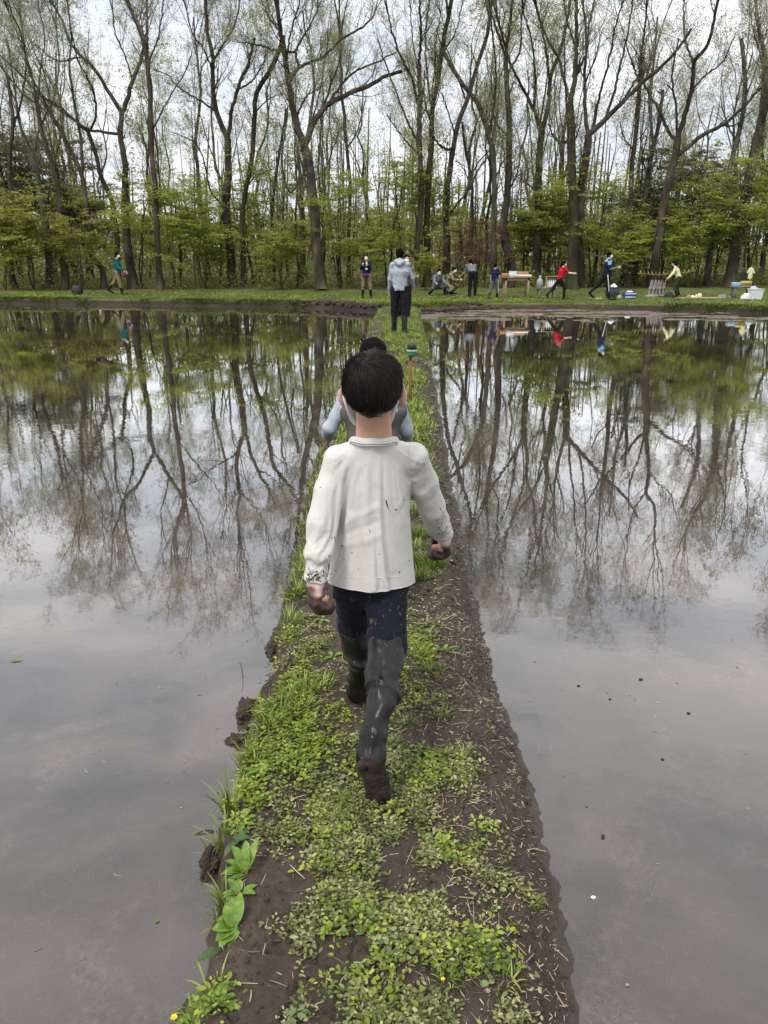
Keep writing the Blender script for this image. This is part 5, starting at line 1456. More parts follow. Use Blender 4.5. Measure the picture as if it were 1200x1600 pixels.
    def f_hair(F):
        F.apply(hcen - .12, hcen + .12, lambda X, Y, Z: sdf(np.stack(np.broadcast_arrays(X, Y, Z), -1)), .001)
        F.ell(hcen + np.array((0, .100, -.050)), (.10, .088, .078), .006, op='sub')
        F.ell(hcen + np.array((0, -.03, -.122)), (.12, .09, .052), .012, op='sub')
        for sx in (-1, 1): F.ell(hcen + np.array((sx * .088, .008, -.044)), (.028, .040, .034), .006, op='sub')
        F.apply(hcen - .12, hcen + .12, lambda X, Y, Z: .0015 * vnoise(X * 90, Y * 90, Z * 20, 81), op='disp')
    hair_o = part('hair', m_hair, f_hair, .0038, (hcen - .13, hcen + .13))
    r = np.random.default_rng(3)
    n0 = 20000
    d = nrm(r.normal(size=(n0, 3)) + np.array((0, -.5, .35)))
    p = E1c + d * .12
    for _ in range(12): p = p - sdf(p)[:, None] * grad(p)
    wh = nrm(P(571, 560, 2.11) - E1c)
    K = 9
    L = (.028 + .055 * r.random(n0)); off = .0008 + .0150 * r.random(n0) ** 3.0 * (.4 + .9 * np.clip(fbm(p[:, 0] * 60, p[:, 1] * 60, p[:, 2] * 60, 2, seed=9) + .5, 0, 1.4))
    out = np.empty((n0, K, 3)); q = p.copy(); tilt = r.normal(size=n0) * .16
    for k in range(K):
        g = grad(q)
        out[:, k] = q + g * (off * (k / (K - 1)) ** .7 + .0004)[:, None]
        u = nrm(q - E1c); away = u - wh * (u @ wh)[:, None]; ang = np.arccos(np.clip(u @ wh, -1, 1))
        away = nrm(away - g * (away * g).sum(1)[:, None])
        sw = nrm(np.cross(g, away)) * (1.1 * np.exp(-(ang / .35) ** 2) + tilt + .12)[:, None]
        down = np.array((0, 0, -1.)) * (.75 * np.clip(ang - .35, 0, 1.0))[:, None]
        dd = away + sw + down; dd = nrm(dd - g * (dd * g).sum(1)[:, None])
        q = q + dd * (L / K)[:, None]; q = q - sdf(q)[:, None] * grad(q)
    loc = out - hcen
    nape = -.081 + .70 * np.abs(loc[..., 0]) ** 1.0 + .0085 * r.normal(size=n0)[:, None]
    side = np.where(loc[..., 1] > -.030, -.014 + (loc[..., 1] + .03) * .1, nape)
    bad = (loc[..., 2] < np.where(loc[..., 1] > -.030, side, nape)) | ((loc[..., 1] > .045) & (loc[..., 2] < .028 + (loc[..., 1] - .045) * .3))
    first = bad[:, 0]
    # strands end at the hairline
    for k in range(1, K):
        b2 = bad[:, k]; out[b2, k] = out[b2, k - 1] + (out[b2, k - 1] - out[b2, max(k - 2, 0)]) * .02 + 1e-6
        bad[:, min(k + 1, K - 1)] |= b2
    out = out[~first]
    rad = np.linspace(.00100, .00020, K)[None] * np.ones((len(out), 1))
    V, Q = tubes(out, rad, 3)
    o = MB().add(V, Q, a=np.repeat(r.random(len(out)), K * 3)).build('strands', m_strand, hair_o, True, None)
    o.location = -base
    for nm in ('sole', 'collar'): pass
    for ch in list(shirt.children) + list(bR.children): ch.location = -base
    for sx in (-1, 1):
        e = MB().lathe([(.0001, -.008), (.006, -.005), (.0082, 0), (.006, .005), (.0001, .008)], S=12)
        e.v = [np.vstack(e.v) + w(sx * .030, .078, .006)]
        e.build('eye', m_eye, root, True, base, attr=False)
    return root
boy()
# ---------------- everyone else
BT = m_rubber
m_vest = cloth('grey_vest', (.105, .098, .088)); m_ltblue = cloth('pale_blue_cotton', (.36, .40, .45)); m_hood = cloth('heather_grey_fleece', (.33, .36, .40))
m_black = cloth('black_cloth', (.010, .010, .013)); m_teal = cloth('teal_jacket', (.012, .095, .095)); m_khaki = cloth('khaki_cloth', (.20, .15, .085)); m_purple = cloth('purple_nylon', (.13, .03, .14), .6)
m_nv = cloth('navy_cloth', (.012, .016, .045)); m_rd = cloth('red_cloth', (.42, .012, .025)); m_pink = cloth('pale_pink_cloth', (.62, .47, .47)); m_cream = cloth('cream_cloth', (.62, .60, .36))
m_camo = M('camouflage_cloth', [(.38, (.05, .055, .03)), (.5, (.13, .12, .07)), (.62, (.28, .25, .17))], 14, .9, 3); m_gry = cloth('mid_grey_cloth', (.125, .135, .15)); m_sky = cloth('sky_blue_cloth', (.19, .42, .66)); m_white = cloth('white_cloth', (.68, .68, .68))
m_brn = cloth('drab_brown_cloth', (.14, .10, .07)); m_grt = cloth('grey_track_cloth', (.08, .085, .10)); m_olive = cloth('dark_olive_cloth', (.035, .04, .028))
def at(px, D, z=None):
    D = D * 1.09
    x = P(px, 455, D)[0]
    return (x, D, (gz(x, D) if z is None else z) - .005)
def stripe(mat, i):
    """pale stripe down the outer side of both trouser legs"""
    def f(root, J):
        for sx, (hip, knee, ank, fd) in zip((-1, 1), J['legs']):
            s = J['s']; o = np.array((sx, 0, 0))
            p = resample([hip + o * .098 * s, knee + o * .070 * s, knee + (ank - knee) * .5 + o * .060 * s], 8)
            MB().tube(p, .016 * s, 6).build('side_stripe', mat, root, attr=False)
    return f

# the child in the vest ahead of the boy
def vest(root, J):
    s, ax = J['s'], J['ax']
    def f(F):
        F.cone(J['pel'] + ax * .03, J['chest'], .140 * s, .146 * s, .03, (np.array((1, 0, 0)), 1.20))
        F.cone(J['chest'], J['pel'] + ax * .265 * 1.7 * s, .146 * s, .100 * s, .04, (np.array((1, 0, 0)), 1.42))
        F.plane(J['pel'] - ax * .03 * s, -ax)
        F.apply(J['lo'], J['hi'], lambda X, Y, Z: .007 * vnoise(X * 24 + 4 * Z, Y * 20, Z * 20, 5), op='disp')
    J['part']('vest', m_vest, f)
person('child in a grey vest and pale blue sleeves just ahead of the boy', (P(583, 640, 3.35)[0], 3.38, .14), 0, 1.19,
       dict(lean=8, legs=[(6, 10, 5, 0), (-6, 14, 5, 10)], arms=[(-4, 27, 66), (4, 13, 60)], boot=.3), m_ltblue, m_black, BT, extra=vest, h=.0075, mask=True, gender_w=.90, crease=1.0, armr=.74)

# man in the grey hoodie
def hood(root, J):
    s, w = J['s'], J['w']
    def f(F):
        c = J['neck'] + J['ax'] * .01
        F.chain([c + np.array((-.085, -.03, .0)) * s, c + np.array((-.05, -.095, -.02)) * s, c + np.array((0, -.125, -.055)) * s, c + np.array((.05, -.095, -.02)) * s, c + np.array((.085, -.03, .0)) * s], [.030 * s, .042 * s, .046 * s, .042 * s, .030 * s], .02)
        F.chain([c + np.array((-.06, .03, .015)) * s, c + np.array((0, -.05, .02)) * s, c + np.array((.06, .03, .015)) * s], [.035 * s, .045 * s, .035 * s], .02)
    J['part']('hood', m_hood, f)
person('man in a light grey hoodie and black trousers walking away far along the path', (P(624, 520, 16.3)[0], 16.3, .14), math.radians(-4), 1.70,
       dict(lean=3, legs=[(4, 4, 2, 0), (-3, 8, 2, 8)], arms=[(4, 10, 10), (14, 20, 22)], boot=.30), m_hood, m_black, BT, extra=hood, mask=True, h=.0085, armr=.80, gender_w=.93)
person('person in dark clothes half hidden beyond the man in the grey hoodie', (P(632, 480, 20.5)[0], 20.5, .13), math.pi + .3, 1.62,
       dict(lean=8, legs=[(4, 6, 2, 0), (-4, 8, 2, 5)], arms=[(30, 6, 60), (26, 8, 55)], boot=.30), m_camo, m_black, BT, mask=True)

def bag(root, J):
    s = J['s']; c = J['pel'] + np.array((.02, .15, .0)) * s
    mb = MB().box(c, (.24 * s, .09 * s, .15 * s), bev=.03)
    o = mb.build('waist_bag', m_purple, root, attr=False)
    ph = J['arms'][0][2] * .5 + J['arms'][1][2] * .5 + np.array((0, .06, .05))
    MB().box(ph, (.075, .012, .15), rx=-.2, bev=.004).build('phone', m_black, root, attr=False)
    MB().box(J['chest'] + np.array((-.02, .155, -.10)) * s, (.09, .008, .06), bev=.002).build('name_card', m_white, root, attr=False)
    a = J['neck'] + np.array((0, .10, -.06)) * s
    MB().box(J['chest'] + np.array((0, .152, .09)) * s, (.10, .02, .16), bev=.006).build('scarf', m_cream, root, attr=False)
person('woman in navy holding a phone up to her face, purple bag at her waist', at(573, 27.4), math.pi - .12, 1.57,
       dict(lean=2, legs=[(2, 3, 8, 0), (-2, 3, 8, 0)], arms=[(38, 6, 88), (38, 6, 88)], inward=.35, boot=.34), m_nv, m_khaki, BT, extra=bag)

def ppouch(root, J):
    s = J['s']; MB().box(J['arms'][1][2] + np.array((.0, .03, -.12)), (.08, .14, .20), bev=.04).build('pouch', m_purple, root, attr=False)
person('walker in a teal jacket and khaki trousers striding right along the left bank', at(186, 30.5), -math.pi / 2, 1.70,
       dict(lean=5, legs=[(-26, 18, 2, 35), (14, 4, 2, 0)], arms=[(10, 6, 35), (16, 6, 35)], boot=.42), m_teal, m_khaki, BT, extra=ppouch)
person('person in a grey top sitting cross legged on the bank beside the camouflage jacket', at(682, 29.5), math.pi + .2, 1.66,
       dict(lean=32, legs=[(88, 140, 26, 0), (80, 138, 24, 0)], arms=[(40, 8, 40), (36, 8, 45)], boot=.5), m_gry, m_grt, m_black, mask=True)
person('person in camouflage crouching on the bank with a raised hand', at(698, 29.2), -math.pi / 2 - .5, 1.62,
       dict(lean=28, legs=[(84, 132, 14, 0), (70, 128, 14, 10)], arms=[(60, 10, 75), (40, 8, 50)], boot=.5), m_camo, m_camo, BT, mask=True)
person('person in a mid grey shirt and black trousers bending over, seen from behind', at(738, 28.2), .1, 1.66,
       dict(lean=56, legs=[(2, 2, 1, 0), (0, 4, 1, 0)], arms=[(20, 4, 8), (14, 6, 8)], boot=.95), m_gry, m_black, m_black, sleeve=.55, mask=False)
person('child in a navy waistcoat over white sleeves beside the wooden table', at(772, 26.8), -.55, 1.28,
       dict(lean=2, legs=[(-14, 14, 3, 25), (10, 6, 3, 0)], arms=[(0, 10, 10), (6, 12, 16)], boot=.42), m_nv, m_grt, BT, extra=stripe(m_white, 0), sleeve=.42, mask=True)
def swl(mat, a=.42):
    """long under-sleeves below short outer sleeves"""
    def f(root, J):
        s = J['s']
        for sh, el, wr, v in J['arms']:
            def g(F, sh=sh, el=el, wr=wr): F.chain([sh + (el - sh) * a, el, wr], [.050 * s, .046 * s, .036 * s], .01)
            J['part']('sleeve', mat, g)
    return f
def both(*fs):
    def f(root, J):
        for g in fs: g(root, J)
    return f
person('girl in a red short sleeved top with a dark ponytail striding right, one hand out', at(874, 26.6), -math.pi / 2 + .15, 1.40,
       dict(lean=10, legs=[(-34, 12, 3, 40), (26, 26, 3, 0)], arms=[(8, 10, 14), (45, 10, 40)], boot=.36), m_rd, m_black, BT, hair_long=True, extra=swl(m_pink), sleeve=.5, mask=True)
def collar_blue(root, J):
    s = J['s']; swl(m_gry, .5)(root, J); stripe(m_white, 0)(root, J)
    def f(F):
        F.cone(J['chest'] + J['ax'] * .10 * s, J['pel'] + J['ax'] * .255 * 1.7 * s, .128 * s, .086 * s, .03, (np.array((1, 0, 0)), 1.36))
        for sh, el, wr, v in J['arms']: F.cone(sh, sh + (el - sh) * .45, .066 * s, .064 * s, .02)
    J['part']('yoke', m_sky, f)
person('boy in a sky blue and navy top with white striped trousers striding right', at(946, 26.6), -math.pi / 2 - .1, 1.68,
       dict(lean=2, legs=[(-36, 10, 3, 45), (10, 2, 3, 0)], arms=[(-2, 8, 14), (10, 10, 90)], boot=.44), m_nv, m_black, BT, extra=collar_blue, sleeve=.5, mask=True)
person('person in a cream shirt stooping by the hanging waders', at(1058, 28.2), math.pi / 2 - .3, 1.40,
       dict(lean=24, legs=[(20, 40, 5, 0), (4, 26, 5, 10)], arms=[(20, 20, 20), (-20, 16, 10)], boot=.4), m_cream, m_olive, BT, mask=False)

# ------------------------------------------------------------------ things on the far bank
m_wood = M('worn_timber', [(.3, (.14, .085, .045)), (.7, (.25, .16, .085))], 5, .75, 6, bump=.3, bscale=25, bdist=.01, stretch=(1, 1, .2))
m_wood2 = M('pale_timber', [(.3, (.26, .19, .11)), (.7, (.38, .29, .18))], 5, .8, 6, bump=.3, bscale=25, bdist=.01, stretch=(1, 1, .2))
m_gwood = M('weathered_timber', [(.3, (.11, .10, .085)), (.7, (.21, .19, .165))], 5, .85, 6, bump=.3, bscale=25, bdist=.01)
m_stake = M('brown_stake', [(.3, (.17, .075, .028)), (.7, (.30, .135, .05))], 20, .6, 6, bump=.2, bscale=60, bdist=.003, stretch=(1, 1, .1))
m_card = flat('brown_cardboard', (.36, .19, .10), .85); m_plw = flat('white_plastic', (.62, .65, .68), .4, .05); m_plb = flat('blue_plastic', (.035, .08, .28), .45, .1)
m_plg = flat('dark_grey_plastic', (.035, .04, .042), .5, .1); m_plbk = flat('black_nylon', (.012, .014, .018), .6, .2); m_yel = flat('yellow_plastic', (.42, .32, .07), .6, .1); m_clear = flat('cloudy_plastic', (.42, .46, .44), .15, .1, trans=.4)
m_green = flat('green_glass', (.06, .22, .13), .12, .3, trans=.3); m_steel = flat('dull_steel', (.3, .3, .3), .4, .1, metal=.8)
m_wader = M('grey_wader_cloth', [(.3, (.14, .12, .10)), (.7, (.27, .24, .21))], 9, .75, 5, bump=.5, bscale=14, bdist=.02)

# table with its boxes
def table(px, D, w_, d_, h_, mat, label, name='table'):
    x, y, z = at(px, D)
    r = empty(name, (x, y, z), 0, label, 'table')
    MB().box((0, 0, h_ - .02), (w_, d_, .04), bev=.008).build('table_top', mat[0], r, attr=False)
    for sx in (-1, 1):
        for sy in (-1, 1):
            MB().box((sx * (w_ / 2 - .14), sy * (d_ / 2 - .08), (h_ - .04) / 2), (.07, .07, h_ - .045), bev=.006).build('leg', mat[1], r, attr=False)
        MB().box((sx * (w_ / 2 - .14), 0, .18), (.05, d_ - .24, .05), bev=.006).build('rail', mat[1], r, attr=False)
    MB().box((0, -d_ / 2 + .06, h_ - .085), (w_ - .20, .03, .085), bev=.006).build('apron', mat[1], r, attr=False)
    MB().box((0, d_ / 2 - .08, .19), (w_ - .30, .05, .06), bev=.006).build('rail', mat[1], r, attr=False)
    return r, (x, y, z + h_)
_, (tx, ty, tz) = table(806, 27.6, 1.12, .62, .76, (m_wood, m_wood2), 'large reddish topped wooden table carrying boxes and a tray of small cups')
def boxy(c, size, mat, name, label, cat, open_=False, group=None, lidm=None, rz=0, bands=None):
    r = empty(name, c, rz, label, cat, group)
    if open_:
        t = .012; X, Y, Z = size
        mb = MB().box((0, 0, t / 2), (X, Y, t), taper=1)
        for sx in (-1, 1): mb.box((sx * (X / 2 - t / 2), 0, Z / 2 + t / 2), (t, Y, Z - t))
        for sy in (-1, 1): mb.box((0, sy * (Y / 2 - t / 2), Z / 2 + t / 2), (X - 2 * t - .001, t, Z - t))
        mb.build('shell', mat, r, False, attr=False)
        MB().box((0, -Y / 2 - .006, Z - .012), (X + .02, .012, .022), bev=.003).box((0, Y / 2 + .006, Z - .012), (X + .02, .012, .022), bev=.003).build('rim', mat, r, attr=False)
    else:
        MB().box((0, 0, size[2] / 2), size, bev=min(size) * .06).build('shell', mat, r, attr=False)
    if lidm: MB().box((0, 0, size[2] + .012), (size[0] + .02, size[1] + .02, .024), bev=.006).build('lid', lidm, r, attr=False)
    for (zz_, hh_, mm_) in (bands or []): MB().box((0, -size[1] / 2 - .003, zz_), (size[0] * .96, .004, hh_)).build('band', mm_, r, attr=False)
    return r
boxy((tx - .40, ty + .05, tz), (.26, .24, .13), m_card, 'cardboard_box', 'brown cardboard box on the left end of the large wooden table', 'box')
boxy((tx - .16, ty - .05, tz), (.27, .22, .18), m_plw, 'storage_tub', 'white plastic tub between the cardboard box and the tray of cups', 'tub', lidm=m_plw)
boxy((tx + .22, ty + .14, tz), (.48, .14, .19), m_card, 'cardboard_box', 'long flat cardboard box standing behind the tray of cups', 'box')
tr_ = boxy((tx + .24, ty - .10, tz), (.62, .26, .03), m_wood2, 'tray', 'shallow tray of small white cups on the wooden table', 'tray', open_=True)
cup = None
k_ = 0
for i in range(7):
    for j in range(2):
        o = MB().lathe([(.0005, 0), (.024, 0), (.032, .07), (.028, .07), (.022, .008), (.0005, .008)], S=12)
        c = (tx - .02 + i * .085, ty - .17 + j * .12, tz + .013)
        if cup is None: cup = o.build('cup', m_maskw, attr=False); q = cup
        else: q = cup.copy(); COL.objects.link(q)
        q.location = c; tag(q, 'small white cup standing in rows in the tray on the wooden table', 'cup', 'white cups in the tray')
# bench with jug and wooden box
x, y, z = at(854, 27.4)
r = empty('bench', (x, y, z), 0, 'low weathered bench carrying the water jug and the wooden bottle box', 'bench')
MB().box((0, 0, .37), (.80, .34, .05), bev=.008).build('seat', m_gwood, r, attr=False)
for sx in (-1, 1): MB().box((sx * .28, 0, .172), (.09, .28, .343), bev=.008).build('leg', m_gwood, r, attr=False)
r = empty('water_jug', (x - .27, y, z + .396), 0, 'clear rounded water jug with a narrow neck on the low bench', 'jug')
MB().lathe([(.001, 0), (.10, 0), (.125, .03), (.125, .20), (.10, .27), (.045, .32), (.04, .37), (.001, .37)], S=20).build('body', m_clear, r, attr=False)
MB().lathe([(.001, .371), (.046, .371), (.046, .41), (.001, .41)], S=16).build('cap', m_plw, r, attr=False)
r = empty('bottle_box', (x + .16, y, z + .396), 0, 'upright wooden box holding a row of pale bottles on the low bench', 'box')
mb = MB().box((0, 0, .012), (.42, .24, .024)).box((-.198, 0, .20), (.024, .24, .35)).box((.198, 0, .20), (.024, .24, .35)).box((0, .108, .20), (.371, .024, .35)).box((0, 0, .388), (.42, .24, .024))
mb.build('shell', m_wood2, r, False, attr=False)
for i in range(5):
    b0 = MB().lathe([(.001, 0), (.032, 0), (.034, .02), (.034, .20), (.014, .26), (.014, .30), (.001, .30)], S=12).build('bottle', m_maskw, attr=False)
    b0.location = (x + .01 + i * .074, y - .02, z + .42); tag(b0, 'pale bottle standing in the upright wooden box on the bench', 'bottle', 'pale bottles in the wooden box')
MB().box((x - .05, y - .06, z + .412), (.12, .08, .03), bev=.01).build('folded_cloth', m_pink, origin=(x - .05, y - .06, z + .396), attr=False)
tag(bpy.data.objects['folded_cloth'], 'small folded pinkish cloth between the jug and the wooden box', 'cloth')

def lump(name, px, D, size, mat, label, cat, sd=0, dz=0.0, cut=.25, group=None):
    x, y, z = at(px, D)
    u = np.linspace(0, 2 * np.pi, 28, endpoint=False); v = np.linspace(.03, np.pi - .03, 16)
    Uu, Vv = np.meshgrid(u, v); X, Yy, Z = np.cos(Uu) * np.sin(Vv), np.sin(Uu) * np.sin(Vv), np.cos(Vv)
    k = 1 + .32 * fbm(X * 1.5 + sd, Yy * 1.5, Z * 1.5, 3, seed=sd) + .10 * fbm(X * 5, Yy * 5, Z * 5, 2, seed=sd + 3)
    Z = np.maximum(Z, -cut)
    V = np.stack([X * k * size[0] / 2, Yy * k * size[1] / 2, (Z * k + cut) * size[2] / (1 + cut)], -1).reshape(-1, 3) + np.array((x, y, z + dz))
    Q = [(a * 28 + i, (a + 1) * 28 + i, (a + 1) * 28 + (i + 1) % 28, a * 28 + (i + 1) % 28) for a in range(15) for i in range(28)]
    return tag(MB().add(V, Q).build(name, mat, origin=(x, y, z + dz), attr=False), label, cat, group)
lump('sack', 938, 27.0, (.36, .22, .045), m_plw, 'flat white sack lying on the grass behind the striding boy in blue', 'sack', 11)
x, y, z = at(957, 27.6)
boxy((x, y, z), (.44, .34, .38), m_plg, 'storage_bin', 'dark grey lidded bin beside the boy in blue', 'bin', lidm=m_plg)
lump('plastic_bag', 958, 27.6, (.26, .2, .12), m_maskw, 'crumpled white bag on top of the dark grey bin', 'bag', 12, .40)
lump('small_sack', 968, 27.3, (.16, .14, .12), m_cream, 'small tan sack beside the dark grey bin', 'sack', 13)
x, y, z = at(984, 27.4)
for k in range(2):
    boxy((x, y, z + k * .118), (.42, .30, .112), m_plb, 'crate', ('lower blue crate with a white band beside the dark grey bin', 'upper blue crate of the stack of two beside the dark grey bin')[k], 'crate', group='blue crates', bands=[(.055, .035, m_plw)])
lump('folded_sheet', 984, 27.4, (.24, .2, .05), m_maskw, 'folded white sheet lying on the upper blue crate', 'sheet', 14, .232)

# line of yellow pegs with the waders
xa, xb = P(1005, 455, 31.2)[0], P(1068, 455, 31.0)[0]
zr = P(1030, 431, 31.1)[2]
r = empty('drying_line', (xa, 31.2, gz(xa, 31.2)), 0, 'sagging line with yellow hooks strung between trees above the waders', 'line')
tt = np.linspace(0, 1, 24)
lp = np.stack([xa - .3 + (xb - xa + .5) * tt, 31.2 - .2 * tt, zr + .10 - .30 * tt * (1 - tt) + .06 * tt], 1) - np.array(r.location)
MB().tube(lp, .008, 6).build('cord', m_yel, r, attr=False)
for i in range(13):
    f = .08 + .86 * i / 12; p = np.array([np.interp(f, tt, lp[:, k]) for k in range(3)])
    sl = .05 * (1 if i > 8 else -1)
    MB().tube([p + (sl, 0, .10), p + (-sl * .3, -.02, -.05)], .011, 7).build('hook', (m_yel, m_khaki, m_wood2)[i % 3], r, attr=False)
WL = ['leftmost', 'second from the left', 'middle', 'second from the right', 'rightmost']
def wader(px, D, sd):
    x, y, z = at(px, D); top_ = P(px, 436, D * 1.09)[2] - z - .05
    F = Field((-.22, -.16, -.02), (.22, .16, top_ + .05), .014)
    F.cone((0, 0, top_ - .02), (0, 0, top_ - .30), .045, .075, .02, (np.array((1, 0, 0)), 1.1))
    for sx in (-1, 1):
        F.chain([(sx * .02, 0, top_ - .30), (sx * .05, 0, .30), (sx * .055, -.01, .10)], [.05, .05, .045], .02); F.cone((sx * .055, -.01, .05), (sx * .065, -.10, .035), .045, .035, .02)
    F.apply((-.2, -.2, 0), (.2, .2, 1), lambda X, Y, Z: .014 * vnoise(X * 22 + sd, Y * 20, Z * 3.5, sd), op='disp')
    r = empty('waders', (x, y, z), .2 * sd, WL[sd - 1] + ' of the five grey brown waders hanging from the hooked line', 'waders', 'waders hanging from the line')
    MB().add(*F.mesh()).build('leggings', m_wader, r, attr=False)
    F2 = Field((-.12, -.1, top_ - .1), (.12, .1, top_ + .1), .012); F2.chain([(-.04, 0, top_ + .05), (-.03, 0, top_ - .06)], [.02, .03], .01); F2.chain([(.04, 0, top_ + .05), (.03, 0, top_ - .06)], [.02, .03], .01)
    MB().add(*F2.mesh()).build('strap', m_black, r, attr=False)
for i, px in enumerate((1017, 1022.5, 1027, 1031.5, 1036.5)): wader(px, 28.5 - .05 * (i % 2), i + 1)
lump('wader_heap', 1018, 28.0, (.5, .3, .14), m_wader, 'low heap of grey wader cloth below the hanging waders', 'heap', 21)
lump('black_bag', 1046, 28.0, (.32, .26, .2), m_plbk, 'black bag on the ground between the waders and the person in the cream shirt', 'bag', 22)
# mat with clutter
x0, y0, z0 = at(1093, 27.2)
o = MB().box((x0, y0, z0 + .028), (1.55, .55, .03), bev=.01).build('ground_sheet', m_wood2, origin=(x0, y0, z0), attr=False)
tag(o, 'pale tan ground sheet laid out on the grass in front of the trees', 'sheet')
for i, (px, sz, mt, lab, nm, ct) in enumerate(((1077, (.16, .14, .10), m_card, 'brown bundle at the left end of the ground sheet', 'bundle', 'bundle'), (1083, (.14, .12, .09), m_maskw, 'small white bag left of the tan pot on the ground sheet', 'small_bag', 'bag'),
      (1089, (.13, .12, .12), m_pink, 'pinkish bundle in the middle of the ground sheet', 'bundle', 'bundle'), (1094, (.16, .12, .16), m_cream, 'cream sack on the right part of the ground sheet', 'sack', 'sack'), (1129, (.34, .24, .16), m_wader, 'crumpled beige cloth between the ground sheet and the bench', 'cloth', 'cloth'), (1141, (.14, .12, .10), m_gwood, 'grey stone like bundle just right of the crumpled beige cloth', 'bundle', 'bundle'))):
    lump(nm, px, 27.2, sz, mt, lab, ct, 30 + i, .045 if i < 4 else 0)
lump('dead_wood', 1068, 27.6, (.5, .16, .10), m_bark, 'dark piece of wood lying behind the ground sheet', 'wood', 41)
# cluttered bench on the right
x, y, z = at(1158, 27.4)
r = empty('bench', (x, y, z), 0, 'dark low bench on the right holding a blue tub and a yellow crate', 'bench')
MB().box((0, 0, .40), (.78, .36, .05), bev=.008).build('seat', m_gwood, r, attr=False)
for sx in (-1, 1): MB().box((sx * .28, 0, .187), (.08, .30, .373), bev=.008).build('leg', m_gwood, r, attr=False)
boxy((x - .24, y, z + .426), (.26, .24, .10), m_sky, 'storage_tub', 'pale blue tub on the left of the cluttered bench', 'tub', lidm=m_plw)
boxy((x + .14, y, z + .426), (.34, .26, .18), m_yel, 'crate', 'yellow crate on the cluttered bench with a dark print', 'crate', bands=[(.09, .06, m_khaki)])
lump('grey_hat', 1155, 27.4, (.20, .18, .14), m_gwood, 'grey hat resting behind the yellow crate', 'hat', 51, .426)
xb_, yb_, zb_ = at(1181, 26.6)
bb = empty('white_bin', (xb_, yb_, zb_), 0, 'large white plastic bin full of bags at the right end of the bank', 'bin')
def prism(x0_, y0_, zt, x1_, y1_, zb, t):
    mb = MB()
    for a, b in (((-1, -1), (1, -1)), ((1, -1), (1, 1)), ((1, 1), (-1, 1)), ((-1, 1), (-1, -1))):
        V = []
        for (sx, sy) in (a, b):
            for zz_, X_, Y_ in ((zb, x1_, y1_), (zt, x0_, y0_)):
                V += [(sx * X_, sy * Y_, zz_), (sx * (X_ - t), sy * (Y_ - t), zz_)]
        mb.add(V, [(0, 4, 6, 2), (1, 3, 7, 5), (2, 6, 7, 3), (0, 1, 5, 4)])
    return mb
prism(.23, .17, .37, .18, .13, 0, .012).box((0, 0, .01), (.38, .28, .012)).build('shell', m_plw, bb, False, attr=False)
MB().box((0, -.175, .365), (.49, .018, .022), bev=.005).box((0, .175, .365), (.49, .018, .022), bev=.005).build('rim', m_plw, bb, attr=False)
lump('blue_plastic_bag', 1178, 26.6, (.30, .24, .15), m_ltblue, 'pale blue plastic bag bulging out of the white bin', 'bag', 52, .31)
lump('white_sack', 1167, 26.7, (.36, .26, .22), m_maskw, 'white sack slumped between the bench and the white bin', 'sack', 53)
def garment(px, py, D, mat, label, sd, w_=.16, hgt=.42):
    D *= 1.09; c = P(px, py, D)
    F = Field((-.2, -.08, -hgt / 2 - .05), (.2, .08, hgt / 2 + .05), .012)
    F.cone((0, 0, hgt / 2 - .06), (0, 0, -hgt / 2 + .05), w_ * .45, w_ * .55, .02, (np.array((0, 1, 0)), .45))
    for sx in (-1, 1): F.cone((sx * .06, 0, hgt / 2 - .07), (sx * .13, 0, .02), .035, .032, .02)
    F.apply((-.2, -.1, -.4), (.2, .1, .4), lambda X, Y, Z: .012 * vnoise(X * 22 + sd, Y * 20, Z * 5, sd), op='disp')
    o = MB().add(*F.mesh()).build('hanging_jacket', mat, attr=False); o.location = c
    return tag(o, label, 'jacket')
garment(1173, 427, 29.2, m_cream, 'cream yellow jacket hanging from a branch above the white bin', 1)
garment(1161, 431, 29.2, m_plbk, 'black jacket hanging left of the cream yellow one', 2)
xa = P(1150, 455, 31.83)[0]; xb = P(1185, 455, 31.83)[0]; zr = P(1160, 419, 31.83)[2]
o = MB().tube([(xa, 31.83, zr), ((xa + xb) / 2, 31.88, zr - .02), (xb, 31.83, zr + .03)], .012, 6).build('hanging_rail', m_gwood, origin=(xa, 31.83, zr), attr=False)
tag(o, 'short pole fixed between trunks from which the two jackets hang', 'pole')
# long bare pole across the trunks behind the striding boy
o = MB().tube(resample([P(912, 394, 34), P(940, 402, 33.6), P(965, 410, 33.3), P(990, 417, 33)], 10), .028, 7).build('fallen_branch', m_bark, attr=False)
tag(o, 'long dark dead branch slanting across the trunks above the striding boy in blue', 'branch')
x, y, z = at(121, 30.0)
r = empty('backpack', (x, y, z), .2, 'black backpack standing alone on the left bank', 'backpack')
MB().box((0, 0, .20), (.42, .26, .38), bev=.09).build('body', m_plbk, r, attr=False)
MB().box((0, -.145, .15), (.30, .06, .20), bev=.028).build('pocket', m_plbk, r, attr=False)
MB().tube(resample([(-.05, 0, .39), (-.03, 0, .44), (.03, 0, .44), (.05, 0, .39)], 10), .012, 6).build('handle', m_plbk, r, attr=False)
lump('lying_coat', 722, 28.6, (.55, .3, .06), m_brn, 'brown coat spread on the grass between the crouching pair and the bending person', 'coat', 61)
lump('white_cloth', 712, 28.3, (.5, .1, .03), m_maskw, 'thin strip of white cloth on the grass beside the brown coat', 'cloth', 62)

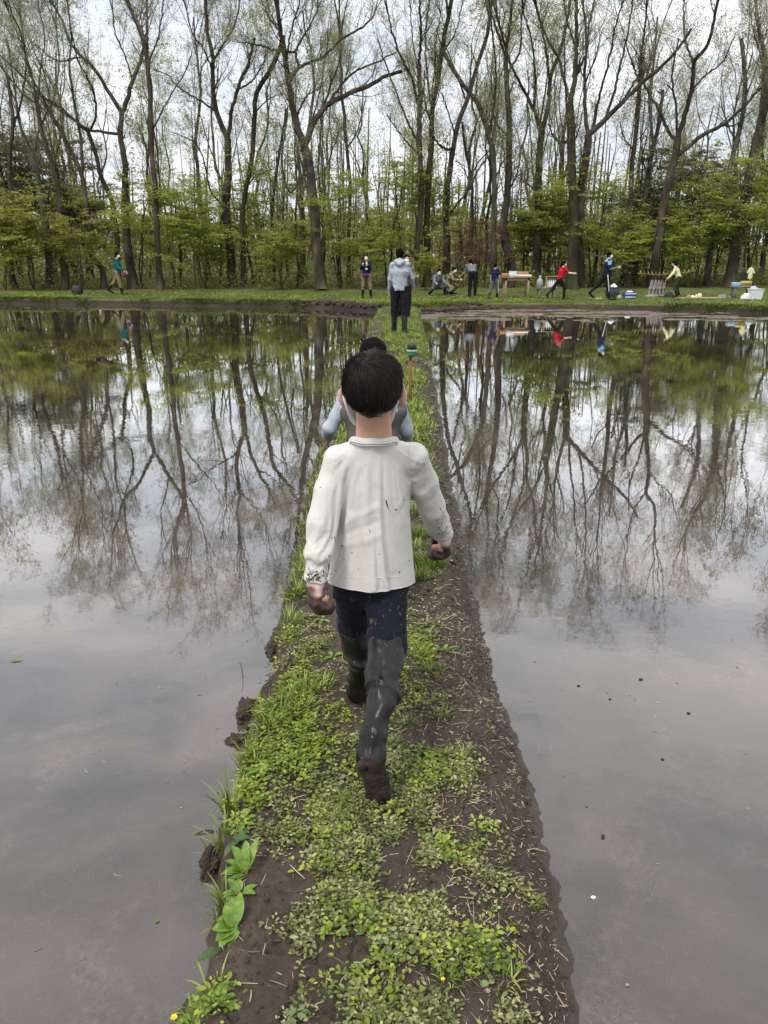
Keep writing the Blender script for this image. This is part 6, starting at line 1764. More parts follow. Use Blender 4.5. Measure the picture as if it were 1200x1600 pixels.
# stake with the green lantern beside the path
b = G(641, 628, .14)
r = empty('marker_stake', b, 0, 'reddish brown wooden stake topped by a green glass lantern on the path', 'stake')
MB().box((0, 0, .25), (.036, .030, .56), bev=.004).build('post', m_stake, r, attr=False)
lt = MB().lathe([(.001, .500), (.040, .500), (.046, .512), (.046, .575), (.040, .582), (.001, .582)], (.012, -.012, 0), 18).build('lantern', m_green, r, attr=False)
MB().lathe([(.001, .583), (.050, .583), (.052, .606), (.046, .625), (.001, .630)], (.012, -.012, 0), 18).build('cap', m_plbk, lt, attr=False)
MB().tube([(-.052 * math.cos(t) + .012, -.012 + .052 * math.sin(t), .560) for t in np.linspace(0, 6.28, 25)], .005, 6).build('band', m_plw, lt, attr=False)
MB().box((-.008, -.022, .50), (.014, .012, .09), bev=.002).build('bracket', m_plbk, r, attr=False)
# ------------------------------------------------------------------ low plants, grass, litter
def leafmat(name, a, b, c, rough=.5, trans=.3): return M(name, [(.22, a), (.52, b), (.82, c)], 9, rough, 2, attr=.75, trans=trans, spec=.35)
m_weed = leafmat('small_weed_leaf', (.045, .050, .015), (.175, .185, .060), (.46, .45, .22))
m_lush = leafmat('lush_weed_leaf', (.07, .10, .010), (.19, .25, .022), (.40, .44, .08))
m_grass = leafmat('grass_blade', (.065, .10, .012), (.17, .235, .028), (.38, .42, .10), .45)
m_bgrass = leafmat('bank_grass_blade', (.05, .075, .014), (.12, .165, .026), (.26, .26, .075), .6)
m_straw = M('straw', [(.25, (.16, .12, .080)), (.5, (.36, .29, .205)), (.8, (.50, .42, .31))], 30, .8, 2, attr=.8, spec=.2)
m_peb = M('husk', [(.25, (.22, .17, .12)), (.6, (.42, .35, .27)), (.85, (.62, .56, .48))], 30, .7, 2, attr=.8, spec=.3)
rg = np.random.default_rng(2024)
m_leafd = M('greyish_green_leaf', [(.3, (.06, .105, .035)), (.5, (.14, .19, .075)), (.72, (.28, .31, .16))], 38, .5, 6, bump=.6, bscale=90, bdist=.003, trans=.25, spec=.4, attr=.4)

BAND = [(1640, 455, 700), (1500, 445, 700), (1400, 490, 690), (1320, 440, 700), (1250, 425, 700), (1150, 410, 712), (1050, 430, 690), (950, 450, 695), (880, 468, 700), (800, 482, 672), (700, 515, 668), (620, 552, 664), (560, 600, 660), (500, 608, 656)]
bA = np.array([G(a, y, .14)[:2] for y, a, b in BAND]); bB = np.array([G(b, y, .14)[:2] for y, a, b in BAND])
def band(x, y):
    l_ = np.interp(y, bA[:, 1], bA[:, 0]); r_ = np.interp(y, bB[:, 1], bB[:, 0])
    w = .03 + .01 * y
    return sstep(-w, w, x - l_) * sstep(-w, w, r_ - x)
def blobs(x, y, L):
    d = np.zeros_like(x)
    for px, py, rp, k in L:
        c = G(px, py, .14); q = ray(px, py); r = rp / FPX * (c[1] / q[1])
        ry_ = r / max(.35, -q[2] / q[1] * .9)
        d = np.maximum(d, k * np.exp(-(((x - c[0]) / r) ** 2 + ((y - c[1]) / ry_) ** 2)))
    return d
BARE_ = [(610, 1365, 30, .9), (530, 1475, 26, .8), (660, 1455, 22, .8), (470, 1385, 30, .8), (500, 1520, 26, .7), (640, 1560, 24, .7), (560, 1345, 22, .6), (720, 1240, 26, .8), (430, 1260, 20, .6), (600, 1285, 22, .6), (400, 1290, 45, 1), (395, 1420, 45, 1), (400, 1500, 55, 1), (420, 1580, 50, 1), (560, 1480, 16, .5), (690, 1270, 40, .95), (640, 1385, 42, .9), (745, 1380, 36, .8), (730, 1560, 40, .8), (420, 1350, 36, .9), (500, 1090, 30, .85), (470, 1040, 22, .6), (705, 1130, 30, .8), (560, 1180, 20, .4), (600, 1320, 20, .35), (455, 1215, 34, .75), (520, 1010, 26, .7), (700, 930, 30, .6), (590, 1230, 16, .6), (850, 1500, 60, 1)]
PLUS_ = [(755, 1300, 24, 1), (775, 1370, 20, .9), (690, 1205, 34, 1.1), (650, 1080, 26, 1), (655, 1000, 26, 1), (745, 1490, 48, 1.1), (825, 1385, 16, .7), (660, 1330, 28, 1), (720, 1345, 26, 1), (560, 1430, 60, 1.2), (620, 1560, 80, 1.2), (480, 1340, 26, .9), (475, 1450, 30, .9), (470, 1580, 20, .5), (525, 1395, 26, .9), (640, 1250, 40, 1), (540, 1290, 60, 1), (700, 1090, 12, .6), (800, 1450, 14, .6), (810, 1570, 26, .6), (415, 1305, 9, .8)]
def cover(x, y):
    n_ = fbm(x * 5.5, y * 4.0, o=3, seed=201) * .5 + .5
    n2 = fbm(x * 17, y * 14, o=2, seed=205) * .5 + .5
    c = band(x, y) * sstep(.54, .74, n_ + .10) * sstep(.42, .60, n2)
    c = c * (1 - np.clip(blobs(x, y, BARE_), 0, 1)) + blobs(x, y, PLUS_) * sstep(.38, .56, n2)
    return np.clip(c, 0, 1.2)
def scatter(n, y0, y1, fn, pw=1.0, s0=.02, s1=.98):
    y = y0 + (y1 - y0) * rg.random(n) ** pw
    s = s0 + (s1 - s0) * rg.random(n)
    x = xl(y) + (xr(y) - xl(y)) * s
    k = rg.random(n) < fn(x, y)
    return x[k], y[k]

TP = np.array([(0, 0, 0), (.30, .40, .05), (.30, -.40, .05), (.30, 0, -.03), (.70, .42, .02), (.70, -.42, .02), (.70, 0, -.05), (1, 0, -.10)])
TT = np.array([(0, 3, 1), (0, 2, 3), (6, 7, 4), (5, 7, 6)]); TQ = np.array([(3, 6, 4, 1), (2, 5, 6, 3)])
def leaves(mb, C, az, el, L, Wd, rnd, roll=None, simple=False):
    n_ = len(C)
    d = np.stack([np.cos(el) * np.cos(az), np.cos(el) * np.sin(az), np.sin(el)], -1)
    sd = np.stack([-np.sin(az), np.cos(az), 0 * az], -1)
    up = np.cross(d, sd)
    if roll is not None:
        sd, up = sd * np.cos(roll)[:, None] + up * np.sin(roll)[:, None], up * np.cos(roll)[:, None] - sd * np.sin(roll)[:, None]
    if simple:
        T_ = np.array([(0, 0, 0), (.5, .45, .02), (1, 0, -.08), (.5, -.45, .02)])
        V = C[:, None] + (d[:, None] * T_[None, :, :1] + up[:, None] * T_[None, :, 2:]) * L[:, None, None] + sd[:, None] * T_[None, :, 1:2] * Wd[:, None, None]
        mb.add(V.reshape(-1, 3), np.arange(n_ * 4).reshape(-1, 4), a=np.repeat(rnd, 4)); return
    V = C[:, None] + (d[:, None] * TP[None, :, :1] + up[:, None] * TP[None, :, 2:]) * L[:, None, None] + sd[:, None] * TP[None, :, 1:2] * Wd[:, None, None]
    o = (np.arange(n_) * 8)[:, None, None]
    mb.add(V.reshape(-1, 3), (TQ[None] + o).reshape(-1, 4), (TT[None] + o).reshape(-1, 3), np.repeat(rnd, 8))
def rosettes(mb, x, y, nl, R, H, L, asp, simple=False, zf=dyke_h, elr=(-.05, .5)):
    n_ = len(x)
    if n_ == 0: return
    z = zf(x, y)
    k = np.repeat(np.arange(n_), nl); m = len(k)
    az = rg.random(m) * 2 * np.pi
    rr = rg.random(m) ** .7 * R * (.7 + .6 * rg.random(n_))[k]
    C = np.stack([x[k] + np.cos(az) * rr, y[k] + np.sin(az) * rr, z[k] + .001 + H * rg.random(m) ** 1.2 * (1 - .5 * rr / R / 1.3) * (.6 + .8 * rg.random(n_))[k]], 1)
    pl = rg.random(n_)[k]
    l_ = L * (.6 + .8 * rg.random(m)) * (.75 + .5 * rg.random(n_))[k]
    leaves(mb, C, az + rg.normal(size=m) * .9, elr[0] + (elr[1] - elr[0]) * rg.random(m), l_, l_ * asp * (.8 + .4 * rg.random(m)), np.clip(pl * .55 + .45 * rg.random(m), 0, 1), rg.normal(size=m) * .28, simple)
def blades(mb, B, az, L, bend, wd, rnd, K=5):
    n_ = len(B); t = np.linspace(0, 1, K)
    th = bend[:, None] * t[None] ** 1.3
    lean = .12 + .25 * rg.random(n_)
    ds = (L / (K - 1))[:, None]
    hx = np.cumsum(np.sin(th + lean[:, None]) * ds, 1) - np.sin(lean)[:, None] * ds; hz = np.cumsum(np.cos(th + lean[:, None]) * ds, 1) - np.cos(lean)[:, None] * ds
    d = np.stack([np.cos(az), np.sin(az)], -1)
    c = np.empty((n_, K, 3)); c[..., 0] = B[:, None, 0] + d[:, None, 0] * hx; c[..., 1] = B[:, None, 1] + d[:, None, 1] * hx; c[..., 2] = B[:, None, 2] + hz
    s2 = np.stack([-np.sin(az), np.cos(az), 0 * az], -1)[:, None]
    w_ = (wd[:, None] * np.array([.8, 1, .9, .6, .08])[None, :K] * .5)[..., None]
    V = np.stack([c - s2 * w_, c + s2 * w_], 2).reshape(-1, 3)
    o = (np.arange(n_) * K * 2)[:, None] + (np.arange(K - 1) * 2)[None]
    mb.add(V, np.stack([o, o + 1, o + 3, o + 2], -1).reshape(-1, 4), a=np.repeat(rnd, K * 2))
def tuft(mb, x, y, n, R, L, wd, zf=dyke_h, bend=(.3, 1.6)):
    x = np.atleast_1d(x).astype(float); y = np.atleast_1d(y).astype(float)
    k = np.repeat(np.arange(len(x)), n); m = len(k)
    a = rg.random(m) * 6.283; r = R * rg.random(m) ** .6
    X, Y_ = x[k] + np.cos(a) * r, y[k] + np.sin(a) * r
    blades(mb, np.stack([X, Y_, zf(X, Y_) - .003], 1), a + rg.normal(size=m) * .7, L * (.45 + .75 * rg.random(m)), bend[0] + (bend[1] - bend[0]) * rg.random(m), wd * (.7 + .6 * rg.random(m)), np.clip(rg.random(m) * .8 + .2 * rg.random(len(x))[k], 0, 1))

# small creeping weeds on the trodden crown of the path
mb = MB()
x, y = scatter(17000, .85, 2.1, cover); rosettes(mb, x, y, 8, .021, .018, .0110, .58)
x, y = scatter(17000, 2.0, 5.2, cover, 1.2); rosettes(mb, x, y, 6, .026, .020, .0135, .60, True)
x, y = scatter(14000, 5, 26.5, lambda x, y: cover(x, y) * .8, 1.0); rosettes(mb, x, y, 5, .06, .035, .035, .5, True)
tag(mb.build('creeping_weeds', m_weed, smooth=False), kind='stuff')
mb = MB()
DARK = [(575, 1440, 34, 1), (600, 1478, 26, .9), (480, 1345, 18, .6), (655, 1330, 16, .6), (520, 1240, 24, .6), (560, 1575, 26, .7), (470, 1580, 16, .5), (620, 1200, 22, .5), (450, 1180, 26, .5), (760, 1520, 16, .7)]
x, y = scatter(2600, .85, 3.0, lambda x, y: blobs(x, y, DARK) * .8, 1); rosettes(mb, x, y, 7, .022, .024, .0150, .85, elr=(-.05, .35))
tag(mb.build('round_leaved_weeds', m_leafd, smooth=False), kind='stuff')
# lush brighter weeds: left shoulder and clumps
LUSH = [(470, 1165, 60, 1.2), (430, 1200, 40, 1.1), (450, 1120, 40, 1.2), (395, 1225, 30, 1), (385, 1262, 18, 1.1), (372, 1290, 14, 1.1), (690, 1200, 34, .8), (650, 1190, 22, .6), (560, 1435, 46, .7), (745, 1490, 34, .9), (655, 1010, 20, .9), (650, 1075, 20, .8), (715, 1345, 22, .7), (690, 1330, 14, .8), (755, 1300, 20, .8), (500, 1255, 30, .6), (460, 1060, 14, .9), (480, 1030, 16, .8), (455, 990, 14, .9), (470, 925, 14, .9), (645, 1225, 30, .6), (620, 1060, 12, .8), (320, 1560, 28, .9), (300, 1580, 26, .8), (640, 1500, 60, .35), (520, 1300, 60, .3), (560, 1560, 60, .3), (440, 1310, 10, .4), (640, 650, 16, .9), (648, 700, 14, .8), (650, 745, 12, .8)]
mb = MB()
x, y = scatter(5200, .85, 3.2, lambda x, y: blobs(x, y, LUSH), 1, -.04, 1); rosettes(mb, x, y, 14, .028, .036, .0132, .60)
x, y = scatter(2600, 3, 10, lambda x, y: blobs(x, y, LUSH), 1, -.04, 1); rosettes(mb, x, y, 8, .05, .05, .030, .55, True)
tag(mb.build('leafy_weeds', m_lush, smooth=False), kind='stuff')
# grass
mb = MB()
for px, py, k, R, L in ((480, 1080, 90, .05, .075), (455, 1095, 60, .04, .07), (505, 1075, 50, .04, .06), (400, 1195, 110, .05, .06), (388, 1180, 60, .035, .09), (668, 885, 260, .075, .085), (655, 905, 140, .06, .07), (684, 880, 120, .05, .07), (648, 805, 160, .05, .08), (652, 840, 120, .05, .07), (655, 855, 60, .05, .06),
        (530, 1292, 40, .02, .06), (362, 1245, 26, .03, .13), (356, 1228, 18, .03, .14), (345, 1285, 20, .03, .12), (350, 1395, 34, .02, .085), (345, 1420, 30, .02, .07), (790, 1530, 30, .03, .05), (835, 1395, 26, .02, .05), (610, 1170, 30, .04, .05), (690, 1120, 30, .03, .05), (672, 1050, 70, .05, .05), (655, 1030, 70, .04, .06), (310, 1565, 40, .04, .07), (290, 1590, 40, .03, .06), (330, 1545, 26, .03, .07),
        (450, 975, 80, .05, .09), (462, 930, 90, .05, .09), (476, 880, 90, .06, .09), (470, 905, 60, .05, .08), (488, 830, 80, .06, .09), (720, 1185, 16, .02, .05), (780, 1430, 14, .02, .04), (430, 1130, 50, .05, .10), (415, 1150, 40, .04, .10), (505, 1010, 30, .03, .05), (470, 1115, 60, .06, .05), (640, 1130, 34, .04, .04), (560, 1260, 40, .05, .03), (700, 1535, 30, .03, .04)):
    c = G(px, py, .13); tuft(mb, c[0], c[1], k, R, L, .0042 if L < .1 else .0052)
x, y = scatter(1500, 1.0, 4.5, lambda x, y: cover(x, y) * .35 + .02, 1); tuft(mb, x, y, 6, .014, .032, .0022)
for px, py in ((640, 640), (645, 660), (650, 690), (640, 620), (648, 600), (655, 585), (640, 580), (630, 560), (655, 725), (655, 760), (646, 775)):
    c = G(px, py, .13); tuft(mb, c[0], c[1], 150, .12, .09, .007)
x, y = scatter(11000, 5.0, 27.0, lambda x, y: band(x, y) * sstep(.3, .5, fbm(x * 2, y * 1.2, o=2, seed=210) * .5 + .55), .9); tuft(mb, x, y, 7, .05, .085, .010)
x, y = scatter(700, 3.6, 24, lambda x, y: sstep(.25, .0, (x - xl(y)) / (xr(y) - xl(y))) * .8, 1, -.02, .3); tuft(mb, x, y, 9, .05, .09, .007)
tag(mb.build('grass', m_grass, smooth=True), kind='stuff')
# grass of the far bank
mb = MB()
n_ = 52000
x = (rg.random(n_) * 2 - 1) * 22; v = rg.random(n_) ** 1.25 * 9.5 + .10
y = edge(x) + v
keep = rg.random(n_) < np.clip(sstep(-.35, .25, fbm(x * .8, y * .8, o=3, seed=220)) * .9 + .2 - sstep(4, 9, v) * .35 - sstep(.9, .0, v) * (x > .8) * (x < 8.5) * .8, 0, 1)
x, y, v = x[keep], y[keep], v[keep]
tuft(mb, x, y, 4, .07, .055, .014, bank_h)
n_ = 2600; x = (rg.random(n_) * 2 - 1) * 17; y = edge(x) + .12 + .5 * rg.random(n_) ** 2
k = (fbm(x * .9, y * 0, o=2, seed=222) > -.05) & ~((x > 1.0) & (x < 8.5)); tuft(mb, x[k], y[k], 12, .10, .13, .016, bank_h)
tag(mb.build('bank_grass', m_bgrass, smooth=True), kind='stuff')
mb = MB()
n_ = 3600; x = (rg.random(n_) * 2 - 1) * 17; y = edge(x) + .15 + 3.5 * rg.random(n_) ** 1.5
k = fbm(x * 1.1, y * 1.1, o=2, seed=223) > .12; rosettes(mb, x[k], y[k], 12, .14, .13, .06, .6, True, bank_h)
x = 1.0 + rg.normal(size=500) * 1.1; y = edge(x) + .4 + .8 * rg.random(500); rosettes(mb, x, y, 14, .14, .16, .06, .6, True, bank_h)
tag(mb.build('bank_weeds', m_lush, smooth=False), kind='stuff')
# turned sods and clods where the dyke meets the bank
mb = MB()
n_ = 520
x = np.concatenate([-1.3 + rg.normal(size=260) * .9, 1.9 + rg.normal(size=260) * 1.0]); y = edge(x) + .05 + .45 * rg.random(n_)
for i in range(n_):
    r = .03 + .07 * rg.random(); a = rg.normal(size=3)
    an = np.linspace(0, 6.283, 7)[:-1]
    V = np.concatenate([[(0, 0, r)], np.stack([np.cos(an) * r * (.8 + .5 * rg.random(6)), np.sin(an) * r * (.8 + .5 * rg.random(6)), r * .3 * rg.normal(size=6)], 1), [(0, 0, -r)]])
    T_ = [(0, 1 + k, 1 + (k + 1) % 6) for k in range(6)] + [(7, 1 + (k + 1) % 6, 1 + k) for k in range(6)]
    mb.add(V + (x[i], y[i], float(bank_h(x[i:i + 1], y[i:i + 1])[0]) + r * .2), tris=T_)
tag(mb.build('rubble_sods', m_soil, smooth=True), kind='stuff')

# straw chips, husks, crumbs of soil
def chips(n, fn, y0, y1, Lr, r, zf=dyke_h, pw=1.0, lift=.002):
    x, y = scatter(n, y0, y1, fn, pw); m = len(x)
    a = rg.random(m) * 6.283; L = Lr[0] + (Lr[1] - Lr[0]) * rg.random(m) ** 2.2
    K = 4; t = np.linspace(-.5, .5, K); cv = rg.normal(size=m) * .25
    px = x[:, None] + np.cos(a)[:, None] * L[:, None] * t + -np.sin(a)[:, None] * (cv * L)[:, None] * (t ** 2)
    py = y[:, None] + np.sin(a)[:, None] * L[:, None] * t + np.cos(a)[:, None] * (cv * L)[:, None] * (t ** 2)
    pz = zf(px, py).mean(1, keepdims=True) + lift + (rg.normal(size=m) * .12 * L)[:, None] * t + .001
    P_ = np.stack([px, py, pz + 0 * px], -1)
    V, Q = tubes(P_, (r * (.5 + rg.random(m)))[:, None] * np.array([.7, 1, 1, .6])[None], 4)
    return V, Q, np.repeat(rg.random(m), K * 4)
def s_of(x, y): return (x - xl(y)) / (xr(y) - xl(y))
right = lambda x, y: np.clip(sstep(.45, .8, s_of(x, y)) * .9 + .10, 0, 1) * (1 - .6 * cover(x, y))
mb = MB()
for a in ((5200, right, .85, 3.2, (.004, .034), .00095), (2500, right, 3, 9, (.01, .06), .0014), (1000, lambda x, y: .45 + .3 * sstep(.4, .8, s_of(x, y)), .85, 3.0, (.02, .085), .0010), (900, right, 8, 22, (.03, .12), .003)):
    V, Q, c = chips(*a); mb.add(V, Q, a=c)
tag(mb.build('straw_litter', m_straw, smooth=True), kind='stuff')
def grains(mb, x, y, z, r, asp=1.7):
    m = len(x); a = rg.random(m) * 6.283
    T_ = np.array([(1, 0, 0), (0, 1, 0), (-1, 0, 0), (0, -1, 0), (0, 0, .8), (0, 0, -.8)])
    S = np.stack([r * asp, r, r * .7], 1)[:, None, :] * T_[None] * (1 + .25 * rg.normal(size=(m, 6, 1)))
    c, s = np.cos(a)[:, None], np.sin(a)[:, None]
    V = np.stack([x[:, None] + S[..., 0] * c - S[..., 1] * s, y[:, None] + S[..., 0] * s + S[..., 1] * c, z[:, None] + S[..., 2]], -1).reshape(-1, 3)
    F_ = np.array([(0, 1, 4), (1, 2, 4), (2, 3, 4), (3, 0, 4), (1, 0, 5), (2, 1, 5), (3, 2, 5), (0, 3, 5)])
    mb.add(V, tris=(F_[None] + (np.arange(m) * 6)[:, None, None]).reshape(-1, 3), a=np.repeat(rg.random(m), 6))
mb = MB()
x, y = scatter(1700, .85, 3.2, right, 1); grains(mb, x, y, dyke_h(x, y) + .001, .0010 + .0018 * rg.random(len(x)) ** 3)
x, y = scatter(600, 3, 8, right, 1); grains(mb, x, y, dyke_h(x, y) + .002, .002 + .004 * rg.random(len(x)) ** 2)
tag(mb.build('gravel_husks', m_peb, smooth=True), kind='stuff')
mb = MB()
x, y = scatter(12000, .85, 3.4, lambda x, y: .25 + .75 * sstep(.5, .95, s_of(x, y)), 1, -.01, 1.0); grains(mb, x, y, dyke_h(x, y) + .001, .0016 + .0065 * rg.random(len(x)) ** 3, 1.2)
x, y = scatter(4000, 3.2, 12, lambda x, y: .2 + .8 * sstep(.5, .95, s_of(x, y)), 1); grains(mb, x, y, dyke_h(x, y) + .001, .006 + .014 * rg.random(len(x)) ** 2, 1.2)
tag(mb.build('soil_crumbs_gravel', m_soil, smooth=True), kind='stuff')

# straw and weed scraps lying in the shallow water
mb = MB()
def scraps(cx, cy, n, R, L, zlo, zhi, r=.0008):
    a = rg.random(n) * 6.283; rr = R * rg.normal(size=(n, 2)); b = np.array(G(cx, cy, 0))
    x, y = b[0] + rr[:, 0], b[1] + rr[:, 1] * 1.2
    L_ = L * (.3 + rg.random(n)); K = 5; t = np.linspace(-.5, .5, K); cv = rg.normal(size=n) * .22
    P_ = np.stack([x[:, None] + np.cos(a)[:, None] * L_[:, None] * t - np.sin(a)[:, None] * (cv * L_)[:, None] * t ** 2, y[:, None] + np.sin(a)[:, None] * L_[:, None] * t + np.cos(a)[:, None] * (cv * L_)[:, None] * t ** 2, (zlo + (zhi - zlo) * rg.random(n))[:, None] + 0 * t], -1)
    k = ((P_[:, :, 0] < xl(P_[:, :, 1]) - .01) | (P_[:, :, 0] > xr(P_[:, :, 1]) + .01)).all(1)
    V, Q = tubes(P_[k], (r * (.6 + rg.random(n)))[k][:, None] * np.ones((1, K)), 3); mb.add(V, Q, a=np.repeat(rg.random(k.sum()), K * 3))
for cx, cy, n, R, L in ((60, 1195, 90, .10, .05), (170, 1325, 110, .07, .05), (40, 1450, 160, .10, .06), (110, 1470, 90, .07, .05), (60, 1540, 60, .08, .06), (150, 1080, 90, .25, .07), (250, 1060, 60, .2, .06), (900, 1200, 100, .13, .06), (880, 1160, 70, .12, .06), (970, 1270, 60, .05, .06), (1000, 1360, 60, .09, .06), (930, 1480, 160, .10, .055),
        (1050, 1490, 80, .08, .06), (960, 1560, 140, .10, .05), (870, 1330, 80, .06, .05), (1100, 1400, 60, .15, .07), (100, 1250, 60, .2, .07), (280, 1380, 50, .07, .05), (1000, 1120, 60, .3, .06), (200, 1560, 40, .1, .06)):
    scraps(cx, cy, int(n * (.8 if R < .12 else .25)), R * .6, L * .7, -.022, -.006, .0009)
tag(mb.build('submerged_straw_litter', m_straw, smooth=True), kind='stuff')
mb = MB()
for cx, cy, n, R in ((300, 1130, 16, .25), (1000, 1080, 40, .5), (800, 900, 60, 1.0), (150, 900, 70, 1.6), (1050, 800, 80, 2.2), (300, 760, 80, 2.0), (1000, 650, 90, 3.5), (250, 620, 80, 3.5)):
    scraps(cx, cy, n, R, .012 + R * .004, .0005, .0012, .0012)
tag(mb.build('floating_litter', m_straw, smooth=True), kind='stuff')

# ---- single stems, leaves and stones one can point at
m_dark = flat('wet_dark_stem', (.016, .013, .010), .5); m_leafp = M('plain_green_leaf', [(.3, (.065, .14, .014)), (.5, (.15, .25, .030)), (.72, (.30, .36, .09))], 38, .48, 6, bump=.6, bscale=90, bdist=.003, trans=.3, spec=.45)
pass
m_stem = flat('pale_stem', (.32, .36, .18), .6)
def stick(pts, r, label, mat=m_dark, name='twig', cat='twig'):
    p = resample(np.array(pts), 12); o = MB().tube(p, np.linspace(r, r * .6, 12), 7).build(name, mat, origin=p[0], attr=False)
    return tag(o, label, cat)
a = G(380, 1058, 0); stick([a + (0, 0, -.02), a + (-.003, 0, .03), a + (-.006, -.002, .062), a + (-.016, 0, .066)], .0017, 'thin dark hooked twig standing up out of the left paddy')
a = G(362, 1262, 0); stick([a, a + (-.02, .01, .02), a + (-.05, .03, .035)], .0024, 'upper of two dark twigs jutting over the water by the long grass blades')
a = G(368, 1275, 0); stick([a, a + (-.025, .005, .02), a + (-.062, .025, .03)], .0030, 'lower and thicker of two dark twigs jutting over the water')
a = G(338, 1300, 0); stick([a, a + (-.03, .0, .006), a + (-.062, -.012, .002)], .0028, 'black rotten twig lying on the water beside the strap leaved plant')
for px0, py0, px1, py1, lab in ((1092, 1520, 1135, 1557, 'long pale straw stalk slanting under the right water'), (1043, 1482, 1049, 1522, 'upright pale straw piece in the right water, left of the long stalk'), (888, 1340, 890, 1378, 'straight straw piece beside the right edge of the path'), (131, 1378, 140, 1420, 'pale straw piece pointing down in the left water'), (52, 1475, 86, 1452, 'lower of two parallel straws at the left of the left paddy'), (915, 1490, 924, 1520, 'short straw near the bottom right edge of the path')):
    a, b = G(px0, py0, -.004), G(px1, py1, -.008)
    stick([a, (a + b) / 2 + (.003, .003, .001), b], .0013, lab, m_straw, 'straw_stalk', 'straw')
def pebble(px, py, r, mat, label, z=.002, name='pebble', cat='pebble'):
    c = G(px, py, 0); mb = MB(); x = np.array([c[0]]); 
    u = np.linspace(0, 2 * np.pi, 16, endpoint=False); v = np.linspace(.05, np.pi - .05, 9); U, V2 = np.meshgrid(u, v)
    X, Y2, Z = np.cos(U) * np.sin(V2), np.sin(U) * np.sin(V2), np.cos(V2); k = 1 + .3 * fbm(X * 2 + px, Y2 * 2, Z * 2, 2, seed=int(px))
    V = np.stack([X * k * r * 1.3, Y2 * k * r, Z * k * r * .7], -1).reshape(-1, 3) + (c[0], c[1], z)
    Q = [(i * 16 + j, (i + 1) * 16 + j, (i + 1) * 16 + (j + 1) % 16, i * 16 + (j + 1) % 16) for i in range(8) for j in range(16)]
    tag(mb.add(V, Q).build(name, mat, origin=(c[0], c[1], z), attr=False), label, cat)
pebble(927, 1403, .0050, m_maskw, 'small white pebble showing in the water right of the path')
pebble(980, 1540, .0045, m_peb, 'small tan pebble in the water near the bottom right')
pebble(1001, 1062, .0065, m_dark, 'largest dark speck of debris on the right water', name='debris', cat='debris')
pebble(904, 1072, .0050, m_dark, 'dark speck of debris nearest the path on the right water', name='debris', cat='debris')
pebble(1076, 1115, .0055, m_dark, 'dark speck of debris furthest to the right on the right water', name='debris', cat='debris')
pebble(953, 1093, .0040, m_dark, 'tiny dark speck between the two bigger specks on the right water', name='debris', cat='debris')
pebble(1035, 1187, .0045, m_dark, 'half sunk dark speck lower on the right water', name='debris', cat='debris')
def small_leaf(px, py, L, Wd, az, mat, label, z=.003, name='fallen_leaf'):
    c = G(px, py, 0); o = broad(MB(), np.array((c[0], c[1], z)), az, .02, L, Wd, .05, 3).build(name, mat, origin=(c[0], c[1], z), attr=False); tag(o, label, 'leaf')
def broad(mb, b, az, el, L, Wd, droop, sd=0, ruffle=.06, tipw=1.0, stalk=.12):
    """one broad leaf: ribbed, slightly folded on its midrib, arched"""
    K, J = 14, 7
    t = np.linspace(0, 1, K)
    pr = np.where(t < stalk, .06, np.sin(np.pi * np.clip((t - stalk) / (1 - stalk), 0, 1) ** (.8 * tipw)) ** .8) ; pr[-1] = .02
    e = el - droop * t * 1.6
    ds = L / (K - 1)
    hx = np.r_[0, np.cumsum(np.cos(e[1:]) * ds)]; hz = np.r_[0, np.cumsum(np.sin(e[1:]) * ds)]
    jj = np.linspace(-1, 1, J)
    V = []
    for k in range(K):
        for j in jj:
            w_ = j * pr[k] * Wd / 2
            z = hz[k] + abs(j) * pr[k] * Wd * .16 + ruffle * Wd * vnoise(t[k] * 7 + sd, j * 1.5 + sd, 0, 5) * abs(j) + .012 * Wd * math.cos(j * 14)
            V.append((b[0] + math.cos(az) * hx[k] - math.sin(az) * w_, b[1] + math.sin(az) * hx[k] + math.cos(az) * w_, b[2] + z))
    Q = [(k * J + j, (k + 1) * J + j, (k + 1) * J + j + 1, k * J + j + 1) for k in range(K - 1) for j in range(J - 1)]
    return mb.add(V, Q)
small_leaf(15, 1034, .055, .014, .2, m_leafp, 'narrow pale green leaf floating at the far left of the left paddy')
small_leaf(942, 1312, .022, .012, 1.3, m_dark, 'brown curled leaf floating on the right water')
small_leaf(242, 1443, .014, .009, .8, m_leafp, 'tiny green sprout floating in the left paddy')
small_leaf(916, 1262, .018, .007, 1.2, m_straw, 'pale curled leaf piece floating beside the right edge')
def plant(px, py, z, spec, mat, label, name='broad_leaved_plant', flower=None):
    c = G(px, py, z); c[2] = float(dyke_h(np.array([c[0]]), np.array([c[1]]))[0]) if z > .05 else z
    r = empty(name, c, 0, label, 'plant')
    for i, (az, el, L, Wd, dr) in enumerate(spec):
        L, Wd = L * .82, Wd * .82
        broad(MB(), np.array((.004 * math.cos(az), .004 * math.sin(az), .002)), math.radians(az), math.radians(el), L, Wd, math.radians(dr), i * 3 + px * .1, tipw=1.0 if Wd / L > .3 else .9).build('leaf', mat, r, attr=False)
    return r
plant(385, 1378, .12, [(100, 60, .115, .034, 40), (125, 62, .11, .030, 45), (150, 50, .10, .026, 50), (70, 66, .11, .032, 30), (170, 40, .085, .022, 50), (185, 35, .08, .022, 40), (135, 75, .10, .030, 30), (200, 25, .07, .018, 40), (90, 80, .085, .03, 30)], m_leafp, 'strap leaved bright green plant on the left lip of the path above the broad leaves')
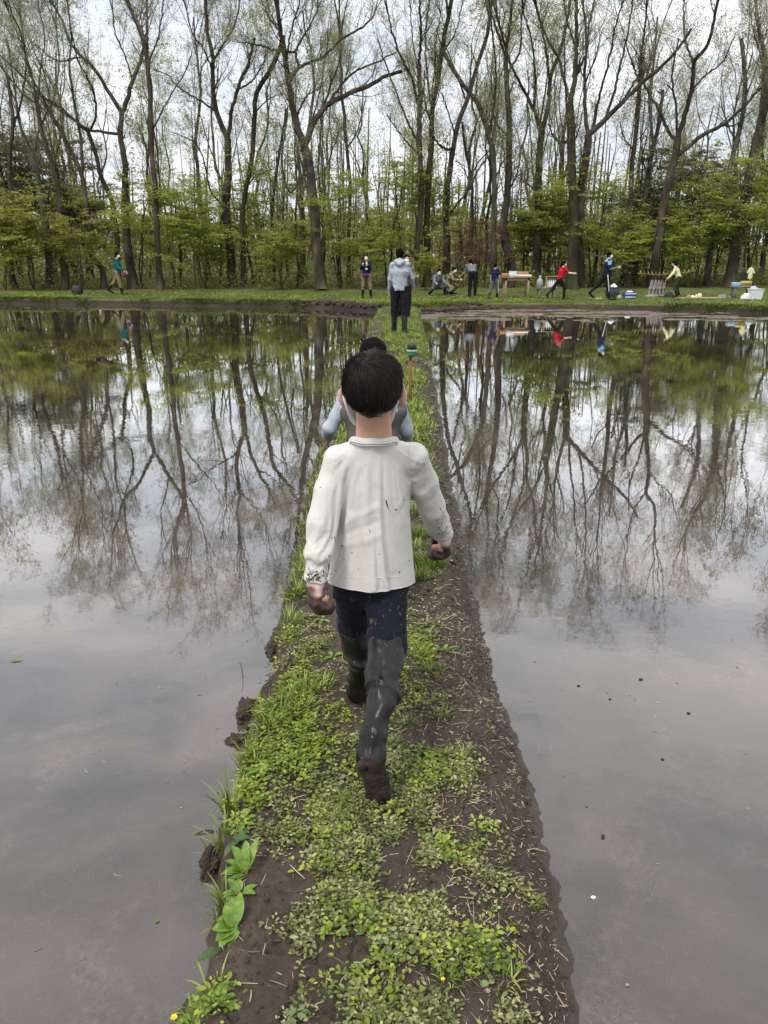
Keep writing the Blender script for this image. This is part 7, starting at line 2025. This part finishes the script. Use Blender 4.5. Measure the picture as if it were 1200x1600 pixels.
plant(372, 1462, .12, [(150, 45, .085, .050, 50), (175, 40, .085, .055, 50), (110, 60, .095, .045, 40), (200, 30, .075, .046, 50), (225, 25, .07, .045, 40), (135, 70, .075, .045, 40), (245, 35, .06, .035, 50), (90, 70, .10, .035, 40), (165, 60, .06, .04, 40)], m_leafp, 'broad leaved light green plant hanging over the left lip of the path')
for (px_, py_, z_, k0, m_, lab_) in ((396, 1262, .12, 1, m_leafp, 'short broad leaved weed at the top of the left fringe, below the long grass blades'), (380, 1300, .11, 2, m_leafp, 'yellowish leafy weed on the left lip just above the strap leaved plant'), (372, 1335, .10, 3, m_leafd, 'dull narrow leaved weed leaning over the left lip beside the strap leaved plant'),
      (375, 1420, .10, 4, m_leafp, 'small rosette wedged between the strap leaved plant and the broad leaved plant'), (330, 1560, .05, 5, m_leafd, 'low dull weed on the slumped earth near the buttercup'), (302, 1588, .03, 6, m_leafp, 'spreading weed at the waterline beside the buttercup'), (345, 1590, .09, 7, m_leafp, 'little bright weed at the very bottom of the left lip'),
      (410, 1222, .12, 8, m_leafp, 'leafy clump under the long grass blades on the left'), (425, 1188, .13, 9, m_leafp, 'leafy clump on the lush left shoulder beside the largest clod'), (448, 1150, .13, 10, m_leafd, 'greyish leafed clump on the lush left shoulder')):
    q_ = random.Random(k0); plant(px_, py_, z_, [(q_.uniform(0, 360), q_.uniform(10, 65), q_.uniform(.035, .075), q_.uniform(.014, .030), q_.uniform(25, 60)) for _ in range(9)], m_, lab_, name='leafy_weed')
plant(350, 1490, .085, [(212, 8, .085, .034, 12)], m_leafd, 'single long pointed leaf reaching out over the left water')
plant(482, 1142, .13, [(100, 55, .05, .036, 40), (30, 40, .055, .032, 50), (330, 40, .045, .030, 50), (190, 40, .045, .03, 50), (70, 60, .04, .028, 30)], m_leafp, 'plantain with smooth oval leaves in the lush green patch')
plant(520, 1158, .13, [(20, 10, .040, .030, 20)], m_leafd, 'pale greyish leaf lying flat left of the lifted boot', name='fallen_leaf_plant')
plant(750, 1492, .13, [(95, 55, .085, .020, 60), (40, 35, .075, .024, 50), (10, 30, .06, .030, 40), (330, 25, .065, .030, 40), (300, 25, .055, .028, 40), (160, 40, .07, .018, 50), (200, 25, .065, .018, 40), (250, 35, .05, .03, 40), (70, 60, .07, .022, 50), (120, 50, .07, .018, 60), (350, 45, .045, .026, 30), (275, 20, .05, .024, 30)], m_leafd, 'dandelion like rosette with mixed broad leaves at the lower right of the path')
plant(572, 1440, .13, [(80, 35, .040, .030, 30), (150, 30, .038, .03, 30), (210, 25, .04, .03, 30), (300, 25, .04, .028, 30), (20, 30, .036, .026, 30), (250, 20, .036, .028, 20)], m_leafd, 'low rosette of rounded leaves in the middle of the trodden weeds')
plant(655, 1200, .13, [(20, 35, .036, .02, 30), (80, 45, .036, .02, 30), (320, 30, .04, .022, 30), (150, 35, .032, .02, 30)], m_leafp, 'small leafy sprout beside the toe of the lifted boot')
plant(668, 1318, .13, [(80, 40, .030, .022, 30), (10, 30, .028, .022, 30), (300, 30, .03, .022, 30), (170, 30, .026, .02, 30)], m_leafp, 'small bright sprout right of the trodden weeds')
plant(700, 1345, .13, [(80, 50, .036, .022, 30), (30, 30, .034, .02, 30), (340, 30, .03, .02, 30), (140, 40, .032, .02, 30), (220, 20, .03, .02, 30)], m_leafp, 'pointed bright sprout just below the small bright sprout')
plant(695, 1022, .12, [(20, 40, .10, .016, 45), (165, 40, .08, .014, 50), (60, 60, .05, .02, 30), (345, 15, .10, .008, 25)], m_leafp, 'sprawling weed with one long yellow green blade on the right side of the path')
plant(505, 970, .13, [(200, 40, .06, .02, 40), (330, 25, .06, .02, 40), (90, 60, .05, .018, 40), (250, 30, .05, .02, 40)], m_leafp, 'pale leafed weed just below the gloved left hand')
plant(520, 1030, .13, [(20, 35, .07, .028, 40), (200, 30, .06, .026, 40), (110, 45, .05, .022, 40), (300, 25, .05, .02, 40)], m_leafp, 'oval leafed weed left of the standing boot')
m_petal = flat('yellow_petal', (.80, .52, .01), .5, .05)
for px, py, z, lab in ((272, 1590, .05, 'yellow buttercup flower at the bottom left edge of the path'), (692, 1530, .15, 'tiny yellow flower in the weeds below the dandelion like rosette')):
    c = G(px, py, z); zb = float(dyke_h(np.array([c[0]]), np.array([c[1]]))[0]); zb = max(zb, -.01)
    r = empty('buttercup', (c[0], c[1], zb), 0, lab, 'flower')
    MB().tube([(0, 0, 0), (.002, 0, (z - zb) * .5), (0, 0, z - zb)], .0008, 5).build('stem', m_stem, r, attr=False)
    sc = 1.0 if px < 300 else .6
    for k in range(5):
        a = k * 1.2566
        broad(MB(), np.array((0, 0, z - zb)), a, .35, .0085 * sc, .0085 * sc, .1, k, stalk=.0).build('petal', m_petal, r, attr=False)
    MB().lathe([(.0001, -.001), (.0022 * sc, 0), (.002 * sc, .0016), (.0001, .0022)], (0, 0, z - zb + .001), 10).build('centre', m_petal, r, attr=False)
